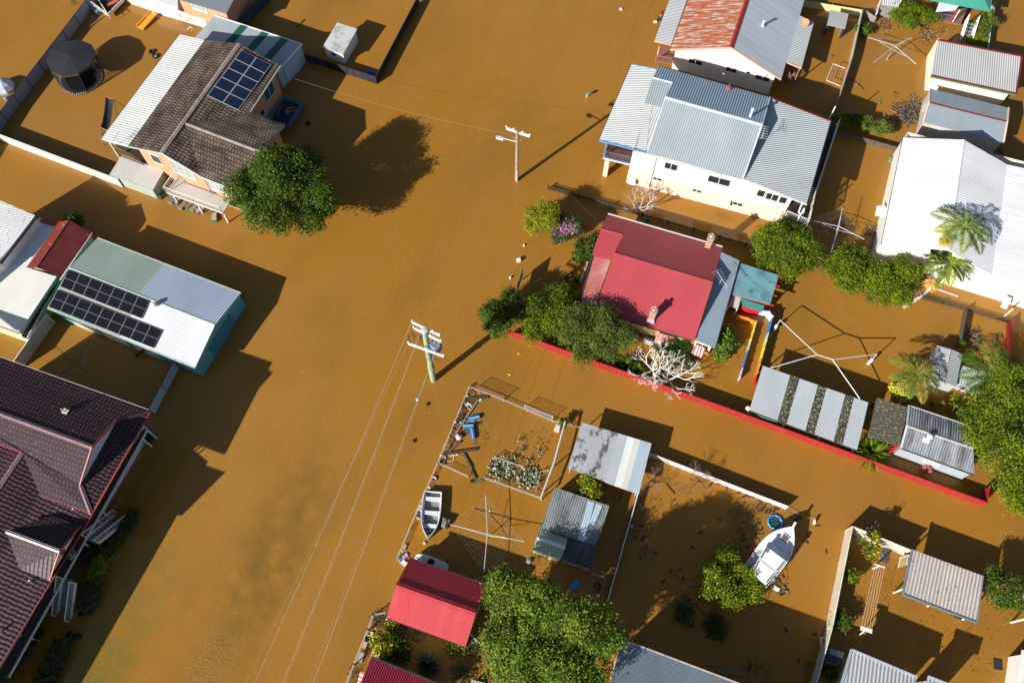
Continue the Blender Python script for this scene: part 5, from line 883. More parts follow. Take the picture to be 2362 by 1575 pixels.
for k_, (P, hh, lb_) in enumerate((([T('l', 715, 90, .8), T('l', 925, 175, .8)], .8, 'loose net with rusty stakes standing above the yard fence near the green pole'), ([T('l', 1080, 242, .8), T('l', 1290, 325, .8)], .8, 'pale mesh gate panel standing up from the top yard fence'), ([T('l', 850, 628, .55), T('l', 1065, 705, .55)], .55, 'dark mesh panel behind the flooded cactus bed'), ([T('l', 768, 785, .4), T('l', 1205, 940, .4)], .4, 'low pale mesh along the front of the flooded cactus bed'), ([T('l', 425, 672, .4), T('l', 650, 775, .4)], .4, 'short low mesh run between the street fence and the mossy planks'), ([T('l', 1165, 880, .4), T('l', 1200, 740, .4), T('l', 1258, 730, .4)], .4, 'bent mesh piece at the right of the cactus bed'))): fence('mesh_fence', lb_, P, hh, msh if k_ else plain('rust brown mesh', (.35, .2, .12), .8), alu if k_ else plain('rusty stake', (.2, .05, .03), .8), mesh=True, step=3, pw=.04, group='mesh panels')
t = thing('pipe_rail', 'thick galvanised pipe rail on short posts down the right side of the rubbish yard', 'railing', W('l', 1210, 930))
m = MB(); m.tube([T('l', 1385, 365, 1.0), T('l', 1300, 680, 1.0), T('l', 1205, 930, 1.0)], .07, 8); m.build('rail', alu, t)
for u, v_ in ((1385, 365), (1300, 680), (1225, 870), (1205, 930)): p = T('l', u, v_, 1.0); m = MB(); m.tube([V((p.x, p.y, -.4)), p], .05, 7); m.build('post', alu, t)
m = MB(); p, q = T('l', 1375, 400, .9), T('l', 1230, 870, .9)
for i in range(5): m.tube([p-UP*(.18*i), q-UP*(.18*i)], .012, 4)
m.build('strand_wire', alu, t)
fence('metal_fence', 'low white metal fence from the grey carport to the cruiser boat', [T('n', 275, 125, .75), T('n', 1138, 457, .75)], .75, whf, wht, step=2.5)
conductor('rope', 'thin rope from the end of the low white fence to a pale wooden stake', [T('n', 1138, 468, .2), T('n', 1305, 543, .3)], .02, plain('pale rope', (.45, .4, .33), .9), .1)
m = MB(); m.beam(T('n', 1303, 568, .0), T('n', 1308, 540, .45), .14, .14); solo('stake', m, plain('pale stake', (.65, .58, .48), .8), 'pale wooden stake at the end of the rope by the cruiser bow', 'stake')
fence('rail_fence', 'low dark fence with thin white top rail between the two flooded boat yards', [T('n', 195, 378, .7), T('n', 8, 1040, .7)], .7, plain('dark mesh screen', (.05, .05, .045), .9), alu, step=3, railm=wht, th=.02)
crf = corr('cream fence sheeting', (.72, .66, .52), .16, .02, line=.2); fence('metal_fence', 'tall cream metal fence with an angled corner round the clothesline yard at the bottom right', [T('o', 200, 1640, 1.55), T('o', 345, 1120, 1.55), T('o', 505, 322, 1.55), T('o', 968, 512, 1.55)], 1.55, crf, plain('cream fence post', (.74, .70, .58), .5), step=2.4)
rdf = corr('red fence boards', (.40, .022, .024), .22, .03, (.33, .10, .07), .6, line=.6); rpst = plain('red fence post', (.36, .018, .018), .6)
fence('red_fence', 'long bright red paling fence along the lane, ending in a corner at the right', [T('j', 310, 662, 1.0), T('k', 0, 813, 1.05), T('k', 1890, 1497, 1.1), T('k', 1908, 1380, 1.1)], 1.02, rdf, rpst, step=2.4, th=.05)
fence('red_fence', 'red paling fence at the right edge behind the coconut palm', [T('k', 2080, 125, 1.0), T('k', 2050, 470, 1.0)], 1.0, rdf, rpst, step=2.4, th=.05)
def rainbow(pts, h_, cols, lab):
    t = thing('painted_fence', lab, 'fence', V((pts[0].x, pts[0].y, 0)), 'rainbow painted fences'); n = len(cols); Ls = [(pts[i+1]-pts[i]).length for i in range(len(pts)-1)]; tot = sum(Ls)
    def at(s_):
        for i, l in enumerate(Ls):
            if s_ <= l+1e-6: return pts[i].lerp(pts[i+1], s_/l)
            s_ -= l
        return pts[-1]
    for i, c in enumerate(cols):
        p = at(tot*i/n); q = at(tot*(i+1)/n); p = V((p.x, p.y, 0)); q = V((q.x, q.y, 0)); m = MB(); m.beam(p+UP*(h_/2-.3), q+UP*(h_/2-.3), .07, h_+.6); m.build('panel', plain('paint '+c[0], c[1], .6, .1), t)
        o = MB(); o.box(V((q.x, q.y, -.4)), .1, .1, h_+.48); o.build('post', plain('paint '+c[0]), t)
RD, OR, YE, GR, BL, LV, PG = ('red', (.6, .01, .02)), ('orange', (.75, .25, .03)), ('yellow', (.75, .62, .02)), ('pale green', (.5, .6, .42)), ('blue', (.03, .17, .5)), ('lavender', (.55, .52, .72)), ('pale grey', (.55, .56, .6))
rainbow([W('j', 2060, 480, .95), W('j', 2200, 505, .95), W('j', 2305, 525, .95), W('j', 2165, 1040, .95)], .95, [RD, RD, LV, LV, BL, BL, GR, YE, YE, OR, OR, RD], 'outer rainbow painted fence turning a corner beyond the pergola')
rainbow([W('j', 2025, 545, .7), W('j', 2175, 585, .7), W('j', 2050, 1010, .7)], .7, [OR, OR, YE, YE, GR, BL, BL, LV], 'inner rainbow painted fence running parallel beside the green leafy plants')
pk_ = dict(picket=True, step=2.6, pw=.1); fence('picket_fence', 'dark weathered picket fence between the red roofed house and the peach walled house', [T('e', 1910, 1400, .55), T('i', 560, 635, .55), T('i', 1500, 905, .55), T('i', 2250, 1135, .55)], .55, drk, drk, **pk_)
fence('picket_fence', 'dark weathered picket fence in front of the white house, below the palms', [T('h', 830, 1300, .5), T('h', 1200, 1400, .5), T('h', 1540, 1500, .5)], .5, drk, drk, **pk_)
fence('board_fence', 'mossy brown board fence behind the row of clipped shrubs', [T('g', 260, 1370, .7), T('g', 980, 1570, .7), T('g', 1010, 1580, .7)], .7, plain('mossy boards', (.09, .07, .045), .9, .3), drk, step=2)
fence('board_fence', 'short weathered board fence between the yard of the silver shed and the red fence', [T('k', 1740, 42, .9), T('k', 1690, 300, .9)], .9, plain('mossy boards'), drk, step=2.4)
fence('metal_fence', 'rippled white corrugated fence between the two yards at the top right', [T('g', 603, 105, 1.2), T('g', 495, 600, 1.2), T('g', 330, 1100, 1.1), T('g', 275, 1215, 1.0)], 1.15, corr('dirty white corrugated', (.62, .62, .60), .12, .04, (.2, .17, .14), .5), tim, step=2)
fence('block_wall', 'yellow block wall at the top edge behind the open fronted shelter', [T('g', -40, 5, .8), T('g', 600, 108, .8)], .8, brick('yellow blocks', (.62, .52, .22), (.72, .64, .36), (.35, .3, .15)), plain('yellow block pier', (.66, .58, .3), .8), step=3, rail=False)
fence('metal_fence', 'pale crumpled sheet fence right of the teal green roofed house', [T('g', 2010, 20, 1.0), T('g', 1960, 330, 1.0), T('g', 1935, 520, 1.0)], 1.0, corr('blue white sheeting', (.45, .5, .6), .3, .03), alu, step=2)
fence('metal_fence', 'white sheet fence joining the yellow block wall at the top edge', [T('g', 800, -20, 1.1), T('g', 755, 130, 1.1)], 1.1, whf, wht, step=2); fence('board_fence', 'short grey board fence beside the white sheet fence at the top edge', [T('g', 620, 110, .8), T('g', 745, 190, .8)], .8, plain('grey weathered boards'), tim)
bgf = corr('beige fence sheeting', (.52, .46, .34), .2, .03, line=.4); fence('metal_fence', 'beige ribbed fence between the rusty black lean-to and the dark tiled house', [T('b', 350, 870, 1.5), T('b', 105, 1215, 1.5)], 1.5, bgf, wht, step=3); fence('metal_fence', 'pale blue fence with maroon posts between the green shed and the dark tiled house', [T('b', 1310, 1218, 1.3), T('d', 1340, 640, 1.3)], 1.3, corr('pale blue fence sheeting', (.50, .56, .62), .2, .02), plain('maroon fence post', (.13, .01, .015), .5), step=2.2, railm=plain('maroon fence post'))
fence('mesh_fence', 'pale mesh fence along the street beside the red roofed garage', [T('m', 395, 612, .7), T('m', 285, 630, .7), T('m', 240, 750, .7), T('m', 125, 1035, .7), T('m', 40, 1260, .7)], .7, msh, plain('dark post', (.04, .04, .04), .7), mesh=True, step=2.5, railm=alu)
fence('wire_fence', 'thin rusty wire fence in the shade between the mango tree and the mouldy shed', [T('m', 2070, 275, .5), T('m', 2200, 325, .5), T('m', 2160, 480, .5)], .5, msh, plain('rusty stake'), mesh=True, step=1.5, pw=.04)
# ================= trees and shrubs =================
def G3(n, a, b, c): return [leafm(n+' leaf light', a), leafm(n+' leaf mid', b), leafm(n+' leaf dark', c)]
dkg = G3('dark green', (.105, .16, .010), (.045, .095, .010), (.022, .050, .010)); olv = G3('olive', (.16, .21, .025), (.095, .135, .022), (.05, .075, .015))
mng = G3('mango', (.18, .26, .020), (.09, .155, .014), (.05, .085, .012)); brt = G3('bright', (.20, .26, .006), (.10, .155, .006), (.04, .075, .008))
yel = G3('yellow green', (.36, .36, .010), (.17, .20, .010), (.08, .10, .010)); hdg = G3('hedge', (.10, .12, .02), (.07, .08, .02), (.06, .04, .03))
tree('broadleaf_tree', 'big dark green spreading tree beside the brown tiled house', 't', 660, 452, 3.8, 4.3, 3.4, dkg, 28000, .17, 13, 3, clump=.34)
tree('mango_tree', 'largest tree with dense grey-green leaf tufts at the bottom edge beside the red roofed garage', 'm', 1640, 830, 3.8, 4.85, 2.5, mng, 50000, .16, 16, 5, clump=.3, wts=(.5, .33, .17), tz=.58)
tree('broadleaf_tree', 'large dense tree at the right edge overhanging the grey roofed hut', 'k', 2110, 1010, 3.4, 4.7, 2.8, brt, 30000, .14, 14, 8, clump=.32, wts=(.35, .42, .23))
tree('broadleaf_tree', 'lower lobe tree at the right edge beyond the corner of the red fence', 'k', 2150, 1400, 2.6, 2.6, 1.8, brt, 9000, .14, 8, 18, clump=.3)
tree('round_tree', 'small dark round tree at the street end of the red fence', 'j', 268, 530, 1.9, 1.95, 1.4, dkg, 8000, .13, 8, 11, clump=.25, wts=(.4, .4, .2))
tree('tangled_tree', 'olive leafy tree with pale twiggy branches left of the red roofed house veranda', 'j', 620, 570, 2.0, 2.5, 1.6, brt, 11000, .12, 9, 12, clump=.3, wts=(.35, .4, .25), bark=plain('pale grey bark', (.42, .38, .33), .8, .1))
tree('tangled_tree', 'broad grey-green tree leaning over the red fence in front of the red roofed house', 'j', 935, 710, 2.1, 3.1, 1.7, olv, 17000, .12, 11, 13, clump=.28, wts=(.4, .4, .2), sx=1.05, ang=-20)
tree('round_tree', 'round bright green tree between the peach walled house and the pergola', 'i', 1800, 965, 1.9, 3.1, 1.9, brt, 17000, .13, 11, 14, clump=.28, wts=(.35, .45, .2))
tree('round_tree', 'left of the two joined round trees in front of the white house', 'h', 290, 1120, 1.7, 2.3, 1.6, brt, 12000, .13, 9, 15, clump=.28)
tree('round_tree', 'right of the two joined round trees, touching the leaning palm trunk', 'h', 580, 1205, 1.8, 2.75, 1.7, brt, 14000, .13, 10, 16, clump=.28)
tree('lime_tree', 'yellow-green feathery shrub at the street corner beside the purple flowering bush', 't', 1243, 505, 1.6, 1.6, 1.9, yel, 8000, .11, 8, 17, clump=.25, wts=(.45, .4, .15))
pur = plain('purple blossom', (.55, .18, .50), .6, .3); tree('flowering_shrub', 'round bush covered in purple-pink blossom', 't', 1298, 527, 1.4, 1.55, 1.4, dkg, 7000, .11, 8, 19, extra=(pur, 1500, .10), clump=.22)
tree('dark_shrub', 'glossy dark shrub with a few pink flowers at the corner of the red roofed house', 't', 1352, 572, 1.0, 1.1, .9, dkg, 4500, .10, 6, 20, extra=(plain('pink blossom', (.7, .08, .2), .6), 12, .1), clump=.2, wts=(.2, .4, .4))
lem = plain('yellow fruit', (.85, .62, .02), .5); tree('lemon_tree', 'lemon tree full of yellow fruit standing beside the white cruiser boat', 'n', 770, 925, .8, 2.45, 1.2, brt, 15000, .12, 10, 21, extra=(lem, 900, .075), clump=.24, wts=(.4, .4, .2))
tree('orange_tree', 'small orange tree between the grey carport and the mouldy shed', 'l', 1570, 862, .8, .98, .9, yel, 2200, .13, 8, 22, extra=(plain('orange fruit', (.80, .35, .02), .5), 90, .07), clump=.2, cat='tree')
tree('bottlebrush_tree', 'round shrub dotted with red flowers to the right of the patio cover', 'o', 1680, 838, 1.6, 1.6, 1.4, dkg, 8500, .12, 8, 23, extra=(plain('red blossom', (.75, .16, .08), .6), 380, .09), clump=.22)
tree('small_shrub', 'small round green shrub against the cream fence, upper one of two', 'o', 488, 718, .6, .58, .5, brt, 1500, .09, 5, 24, clump=.14, cat='shrub'); tree('small_shrub', 'larger round green shrub against the cream fence, lower one of two', 'o', 412, 1072, .6, .72, .5, G3('dark green', 0, 0, 0), 2200, .09, 5, 25, clump=.15, cat='shrub')
tree('small_shrub', 'dark shrub in the corner between the cream fence and the cream house', 'o', 330, 1470, .5, .6, .5, dkg, 1300, .09, 5, 26, clump=.15, cat='shrub', wts=(.1, .3, .6))
bare('frangipani', 'sparse frangipani with leaf tufts in the corner of the cream fence', W('o', 630, 470, 0), 1.6, 1.6, plain('pale frangipani bark', (.45, .40, .34), .8), 31, 3, 5, rad=.05)
tree('leaf_tufts', 'loose green leaf tufts of the sparse tree in the corner of the cream fence', 'o', 645, 445, 1.5, 1.15, .5, yel, 600, .13, 7, 27, trunk=False, clump=.14, cat='foliage')
tree('small_shrub', 'little dark bush behind the maroon roof at the left', 'b', 560, 165, 1.6, .8, .8, dkg, 2200, .11, 5, 28, cat='shrub', clump=.18); tree('clipped_shrub', 'leafy green shrub at the left end of the mossy board fence', 'g', 360, 1292, .7, .75, .6, brt, 2600, .10, 6, 29, cat='shrub', clump=.16)
tree('clipped_shrub', 'dark green clipped shrub, left of the three joined shrubs', 'g', 510, 1295, .7, .72, .75, dkg, 3000, .09, 5, 30, cat='shrub', clump=.13, low=-.1); tree('clipped_shrub', 'olive clipped shrub, middle of the three joined shrubs', 'g', 640, 1330, .7, .85, .75, olv, 3600, .09, 6, 32, cat='shrub', clump=.13, low=-.1); tree('clipped_shrub', 'clipped shrub sprinkled with pink flowers, right of the three joined shrubs', 'g', 808, 1378, .6, .9, .65, olv, 3600, .09, 6, 33, cat='shrub', clump=.13, extra=(plain('pink blossom'), 60, .06), low=-.1)
tree('climbing_bush', 'sprawling bright green climbing bush at the top edge beside the deck', 'g', 1090, 195, .9, 1.9, .9, brt, 11000, .11, 8, 34, cat='bush', clump=.2, sx=1.3, ang=-15); tree('climbing_bush', 'long olive climber along the crumpled fence at the top right', 'g', 1885, 270, .8, 1.0, .8, olv, 4500, .10, 6, 35, cat='bush', sx=1.9, ang=70, clump=.18)
tree('clipped_shrub', 'low box shaped lime green shrub above the maroon trimmed garage', 'g', 1820, 450, .4, .95, .45, brt, 4000, .08, 6, 36, cat='shrub', sx=1.1, ang=-15, clump=.12, wts=(.8, .15, .05), low=0)
tree('climbing_bush', 'dark leafy creeper at the upper end of the rippled white fence', 'g', 615, 325, .4, .75, .4, dkg, 2200, .1, 5, 37, cat='bush', clump=.15)
tree('drowned_bush', 'dark half drowned bush below the lemon tree, left of two', 'n', 487, 1130, .2, .85, .28, hdg+[], 1100, .09, 6, 38, cat='bush', trunk=False, clump=.2); tree('drowned_bush', 'dark half drowned bush below the lemon tree, right of two', 'n', 690, 1222, .2, .95, .28, hdg, 1300, .09, 6, 39, cat='bush', trunk=False, clump=.2)
tree('dense_shrub', 'dark dense shrub between the bare white tree and the yellow wall', 'j', 1570, 820, .8, 1.5, .7, dkg, 7500, .09, 7, 40, cat='shrub', sx=1.2, ang=-20, clump=.16, wts=(.2, .45, .35)); tree('tall_leafy_plant', 'leafy green plants with a reddish tuft beside the blue rear roof and the rainbow fence', 'j', 1925, 760, .9, .9, .9, G3('lush', (.16, .26, .02), (.09, .17, .015), (.04, .09, .01)), 3600, .13, 6, 41, cat='shrub', sx=1.9, ang=70, clump=.2, extra=(plain('maroon leaf', (.22, .03, .05), .6), 60, .13))
tree('ragged_shrub', 'ragged yellow-green shrub at the foot of the red roofed house veranda', 'j', 775, 420, 1.0, .85, .8, yel, 2200, .11, 6, 42, cat='shrub', clump=.2); tree('grassy_clump', 'pale grassy clump beside the dark shrub at the house corner', 'j', 830, 115, .3, .6, .35, olv, 1200, .10, 5, 43, cat='plant', trunk=False, clump=.15)
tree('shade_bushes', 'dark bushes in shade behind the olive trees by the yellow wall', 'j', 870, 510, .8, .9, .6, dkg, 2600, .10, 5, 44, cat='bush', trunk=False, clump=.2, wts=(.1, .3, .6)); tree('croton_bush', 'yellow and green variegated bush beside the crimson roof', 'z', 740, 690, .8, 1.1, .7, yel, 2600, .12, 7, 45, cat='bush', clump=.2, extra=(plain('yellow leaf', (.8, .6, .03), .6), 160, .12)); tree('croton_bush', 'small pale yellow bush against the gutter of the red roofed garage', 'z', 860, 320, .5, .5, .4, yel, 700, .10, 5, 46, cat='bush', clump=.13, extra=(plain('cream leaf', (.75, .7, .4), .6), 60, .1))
for k, x, y, r, lb in (('c', 225, 1195, .85, 'dark ball shaped shrub beside the veranda, topmost of three'), ('c', 130, 1345, .75, 'dark ball shaped shrub beside the veranda, middle of three'), ('c', 42, 1500, .9, 'pale topped ball shaped shrub at the bottom left, lowest of three')): tree('ball_shrub', lb, k, x, y, .6, r, .6, hdg if r < .9 else olv, 3500, .08, 6, int(x), cat='shrub', clump=.12, low=-.1)
hedge('hedge', 'long dark hedge with a sunlit green patch along the flooded veranda garden', W('c', 1035, 300, 0), W('c', 770, 640, 0), .95, .8, hdg, 7000, .085, 51); hedge('hedge', 'sunlit green stretch of hedge beside the flooded veranda', W('c', 800, 620, 0), W('c', 700, 830, 0), 1.25, .9, brt[:1]+yel[:1]+hdg[:1], 6000, .085, 52); hedge('hedge', 'lower stretch of dark twiggy hedge ending beside a black pipe', W('c', 740, 800, 0), W('c', 665, 1010, 0), 1.25, .9, hdg, 6500, .085, 53); hedge('hedge', 'square clipped dark hedge at the bottom edge of the photo', W('c', 505, 1265, 0), W('c', 300, 1680, 0), 1.35, 1.0, hdg, 13000, .085, 54)  # green middle stretch: its sunlight is put into brighter leaf colours
tree('foundation_plants', 'dark fern-like plants in the shade between the veranda and the hedge', 'c', 690, 560, .3, .8, .35, hdg, 1500, .11, 6, 55, cat='plant', trunk=False, sx=2.6, ang=55, clump=.2)
# bare trees
wb = plain('bleached white bark', (.74, .72, .66), .8, .08); gb_ = plain('pale grey bark'); 
bare('bare_tree', 'bare white barked frangipani with dense branches over the red fence, left half', W('j', 1380, 975, 0), 1.7, 2.1, wb, 61, 5, 5, rad=.085); bare('bare_tree', 'bare white barked tree leaning over the red fence, right half beside the aloe', W('j', 1490, 1050, 0), 1.5, 2.3, wb, 62, 5, 5, rad=.085)
bare('bare_tree', 'small bare pale tree against the peach walled house', W('i', 520, 620, 0), 1.9, 1.9, gb_, 63, 4, 5, rad=.075)
tw = plain('dull purple twig', (.20, .13, .12), .9, .2); bare('bare_shrub', 'leafless twiggy shrub beside the white half of the grey carport', W('n', 275, 330, 0), .8, 1.3, tw, 64, 5, 6, rad=.03, cat='shrub'); bare('bare_shrub', 'leafless twiggy shrub against the low white fence', W('n', 545, 325, 0), .8, 1.5, tw, 65, 5, 6, rad=.03, cat='shrub'); bare('bare_shrub', 'dark leafless scrub below the carport fence corner', W('n', 220, 500, 0), .4, .9, plain('dark twig', (.07, .045, .035), .9), 66, 4, 6, rad=.02, cat='shrub')
# palms
pmG = G3('palm', (.30, .36, .02), (.13, .21, .012), (.04, .08, .008)); org = plain('orange flower strand', (.80, .42, .12), .7, .2)
palm('tall_palm', 'tallest leaning palm with pale trunk and orange flower cluster over the white roof', W('w', 500, 1220, 0), W('w', 1020, 690, 5.0), 10, 3.1, pmG, 71, (org, W('w', 850, 800, 5.0)-W('w', 1020, 690, 5.0)), r=.17, droop=.3, rise=.4, bend=V((.2, .3, 0)))
palm('tall_palm', 'shorter curved palm with white trunk below the tallest palm', W('w', 385, 1515, 0), W('w', 860, 1085, 3.4), 11, 2.4, pmG, 72, (org, W('w', 700, 1240, 3.1)-W('w', 860, 1085, 3.4)), r=.13, droop=.35, rise=.4, bend=V((.5, -.4, 0)))
pmY = G3('palm yellow', (.24, .25, .03), (.11, .16, .02), (.32, .22, .05)); palm('clump_palm', 'yellowing palm with two pale trunks left of the silver shed, taller trunk', W('x', 520, 720, 0), W('x', 640, 430, 2.2), 10, 2.5, pmY, 73, r=.1, droop=.35, rise=.4)
palm('clump_palm', 'shorter trunk of the yellowing palm beside the lime coloured bush', W('x', 468, 740, 0), W('x', 545, 520, 1.6), 7, 1.6, pmY, 74, r=.08, droop=.35, rise=.4)
palm('coconut_palm', 'wide feathery coconut palm over the low silver lean-to', W('x', 1545, 700, 0), W('x', 1530, 440, 2.4), 13, 3.7, G3('coconut', (.17, .24, .03), (.08, .15, .015), (.24, .26, .05)), 75, r=.18, droop=.25, rise=.35)
spiky('cycad', 'dark green palm-like clump between the striped carport and the mossy roof', W('x', 130, 1290, .3), 1.9, 260, pmG, .9, .07, .5, 76); spiky('grass_tree', 'round blue-green grass tree with needle leaves in the shade', W('z', 1435, 1010, .4), 1.35, 620, [plain('blue green blade', (.025, .06, .045), .6), plain('dark blade', (.012, .03, .022), .6)], 1.0, .012, .25, 77)
lm = G3('dracaena', (.34, .36, .02), (.16, .22, .015), (.08, .12, .01))
for i, (x, y, r, st) in enumerate(((795, 785, .5, .5), (885, 785, .55, .6), (1010, 720, .5, 1.1), (1030, 810, .6, .6), (660, 700, .7, .6), (1160, 700, .45, 1.2), (1250, 830, .6, .8), (1130, 100, .5, .5), (1210, 190, .5, .7), (1150, 930, .4, .4), (1215, 250, .6, .6))):
    w_ = ('left yellow rosette behind the grey roofed hut', 'second yellow rosette behind the grey roofed hut', 'upper yellow rosette on a stem behind the grey roofed hut', 'full yellow rosette behind the grey roofed hut', 'green and yellow rosette beside the palm trunks', 'small rosette on a tall thin stem left of the coconut palm', 'rosette beside the coconut palm trunk', 'green rosette above the silver shed', 'upper green rosette right of the silver shed', 'tiny rosette at the gutter of the grey roofed hut', 'lower green rosette right of the silver shed')[i]
    spiky('dracaena', w_, W('x', x, y, .2), r, 60, lm if i not in (7, 8, 10) else lm[1:], 1.0, .035, .5, 80+i, stem=st, group='rosette plants behind the hut')
tree('lime_bush', 'lime yellow leafed bush left of the two pale palm trunks', 'x', 465, 615, .9, .55, .7, [yel[0], plain('lime leaf', (.55, .6, .02), .5), yel[1]], 1500, .10, 5, 92, cat='bush', clump=.15)
brm = [plain('pink bromeliad', (.60, .06, .12), .6), plain('maroon bromeliad', (.25, .02, .05), .6), plain('peach bromeliad', (.75, .42, .25), .6)]
spiky('bromeliad', 'deep pink spiky bromeliad beside the corner of the striped carport', W('k', 835, 1082, .3), .62, 80, brm[:2], .9, .045, .3, 93); spiky('bromeliad', 'peach and maroon bromeliad against the pale boards of the grey roofed hut', W('x', 765, 1490, .3), .6, 80, brm, .9, .045, .3, 94)
spiky('agave', 'pale green agave under the bare white tree', W('j', 1660, 930, .1), .75, 50, [plain('pale agave', (.35, .42, .30), .6)], .8, .06, .2, 95); spiky('strap_plant', 'dark green strappy plants along the red fence under the bare white tree', W('j', 1180, 930, .2), 1.2, 130, dkg, .8, .06, .6, 96); spiky('strap_plant', 'second clump of strappy green leaves by the red fence, closer to the bare tree', W('j', 1275, 975, .2), 1.0, 110, brt, .8, .06, .6, 97)
for i, (x, y, lb) in enumerate(((730, 345, 'dark spiky agave in the water left of the house veranda'), (820, 290, 'green spiky plant at the veranda edge, upper'), (750, 270, 'dim spiky plant in the veranda shade'), (790, 350, 'spiky plant at the veranda edge, lower'))): spiky('agave', lb, W('j', x, y, .1), .55, 46, olv if i != 1 else brt, .9, .05, .3, 100+i)
spiky('strap_plant', 'tall thin reed-like plant beside the croton in the garage shade', W('z', 1050, 640, .1), 1.1, 26, olv, 1.1, .025, .2, 105); spiky('strap_plant', 'spiky dark plant right of the yellow croton', W('z', 1050, 860, .1), .8, 50, dkg, .8, .04, .4, 106)
tree('drowned_bush', 'dark green submerged plant at the eave of the red roofed garage', 'z', 1860, 700, .15, .55, .2, brt, 450, .09, 4, 107, cat='plant', trunk=False, wts=(.2, .5, .3)); tree('drowned_bush', 'dim plants floating near the grass tree at the bottom edge', 'z', 1950, 1130, .15, .9, .25, hdg, 500, .1, 5, 108, cat='plant', trunk=False); tree('drowned_bush', 'dim dark plant beside the ladder at the garage corner', 'z', 2170, 740, .15, .4, .2, hdg, 250, .09, 4, 109, cat='plant', trunk=False); tree('potted_plants', 'dark jumble of potted plants right of the yellow croton', 'z', 930, 740, .5, .8, .5, dkg, 1500, .11, 6, 110, cat='plant', trunk=False, wts=(.1, .3, .6)); tree('drowned_bush', 'brown dead foliage floating by the garage eave', 'z', 920, 500, .1, .7, .15, [plain('dead leaf', (.12, .07, .04), .8)]*2, 500, .07, 5, 111, cat='plant', trunk=False, wts=(.5, .5))
cac = [plain('pale cactus pad', (.42, .42, .28), .7, .2), plain('olive cactus pad', (.13, .14, .07), .7, .2), plain('grey green cactus pad', (.28, .34, .22), .7, .2)]
def pads(name, lb, c, r, n, seed, sz=.14):
    R = random.Random(seed); m = MB()
    for i in range(n):
        a = R.uniform(0, 6.28); q = r*math.sqrt(R.random()); p = V((c.x+math.cos(a)*q, c.y+math.sin(a)*q, R.uniform(.02, .35))); ax = V((R.gauss(0, .6), R.gauss(0, .6), .7)).normalized(); s_ = sz*R.uniform(.5, 1.0); m.tube([c-UP*.3, p], .02, 3, mat=1, cap=False); u = ax.cross(V((R.random(), R.random(), .1))).normalized(); w_ = ax.cross(u); k = R.randrange(3)
        m.poly([p+u*(s_*math.cos(t_*1.047))+w_*(s_*.6*math.sin(t_*1.047)) for t_ in range(6)], k)
    return solo(name, m, cac, lb, 'plant', V((c.x, c.y, 0)))
pads('prickly_pear', 'left patch of prickly pear cactus rising from the water behind a mesh panel', W('l', 895, 725, 0), 1.05, 170, 120); pads('prickly_pear', 'right patch of prickly pear cactus rising from the water inside the low mesh', W('l', 1110, 800, 0), 1.0, 190, 121); pads('prickly_pear', 'small patch of cactus between the two large patches', W('l', 985, 780, 0), .5, 50, 122)
for i, (x, y, n) in enumerate(((1055, 575, 16), (1105, 660, 14), (990, 630, 16), (1065, 660, 10), (1190, 610, 9), (1155, 670, 8), (1200, 575, 6), (1040, 505, 12))): 
    o = pads('cactus_sprig', 'small sprig of cactus poking out of the water above the cactus bed', W('l', x, y, 0), .32, n, 130+i, .09); o['group'] = 'cactus sprigs in the water'
# ================= clotheslines and frames =================
hm = plain('galvanised steel')
c = W('g', 855, 640, 0); hoist('silver rotary clothesline with double ribs beside the green climbing bush', c, 1.9, [W('g', 655, 400, 1.9), W('g', 1120, 405, 1.9), W('g', 1168, 685, 1.9), W('g', 715, 670, 1.9)], hm)
c = W('h', 125, 855, 0); c = W('h', 130, 850, 0); hoist('large rotary clothesline between the blue-grey roofed house and the white house', c, 1.9, [W('h', 215, 610, 2.0), W('h', 388, 860, 2.0), W('h', 127, 960, 2.0), W('h', -60, 705, 2.0)], hm)
c = W('l', 800, 1240, 0); hoist('wide rotary clothesline between the aluminium dinghy and the pale green shed', c, 1.2, [W('l', 784, 925, 1.25), W('l', 1075, 1270, 1.25), W('l', 772, 1505, 1.25), W('l', 515, 1140, 1.25)], hm)
c = W('b', 650, 1300, 0); hoist('dark rotary clothesline in the yard between the green shed and the dark tiled house', c, 1.8, [W('b', 672, 1072, 1.8), W('b', 648, 1298, 1.9), W('b', 450, 1330, 1.8), W('b', 420, 1110, 1.8)], plain('dark steel', (.05, .045, .04), .5))
t = thing('gazebo_skeleton', 'hip shaped grey pipe frame standing in the water behind the striped carport', 'frame', W('k', 650, 500)); A, B = W('k', 605, 385, 2.5), W('k', 720, 422, 2.5); tips = [(W('k', 325, 125, 1.9), A), (W('k', 1055, 382, 1.9), B), (W('k', 255, 485, 1.9), A), (W('k', 925, 715, 1.9), B)]
m = MB(); m.tube([A, B], .045, 7); m.build('ridge_pipe', hm, t)
for i, (p, q) in enumerate(tips):
    m = MB(); m.tube([q, p], .04, 7); m.build('hip_pipe', hm, t)
    m = MB(); m.tube([p, V((p.x, p.y, -.4))], .04, 7); m.tube([V((p.x, p.y, -.3)), V((p.x, p.y, .85))], .13, 8, mat=1); m.build('leg', [hm, wht], t)
t = thing('folding_clothesline', 'white square folding clothesline frame fixed to the rippled white fence', 'clothesline', W('g', 360, 920)); P = [W('g', 415, 730, 1.0), W('g', 285, 682, 1.0), W('g', 212, 857, 1.0), W('g', 362, 918, 1.0)]; m = MB(); m.tube(P, .03, 6); m.tube([P[3], W('g', 315, 905, .2)], .02, 5); m.build('frame', wht, t); m = MB()
for u in (.2, .4, .6, .8): m.tube([P[0].lerp(P[3], u)*.0+P[1].lerp(P[0], u), P[2].lerp(P[3], u)], .006, 3)
m.build('washing_line', plain('pale line wire'), t)
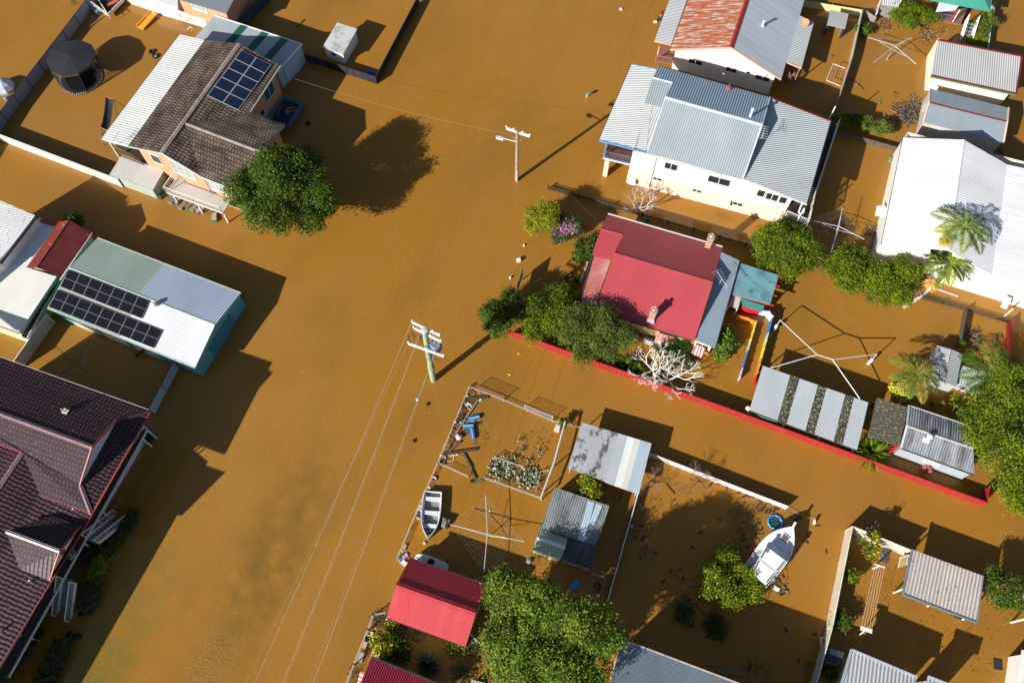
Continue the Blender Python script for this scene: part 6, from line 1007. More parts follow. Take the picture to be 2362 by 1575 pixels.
t = thing('folding_clothesline', 'white folding clothesline frame on the pale fence behind the orange slide', 'clothesline', W('a', 1400, 160)); P = [W('a', 1285, 65, 1.3), W('a', 1430, 108, 1.3), W('a', 1400, 165, 1.2), W('a', 1255, 118, 1.2)]; m = MB(); m.tube(P+[P[0]], .025, 6); m.tube([W('a', 1340, 165, .6), W('a', 1345, 155, 1.2)], .02, 5); m.build('frame', wht, t)
t = thing('pool_ladder', 'small white looped handrail in the water by the end of the pale fence', 'handrail', W('a', 1440, 220)); m = MB(); m.tube([W('a', 1410, 228, 0), W('a', 1432, 205, .5), W('a', 1450, 215, .5), W('a', 1443, 235, 0)], .025, 6); m.build('handrail', wht, t)
t = thing('line_clothesline', 'five line clothesline strung between two white T posts inside the cream fence', 'clothesline', W('o', 600, 1180)); a1, a2 = W('o', 680, 622, 1.4), W('o', 764, 650, 1.4); b1_, b2_ = W('o', 568, 1128, 1.4), W('o', 660, 1158, 1.4)
for a, b, ft_, wd_ in ((a1, a2, W('o', 665, 655, .0), .08), (b1_, b2_, W('o', 560, 1188, 0), .3)): m = MB(); m.beam(a, b, wd_, .06); m.tube([a.lerp(b, .5), V((ft_.x, ft_.y, -.3))], .05, 7); m.build('t_post', wht, t)
m = MB()
for u in (.06, .28, .5, .72, .94): m.tube([a1.lerp(a2, u), b1_.lerp(b2_, u)], .010, 3)
m.build('washing_line', plain('pinkish line', (.62, .5, .42), .6), t)
# ================= trampoline, slide, hammock =================
t = thing('trampoline', 'netted trampoline with a black canopy standing in the flooded yard', 'trampoline', W('a', 615, 590)); c = W('a', 612, 590, .1); blkc = plain('black canopy cloth', (.018, .02, .024), .6, .2)
cc = W('a', 535, 435, 2.35); Rr = 2.3; N = 10; ring = [cc+V((math.cos(i*.6283+.2), math.sin(i*.6283+.2), 0))*Rr+UP*random.uniform(-.06, .06) for i in range(N)]; m = MB(); top = cc+UP*.35
for i in range(N): a, b = ring[i], ring[(i+1) % N]; m.poly([a, b, top.lerp(b, .35), top.lerp(a, .35)]); m.poly([top.lerp(a, .35), top.lerp(b, .35), top]); m.poly([a-UP*.18+(a-cc)*.01, b-UP*.18+(b-cc)*.01, b, a])
m.build('canopy', blkc, t); m = MB(); m.tube([p-UP*.2 for p in ring]+[ring[0]-UP*.2], .022, 5); m.build('orange_hoop', plain('orange piping', (.5, .12, .05), .6), t)
m = MB()
cx = V((c.x, c.y, 0)); lo2 = [cx+V((math.cos(i*.6283+.2), math.sin(i*.6283+.2), 0))*2.05 for i in range(N)]
for i in range(N):
    j = (i+1) % N
    for g in range(12): m.tube([lo2[i].lerp(lo2[j], g/12)+UP*.25, (ring[i]-UP*.2).lerp(ring[j]-UP*.2, g/12)], .012, 3, cap=False)
    for g in range(10): m.tube([(lo2[i]+UP*.25).lerp(ring[i]-UP*.2, g/10), (lo2[j]+UP*.25).lerp(ring[j]-UP*.2, g/10)], .009, 3, cap=False)
m.build('safety_net', blkc, t)
for i in range(N): m = MB(); m.tube([lo2[i]-UP*.4, lo2[i]+(ring[i]-lo2[i])*.35+UP*.3, ring[i]-UP*.1], .03, 6); m.build('pole', blk, t)
m = MB(); m.lathe(cx, [(1.55, .1), (1.95, .14), (2.05, .1), (2.05, -.1)], 30); m.lathe(cx, [(0.01, .08), (1.55, .1)], 30, mat=1)
for i in range(60): a = i*.10472; p = cx+V((math.cos(a), math.sin(a), 0))*1.9+UP*.15; m.beam(p, p+V((math.cos(a), math.sin(a), 0))*.18-UP*.06, .07, .02, 2)
m.build('mat', [blk, blkc, plain('pale spring', (.35, .32, .28), .6)], t)
m = MB(); P = [W('a', 1140, 88, .3), W('a', 1190, 105, .3), W('a', 1080, 228, .08), W('a', 1030, 205, .08)]; m.slab(P, .05); 
for a, b in ((0, 3), (1, 2)): m.beam(P[a]+UP*.05, P[b]+UP*.05, .08, .2)
m.hexa([W('a', 1095, 125, 0), W('a', 1130, 150, 0), W('a', 1180, 120, 0), W('a', 1150, 95, 0), W('a', 1095, 125, .28), W('a', 1130, 150, .28), W('a', 1180, 120, .28), W('a', 1150, 95, .28)]); solo('slide', m, plain('orange plastic', (.75, .30, .04), .4, .08), 'orange play slide floating near the pale fence', 'slide')
t = thing('hammock', 'black fabric hammock on a thin metal stand at the corner of the white side roof', 'hammock', W('a', 820, 900)); m = MB(); P0, P1 = W('a', 828, 745, 1.6), W('a', 793, 978, 1.6); sd2 = ea
for i in range(12):
    u, v_ = i/12, (i+1)/12; a = P0.lerp(P1, u)-UP*(.9*u*(1-u)); b = P0.lerp(P1, v_)-UP*(.9*v_*(1-v_)); 
    for x0, x1, dz0, dz1 in ((-.42, -.14, .15, 0), (-.14, .14, 0, 0), (.14, .42, 0, .15)): m.poly([a+sd2*x0+UP*dz0, a+sd2*x1+UP*dz1, b+sd2*x1+UP*dz1, b+sd2*x0+UP*dz0])
m.build('fabric', blkc, t); m = MB()
for p in (P0, P1): m.tube([p-sd2*.45+UP*.15, p, p+sd2*.45+UP*.15], .03, 6, mat=1)
m.tube([W('a', 940, 805, .2), P0+sd2*.4], .03, 6); m.tube([P0+sd2*.4, W('a', 880, 870, 0)], .025, 6); m.tube([P1-sd2*.4, W('a', 785, 1100, 0)], .03, 6); m.tube([P1, W('a', 770, 1020, 0)], .025, 6); m.build('stand', [blk, plain('orange piping')], t)
def wheel(name, lb, p, r=.3, ax=UP, rim=None, group=None, parent=None):
    m = MB(); m.lathe(V(p), [(r*.55, -.02), (r*.62, .1), (r*.9, .13), (r, .06), (r, -.06), (r*.9, -.12)], 18, axis=ax); 
    if rim: m.lathe(V(p), [(.02, .06), (r*.3, .05), (r*.55, .0)], 14, mat=1, axis=ax)
    if parent: return m.build(name, [blk, rim or blk], parent, True)
    return solo(name, m, [blk, rim or blk], lb, 'tyre', V(p), group, True)
wheel('tyre', 'bare floating tyre, upper one of the pair left of the white side roof', W('a', 1145, 393, .05), .3); wheel('tyre', 'floating tyre with a pale rim, lower of two by the white side roof', W('a', 1172, 427, .05), .3, rim=alu)
# trailers
t = thing('caged_trailer', 'blue caged trailer loaded with scrap behind the brown tiled house', 'trailer', W('s', 1680, 120)); bt = plain('teal blue paint', (.07, .20, .28), .5); q = [W('s', 1530, -20, .95), W('s', 1900, 10, .95), W('s', 1760, 220, .95), W('s', 1480, 100, .95)]; c0 = (q[0]+q[1]+q[2]+q[3])/4
q = [c0+ea*(sx*1.05)+eb*(sy*1.5) for sx, sy in ((-1, 1), (1, 1), (1, -1), (-1, -1))]; m = MB(); m.slab([V((p.x, p.y, .3)) for p in q], .1); m.build('tray', plain('dark tray', (.03, .03, .04), .7), t)
for i in range(4):
    a, b = q[i], q[(i+1) % 4]; m = MB()
    for zz in (.3, .5, .72, .95): m.beam(V((a.x, a.y, zz)), V((b.x, b.y, zz)), .05, .05)
    n_c = int((b-a).length/.16)
    for g in range(n_c+1): p = a.lerp(b, g/n_c); m.beam(V((p.x, p.y, -.2)), V((p.x, p.y, .95)), .03, .03)
    m.build('cage_side', bt, t)
m = MB(); m.box(V((q[2].x, q[2].y, -.2))-ea*1.05-eb*.0, 2.05, .06, .7); m.build('tailgate', plain('grey teal tailgate', (.12, .22, .24), .6), t)
m = MB(); m.tube([W('s', 1655, 10, .6), W('s', 1600, 60, .65), W('s', 1570, 155, .6)], .04, 6); solo('pink_tube', m, plain('magenta plastic', (.6, .05, .25), .5), 'magenta flexible tube in the caged trailer', 'tube')
m = MB(); m.box(W('s', 1700, 130, .32), .35, .35, .3, 20); solo('blue_box', m, plain('bright blue plastic', (.03, .25, .7), .5), 'bright blue box in the caged trailer', 'box')
for i, (x, y) in enumerate(((1730, 60), (1765, 95))): m = MB(); m.box(W('s', x, y, .35), .95, .22, .06, 15); solo('timber_offcut', m, plain('orange brown timber', (.30, .14, .05), .8), f'orange-brown plank in the caged trailer, {("upper", "lower")[i]} one', 'plank')
wheel('jockey_wheel', 'spare wheel standing in the water at the end of the caged trailer', W('s', 1960, 255, .1), .24, V((.5, -.6, .6)).normalized()); 
t = thing('tipper_trailer', 'white framed box trailer with a drawbar at the top left', 'trailer', W('a', 800, 40)); q = [W('a', 735, -10, .75), W('a', 810, 105, .75), W('a', 925, -10, .75), W('a', 860, -110, .75)]
for i in range(4): a, b = q[i], q[(i+1) % 4]; m = MB(); m.beam(a-UP*.2, b-UP*.2, .06, .4); m.build('side_board', [wht][0], t)
m = MB(); m.slab([p-UP*.35 for p in q], .08); m.build('tray', plain('black tray', (.02, .02, .022), .7), t); m = MB(); a, b = W('a', 685, 15, 1.1), W('a', 812, 105, 1.1); m.tube([a-UP*.7, a, b, b-UP*.7], .035, 6); m.tube([a-UP*.35, b-UP*.35], .03, 6); m.tube([a.lerp(b, .4), a.lerp(b, .4)-UP*.7], .03, 5); m.tube([a.lerp(b, .7), a.lerp(b, .7)-UP*.7], .03, 5); m.build('ladder_rack', wht, t)
m = MB(); m.box(W('a', 732, 97, .0), .85, .45, .45, -38); m.build('tool_box', corr('slate tool box', (.22, .28, .34), .1, .01), t); m = MB(); e = W('a', 675, 205, .1); m.beam(W('a', 702, 115, .1), e, .07, .07); m.beam(W('a', 775, 125, .1), e, .07, .07); m.build('drawbar', plain('rusty drawbar', (.35, .2, .13), .7), t)
m = MB(); m.box(W('a', 850, 30, .42), 1.2, .35, .15, 40); solo('red_board', m, plain('faded red board', (.6, .12, .08), .6), 'faded red board lying in the box trailer', 'board')
m = MB(); c = W('a', 20, 640, .5); m.lathe(c-UP*.6, [(.9, 0), (1.0, .4), (.75, .85), (.25, 1.15), (0, 1.2)], 9); solo('covered_object', m, plain('silver grey tarpaulin', (.42, .44, .48), .5, .3), 'silver covered barbecue at the left edge outside the slate fence', 'cover'); m = MB(); m.lathe(W('a', 53, 750, 0), [(.22, -.2), (.25, .3), (.2, .4), (0, .42)], 12); solo('gas_bottle', m, plain('slate bin'  , (.18, .22, .28), .5), 'slate blue drum outside the slate fence', 'drum')
# ================= bins under the balcony =================
def bin_(lb, p, ang, col, ln=.95, wd=.5):
    t = thing('wheelie_bin', lb, 'bin', V((p.x, p.y, 0)), 'bins floating under the balcony'); a = math.radians(ang); d = V((math.cos(a), math.sin(a), 0)); q = V((-d.y, d.x, 0)); m = MB(); z0 = V((p.x, p.y, -.12))
    m.hexa([z0-d*ln/2+q*s_*wd*.36*g+UP*h_ for h_ in () for s_ in () for g in ()] or [z0-d*ln/2-q*wd*.36, z0+d*ln/2-q*wd*.5, z0+d*ln/2+q*wd*.5, z0-d*ln/2+q*wd*.36, z0-d*ln/2-q*wd*.33+UP*.32, z0+d*ln/2-q*wd*.45+UP*.4, z0+d*ln/2+q*wd*.45+UP*.4, z0-d*ln/2+q*wd*.33+UP*.32]); m.build('body', plain('bin '+col[0], col[1], .6, .15), t)
    m = MB(); m.beam(z0+d*(ln/2+.03)+UP*.2-q*wd*.52, z0+d*(ln/2+.03)+UP*.2+q*wd*.52, .08, .42); m.build('lid', plain('bin lid '+col[2], col[3], .5, .1), t)
    m = MB(); m.tube([z0-d*ln/2-q*wd*.42+UP*.3, z0-d*ln/2+q*wd*.42+UP*.3], .1, 10); m.build('wheel', blk, t); return t
bw_ = ('muddy brown', (.30, .20, .13)); gl = ('green', (.02, .22, .12)); gy = ('grey', (.2, .2, .2))
bin_('dark green bin between the low green shed and the balcony', W('s', 120, 1175, 0), 215, ('dark green', (.02, .04, .03), *gy)); bin_('teal grey bin left of the first balcony post', W('s', 225, 1230, 0), 250, ('teal grey', (.12, .2, .2), *gy)); bin_('muddy brown bin right behind the first balcony post', W('s', 310, 1240, 0), 235, (*bw_, *gy)); bin_('longest muddy brown bin sticking out from under the balcony', W('s', 370, 1300, 0), 240, (*bw_, *gy), 1.1); bin_('brown bin with a green rim under the balcony', W('s', 450, 1305, 0), 235, (*bw_, *gl)); bin_('pale brown bin left of the middle balcony post', W('s', 515, 1335, 0), 235, ('pale brown', (.36, .27, .19), *gy)); bin_('cream bin behind the middle balcony post', W('s', 590, 1365, 0), 225, ('cream', (.5, .45, .38), *gy)); bin_('white and green bin floating apart near the outer balcony corner', W('s', 760, 1465, 0), 275, ('dirty white', (.45, .42, .36), *gl))
# ================= boats =================
t = thing('aluminium_dinghy', 'open aluminium dinghy with three bench seats tied inside the mesh fence', 'boat', W('v', 620, 690)); al2 = plain('painted aluminium', (.62, .65, .68), .4, .1); ali = plain('muddy aluminium', (.24, .24, .21), .6, .3)
st0, st1, bow = W('v', 516, 345, .55), W('v', 775, 350, .55), W('v', 572, 1045, .65); mid_s = (st0+st1)/2; ax = (bow-mid_s); L = ax.length; ax = V((ax.x, ax.y, 0)).normalized(); px_ = V((-ax.y, ax.x, 0))
if (st1-st0).dot(px_) < 0: px_ = -px_
prof = [(0, .66), (.15, .70), (.35, .72), (.55, .70), (.7, .62), (.82, .46), (.92, .24), (1.0, .02)]; m = MB(); R = []
for u, hw in prof: c = mid_s+ax*(L*u); z = .5+.22*u**3; R.append([V((c.x, c.y, 0))-px_*hw+UP*z, V((c.x, c.y, 0))-px_*hw*.86+UP*.02, V((c.x, c.y, 0))-px_*hw*.5-UP*.15, V((c.x, c.y, 0))+px_*hw*.5-UP*.15, V((c.x, c.y, 0))+px_*hw*.86+UP*.02, V((c.x, c.y, 0))+px_*hw+UP*z])
for i in range(len(R)-1):
    for j in range(5): m.poly([R[i][j], R[i][j+1], R[i+1][j+1], R[i+1][j]])
m.poly(R[0][::-1]); m.build('hull', al2, t)
m = MB(); I = []
for u, hw in prof: c = mid_s+ax*(L*min(u, .97)+(.04 if u == 0 else 0)); w_ = max(.01, hw-.05); z = .5+.22*u**3; c0 = V((c.x, c.y, 0)); I.append([c0-px_*w_+UP*z, c0-px_*w_*.84+UP*.09, c0+px_*w_*.84+UP*.09, c0+px_*w_+UP*z])
for i in range(len(I)-1):
    for j in range(3): m.poly([I[i+1][j], I[i+1][j+1], I[i][j+1], I[i][j]], 1 if j == 1 else 0)
m.build('interior', [al2, ali], t); m = MB(); m.tube([r_[0]+UP*.01 for r_ in R], .03, 6); m.tube([r_[5]+UP*.01 for r_ in R], .03, 6); m.tube([R[0][0], R[0][5]], .03, 6); m.build('gunwale', plain('bright aluminium', (.72, .74, .76), .35), t)
for u, hw in ((.15, .64), (.45, .64), (.73, .52)): c = mid_s+ax*(L*u); m = MB(); c0 = V((c.x, c.y, .38)); m.beam(c0-px_*hw, c0+px_*hw, .30, .05, 0); m.beam(c0-px_*hw*.9+ax*.13-UP*.14, c0+px_*hw*.9+ax*.13-UP*.14, .02, .22); m.build('bench_seat', al2, t)
m = MB(); c = mid_s+ax*(L*.94); c0 = V((c.x, c.y, .66)); m.slab([c0-px_*.24, c0+px_*.24, c0+ax*.22], .03); m.build('bow_plate', al2, t)
m = MB()
for i in range(7): a = mid_s+px_*(-.5+i*.167)+UP*0; m.beam(V((a.x, a.y, .105))+ax*.1, V((a.x, a.y, .105))+ax*(L*.7), .025, .02)
m.build('floor_ribs', ali, t)
# cruiser
t = thing('cabin_cruiser', 'white cabin cruiser with a square deck hatch resting beside the lemon tree', 'boat', W('r', 800, 700)); wb_ = plain('white gelcoat', (.80, .81, .83), .35, .03)
bow = W('r', 1010, 345, 1.25); tip_ = W('r', 1057, 265, 1.35); tr0, tr1 = W('r', 375, 895, .75), W('r', 590, 1200, .75); sm_ = (tr0+tr1)/2+V((0, 0, 0)); ax = bow-sm_; L = V((ax.x, ax.y, 0)).length; ax = V((ax.x, ax.y, 0)).normalized(); px_ = V((ax.y, -ax.x, 0)); s0 = V((sm_.x, sm_.y, 0))
prof = [(0, .98), (.15, 1.06), (.35, 1.12), (.5, 1.12), (.65, 1.04), (.78, .84), (.88, .56), (.95, .30), (1.0, .10)]; m = MB(); R = []
for u, hw in prof: c = s0+ax*(L*u); z = .85+.4*u*u; R.append([c-px_*hw+UP*z, c-px_*hw*.86+UP*.05, c-px_*hw*.6-UP*.4, c+px_*hw*.6-UP*.4, c+px_*hw*.86+UP*.05, c+px_*hw+UP*z])
for i in range(len(R)-1):
    for j in range(5): m.poly([R[i][j], R[i][j+1], R[i+1][j+1], R[i+1][j]])
m.poly(R[0][::-1]); m.build('hull', wb_, t)
m = MB(); 
for i in range(len(R)-1): m.poly([R[i][0]-UP*.04, R[i+1][0]-UP*.04, R[i+1][5]-UP*.04, R[i][5]-UP*.04])
m.build('deck', plain('pale blue deck', (.74, .78, .84), .5, .04), t); m = MB(); m.tube([r_[0] for r_ in R], .06, 6); m.tube([r_[5] for r_ in R], .06, 6); m.beam(R[-1][0].lerp(R[-1][5], .5)+UP*.03, tip_+UP*.0, .16, .08); m.slab([R[-3][0]+UP*.02, R[-3][5]+UP*.02, R[-1][5]+UP*.02, R[-1][0]+UP*.02], .04); m.build('bulwark', wb_, t)
# deck hatch, cabin, roof, rails, swim platform
def cp(u, v_, z): return s0+ax*(L*u)+px_*v_+UP*z
m = MB(); m.hexa([cp(.28, -.80, .7), cp(.78, -.66, .9), cp(.78, .66, .9), cp(.28, .80, .7), cp(.30, -.78, 1.22), cp(.74, -.5, 1.18), cp(.74, .5, 1.18), cp(.30, .78, 1.22)]); m.build('fore_cabin', plain('pale blue deck'), t)
m = MB(); hc = onplane('r', 905, 490, cp(.6, 0, 1.22), UP); m.box(hc-UP*.02, .62, .62, .05, math.degrees(math.atan2(ax.y, ax.x))); m.box(hc+UP*.03, .5, .5, .012, math.degrees(math.atan2(ax.y, ax.x)), 1); m.build('hatch', [wb_, plain('brown hatch', (.16, .11, .08), .5)], t)
cr_ = [W('r', 645, 595, 2.05), W('r', 925, 808, 2.05), W('r', 645, 1135, 2.05), W('r', 430, 958, 2.05)]; m = MB(); m.slab(cr_, .1); H = m.build('hardtop', wb_, t)
m = MB(); lo_c = [p+(cr_[0]+cr_[2]-p*2)*.06-UP*1.4 for p in cr_]; m.hexa([lo_c[3], lo_c[2], lo_c[1], lo_c[0]]+[p-UP*.1+(cr_[0]+cr_[2]-p*2)*.03 for p in (cr_[3], cr_[2], cr_[1], cr_[0])]); m.build('cabin', plain('dark cabin glass', (.2, .24, .28), .3), t)
m = MB(); ws0, ws1 = W('r', 690, 530, 1.55), W('r', 945, 745, 1.55); m.poly([cr_[0]-UP*.05, cr_[1]-UP*.05, ws1, ws0]); m.poly([ws0, ws1, cr_[1]-UP*.08, cr_[0]-UP*.08]); m.build('windscreen', plain('blue grey screen', (.52, .60, .72), .2), t)
for a, b in (((650, 625), (572, 762)), ((540, 810), (465, 950)), ((890, 818), (792, 938)), ((755, 980), (650, 1100))): m = MB(); m.beam(W('r', *a, 2.09), W('r', *b, 2.09), .09, .06); m.build('roof_rail', plain('bronze rail', (.16, .12, .09), .5), t)
m = MB(); m.beam(W('r', 675, 640, 2.08), W('r', 655, 685, 2.08), .16, .05); m.build('roof_vent', plain('slate vent', (.15, .17, .2), .5), t); m = MB(); m.beam(W('r', 545, 772, 2.065), W('r', 790, 970, 2.065), .03, .02); m.build('roof_seam', plain('grey seam', (.35, .36, .38), .6), t)
m = MB(); m.hexa([cp(-.0, -.85, .1), cp(-.09, -.6, .1), cp(-.09, .6, .1), cp(0, .85, .1), cp(-.0, -.85, .35), cp(-.09, -.6, .35), cp(-.09, .6, .35), cp(0, .85, .35)]); m.tube([cp(-.02, -.7, .4), cp(-.12, -.72, .45), cp(-.13, -.5, .4)], .04, 6); m.build('swim_platform', wb_, t)
m = MB(); m.beam(W('r', 490, 660, .1), W('r', 440, 672, .1), .35, .3); solo('red_fender', m, plain('crimson plastic', (.6, .02, .06), .5), 'crimson box poking out beside the cruiser hull', 'box')
# paddling pool
t = thing('paddling_pool', 'round blue paddling pool with a wavy rim floating at the cruiser bow', 'pool', W('r', 770, 263)); c = W('r', 770, 263, .12); m = MB(); P = [c+V((math.cos(a*.1309), math.sin(a*.1309), 0))*(.52+.025*math.sin(a*.1309*10)) for a in range(49)]; m.tube(P, .06, 6); m.build('rim', plain('bright blue vinyl', (.02, .28, .75), .35), t, True); m = MB(); m.lathe(c-UP*.12, [(.5, .1), (.47, .0), (.01, .01)], 24); m.build('base', plain('dark teal vinyl', (.02, .06, .06), .4, .4), t)
# half hidden vehicle by the garage
t = thing('caravan', 'rounded white vehicle roof with a dark round hatch half under the red roofed garage', 'caravan', W('v', 600, 1420)); m = MB(); a, b = W('v', 355, 1345, .75), W('v', 855, 1530, .75); d = (b-a).normalized(); q = V((d.y, -d.x, 0)); q = q if q.y > 0 else -q; Lc = (b-a).length; pr = []
def cv(u, v_, z): return a+d*(Lc*u)+q*v_+UP*(z-.75)
secs = [(0, .12, .35), (.03, .32, .6), (.12, .42, .72), (.5, .46, .76), (.88, .42, .72), (.97, .3, .6), (1.0, .12, .35)]
for (u0, w0, z0), (u1, w1, z1_) in zip(secs[:-1], secs[1:]):
    m.poly([cv(u0, w0, z0), cv(u0, -1.2, z0), cv(u1, -1.2, z1_), cv(u1, w1, z1_)]); m.poly([cv(u0, w0+.12, -.3), cv(u0, w0+.1, z0-.2), cv(u1, w1+.1, z1_-.2), cv(u1, w1+.12, -.3)]); m.poly([cv(u0, w0+.1, z0-.2), cv(u0, w0, z0), cv(u1, w1, z1_), cv(u1, w1+.1, z1_-.2)])
m.build('body', plain('off white enamel', (.62, .61, .57), .4, .05), t); m = MB(); m.lathe(cv(.5, .12, .78), [(.28, 0), (.26, .06), (0, .07)], 18); m.build('hatch', blk, t); m = MB(); m.beam(cv(.3, .4, .75), cv(.3, -.3, .76), .02, .02); m.beam(cv(.7, .4, .75), cv(.7, -.3, .76), .02, .02); m.beam(cv(.0, -.1, .80), cv(.95, -.1, .80), .05, .04, 1); m.build('roof_seams', [alu, ltb], t)
# ================= street bits =================
m = MB(); p = W('j', 395, 300, .9); a, b = W('j', 410, 205, 1.8), W('j', 372, 330, 1.8); b2_ = W('j', 370, 380, .9); m.beam(W('j', 410, 215, 1.2), W('j', 371, 342, 1.2), .06, 1.1); m2 = MB(); 
t = thing('street_sign', 'dark green sign board on posts seen edge on near the small round tree', 'sign', W('j', 392, 370)); m.build('board', plain('dark teal board', (.01, .14, .13), .5), t)
for u in (.1, .9): pp_ = W('j', 410, 215, 0).lerp(W('j', 371, 342, 0), u); m = MB(); qv = onplane('j', 410-39*u, 215+127*u, V((0, 0, 1.2)), UP); m.tube([V((qv.x, qv.y, -.4)), V((qv.x, qv.y, .8))], .05, 6); m.build('post', plain('dark teal board'), t)
m = MB(); c = W('j', 380, 128, .25); m.box(c-UP*.4, .34, .24, .5, 10); solo('white_bollard', m, wht, 'white box topped bollard at the far end of the sagging chain', 'bollard'); m = MB(); m.box(W('j', 316, 275, -.2), .14, .14, .4); solo('white_bollard', m, wht, 'small white bollard partway along the sagging chain', 'bollard'); m = MB(); m.box(W('j', 420, 32, -.2), .13, .13, .35); solo('white_bollard', m, wht, 'tiny white bollard between the chain and the purple flowering bush', 'bollard')
conductor('chain', 'thin chain running from the white bollard down to the small round tree', [c+UP*.1, W('j', 316, 275, .2), W('j', 262, 400, .2)], .02, plain('rusty chain', (.35, .28, .2), .8), .0)
t = thing('street_sign', 'tiny teal sign on a short white post alone in the flooded street', 'sign', W('e', 2200, 735)); c = W('e', 2201, 735, 0); m = MB(); m.tube([c-UP*.4, c+UP*.45], .05, 6); m.build('post', wht, t); m = MB(); m.box(c+UP*.42, .34, .08, .28, -10); m.build('board', plain('teal sign', (.02, .25, .22), .4), t)
for i, (k, x, y, lb) in enumerate((('l', 966, 12, 'small yellow marker post with cross piece nearer the mesh fence'), ('j', 382, 835, 'small yellow marker post with cross piece nearer the red fence'))): m = MB(); c = W(k, x, y, .05); m.beam(c-ea*.15, c+ea*.12, .06, .05); m.beam(c-eb*.12, c+eb*.15+ea*.1, .04, .04); solo('marker', m, plain('yellow paint', (.8, .45, .03), .5), lb, 'marker')
m = MB(); m.lathe(W('k', 82, 790, .9), [(.05, -.2), (.16, -.1), (.2, .05), (.14, .18), (0, .22)], 14); solo('globe_lamp', m, plain('white globe', (.8, .8, .78), .4), 'white globe lamp at the left corner of the striped carport', 'lamp', smooth=True)
m = MB(); m.box(W('g', 1000, 1150, 0), .1, .1, .1); 
m = MB(); P_ = [W('s', 1000, 0, 0)]; 
m = MB(); a = W('l', 1300, 385, .35); P = [W('u', 2225, 765, .45), W('u', 2300, 785, .45), W('u', 2265, 915, .45), W('u', 2185, 890, .45)]; m.slab(P, .1); m.box(W('u', 2245, 850, -.3), .35, .7, .65, -25); solo('air_conditioner', m, plain('chalky white box', (.62, .61, .58), .7, .15), 'chalky white box standing by the top of the pipe rail', 'box'); tree('small_shrub', 'small green shoots beside the chalky white box', 'l', 1365, 372, .5, .35, .4, brt, 350, .1, 4, 140, cat='shrub', trunk=False, clump=.12)
m = MB(); P = [W('v', 790, 735, .45), W('v', 905, 770, .45), W('v', 850, 895, .4), W('v', 770, 875, .4)]; m.slab(P, .35); solo('outboard_cover', m, corr('streaked black cowl', (.04, .045, .05), .16, .03, (.4, .4, .4), .5, patch=(.5, .5, .5), patchamt=.7, pscale=(3, .3), plo=.5, phi=.56), 'streaked black box floating beside the dinghy', 'box')
m = MB(); m.lathe(W('l', 1110, 1418, .1), [(.12, -.2), (.2, .0), (.17, .12), (0, .16)], 10); solo('grey_pot', m, plain('grey pot', (.25, .27, .28), .6), 'grey pot floating below the pale green shed', 'pot')
m = MB(); m.tube([W('n', 65, 395, .06)+V((math.cos(a)*.32*(1+.2*math.sin(2*a)), math.sin(a)*.32, 0)) for a in [i*.52 for i in range(13)]], .03, 5); solo('dark_ring', m, plain('dark ring', (.06, .05, .045), .8), 'dark heart shaped rim in the water under the grey carport', 'ring')
def crate(name, lb, k, x, y, w_, l_, h_, ang, col, z0=-.1, rim=True, cat='crate'):
    c = W(k, x, y, 0); m = MB(); m.box(V((c.x, c.y, z0)), w_, l_, .04, ang); a = math.radians(ang); e = V((math.cos(a), math.sin(a), 0)); q = V((-e.y, e.x, 0)); c = V((c.x, c.y, z0+h_/2))
    for s_ in (-1, 1): m.beam(c+e*(s_*w_/2)-q*l_/2, c+e*(s_*w_/2)+q*l_/2, .04, h_); m.beam(c+q*(s_*l_/2)-e*(w_/2-.03), c+q*(s_*l_/2)+e*(w_/2-.03), .04, h_)
    return solo(name, m, col, lb, cat, V((c.x, c.y, 0)))
crate('white_crate', 'white crate hanging on the outside of the cream fence', 'o', 255, 1243, .45, .5, .35, -10, plain('dusty white', (.6, .6, .58), .6), .4)
crate('wire_frame_crate', 'pale rectangular tub rim floating by the mossy planks', 'u', 293, 1388, .6, .42, .14, 5, plain('pale tub', (.62, .66, .62), .6)); crate('brown_tray', 'muddy brown plastic tray against the mesh fence', 'u', 400, 810, .38, .55, .2, -30, plain('muddy tray', (.22, .15, .11), .7)); crate('beige_tray', 'beige square tray against the mesh fence below the pink shade', 'u', 230, 1178, .38, .4, .12, -15, plain('beige tray', (.48, .4, .28), .8)); crate('white_crate', 'white plastic basket above the blue benches', 'u', 668, 745, .6, .24, .18, 5, plain('dusty white')); crate('wooden_crate', 'thin dark square frame beside the blue bench', 'u', 588, 905, .36, .36, .06, -10, plain('dark frame', (.1, .09, .07), .8), -.02)
bb = plain('bright blue board', (.02, .20, .52), .5, .15)
for lb, (x0, y0, x1, y1), w_ in (('upper blue slatted board floating among the rubbish', (635, 680, 830, 635), .3), ('lower blue slatted board floating among the rubbish', (688, 850, 712, 1038), .3), ('blue and white toy box end floating between the two blue boards', (530, 805, 720, 800), .28)): m = MB(); a = W('u', x0, y0, .18); b = W('u', x1, y1, .18); m.beam(a, b, w_, .18); m.beam(a+UP*.1, b+UP*.1, .03, .03, 1); solo('blue_board', m, [bb, wht], lb, 'board')
mo = plain('mossy timber', (.13, .10, .035), .95, .5, scale=5); dw = plain('wet dark timber', (.06, .045, .02), .8, .4); 
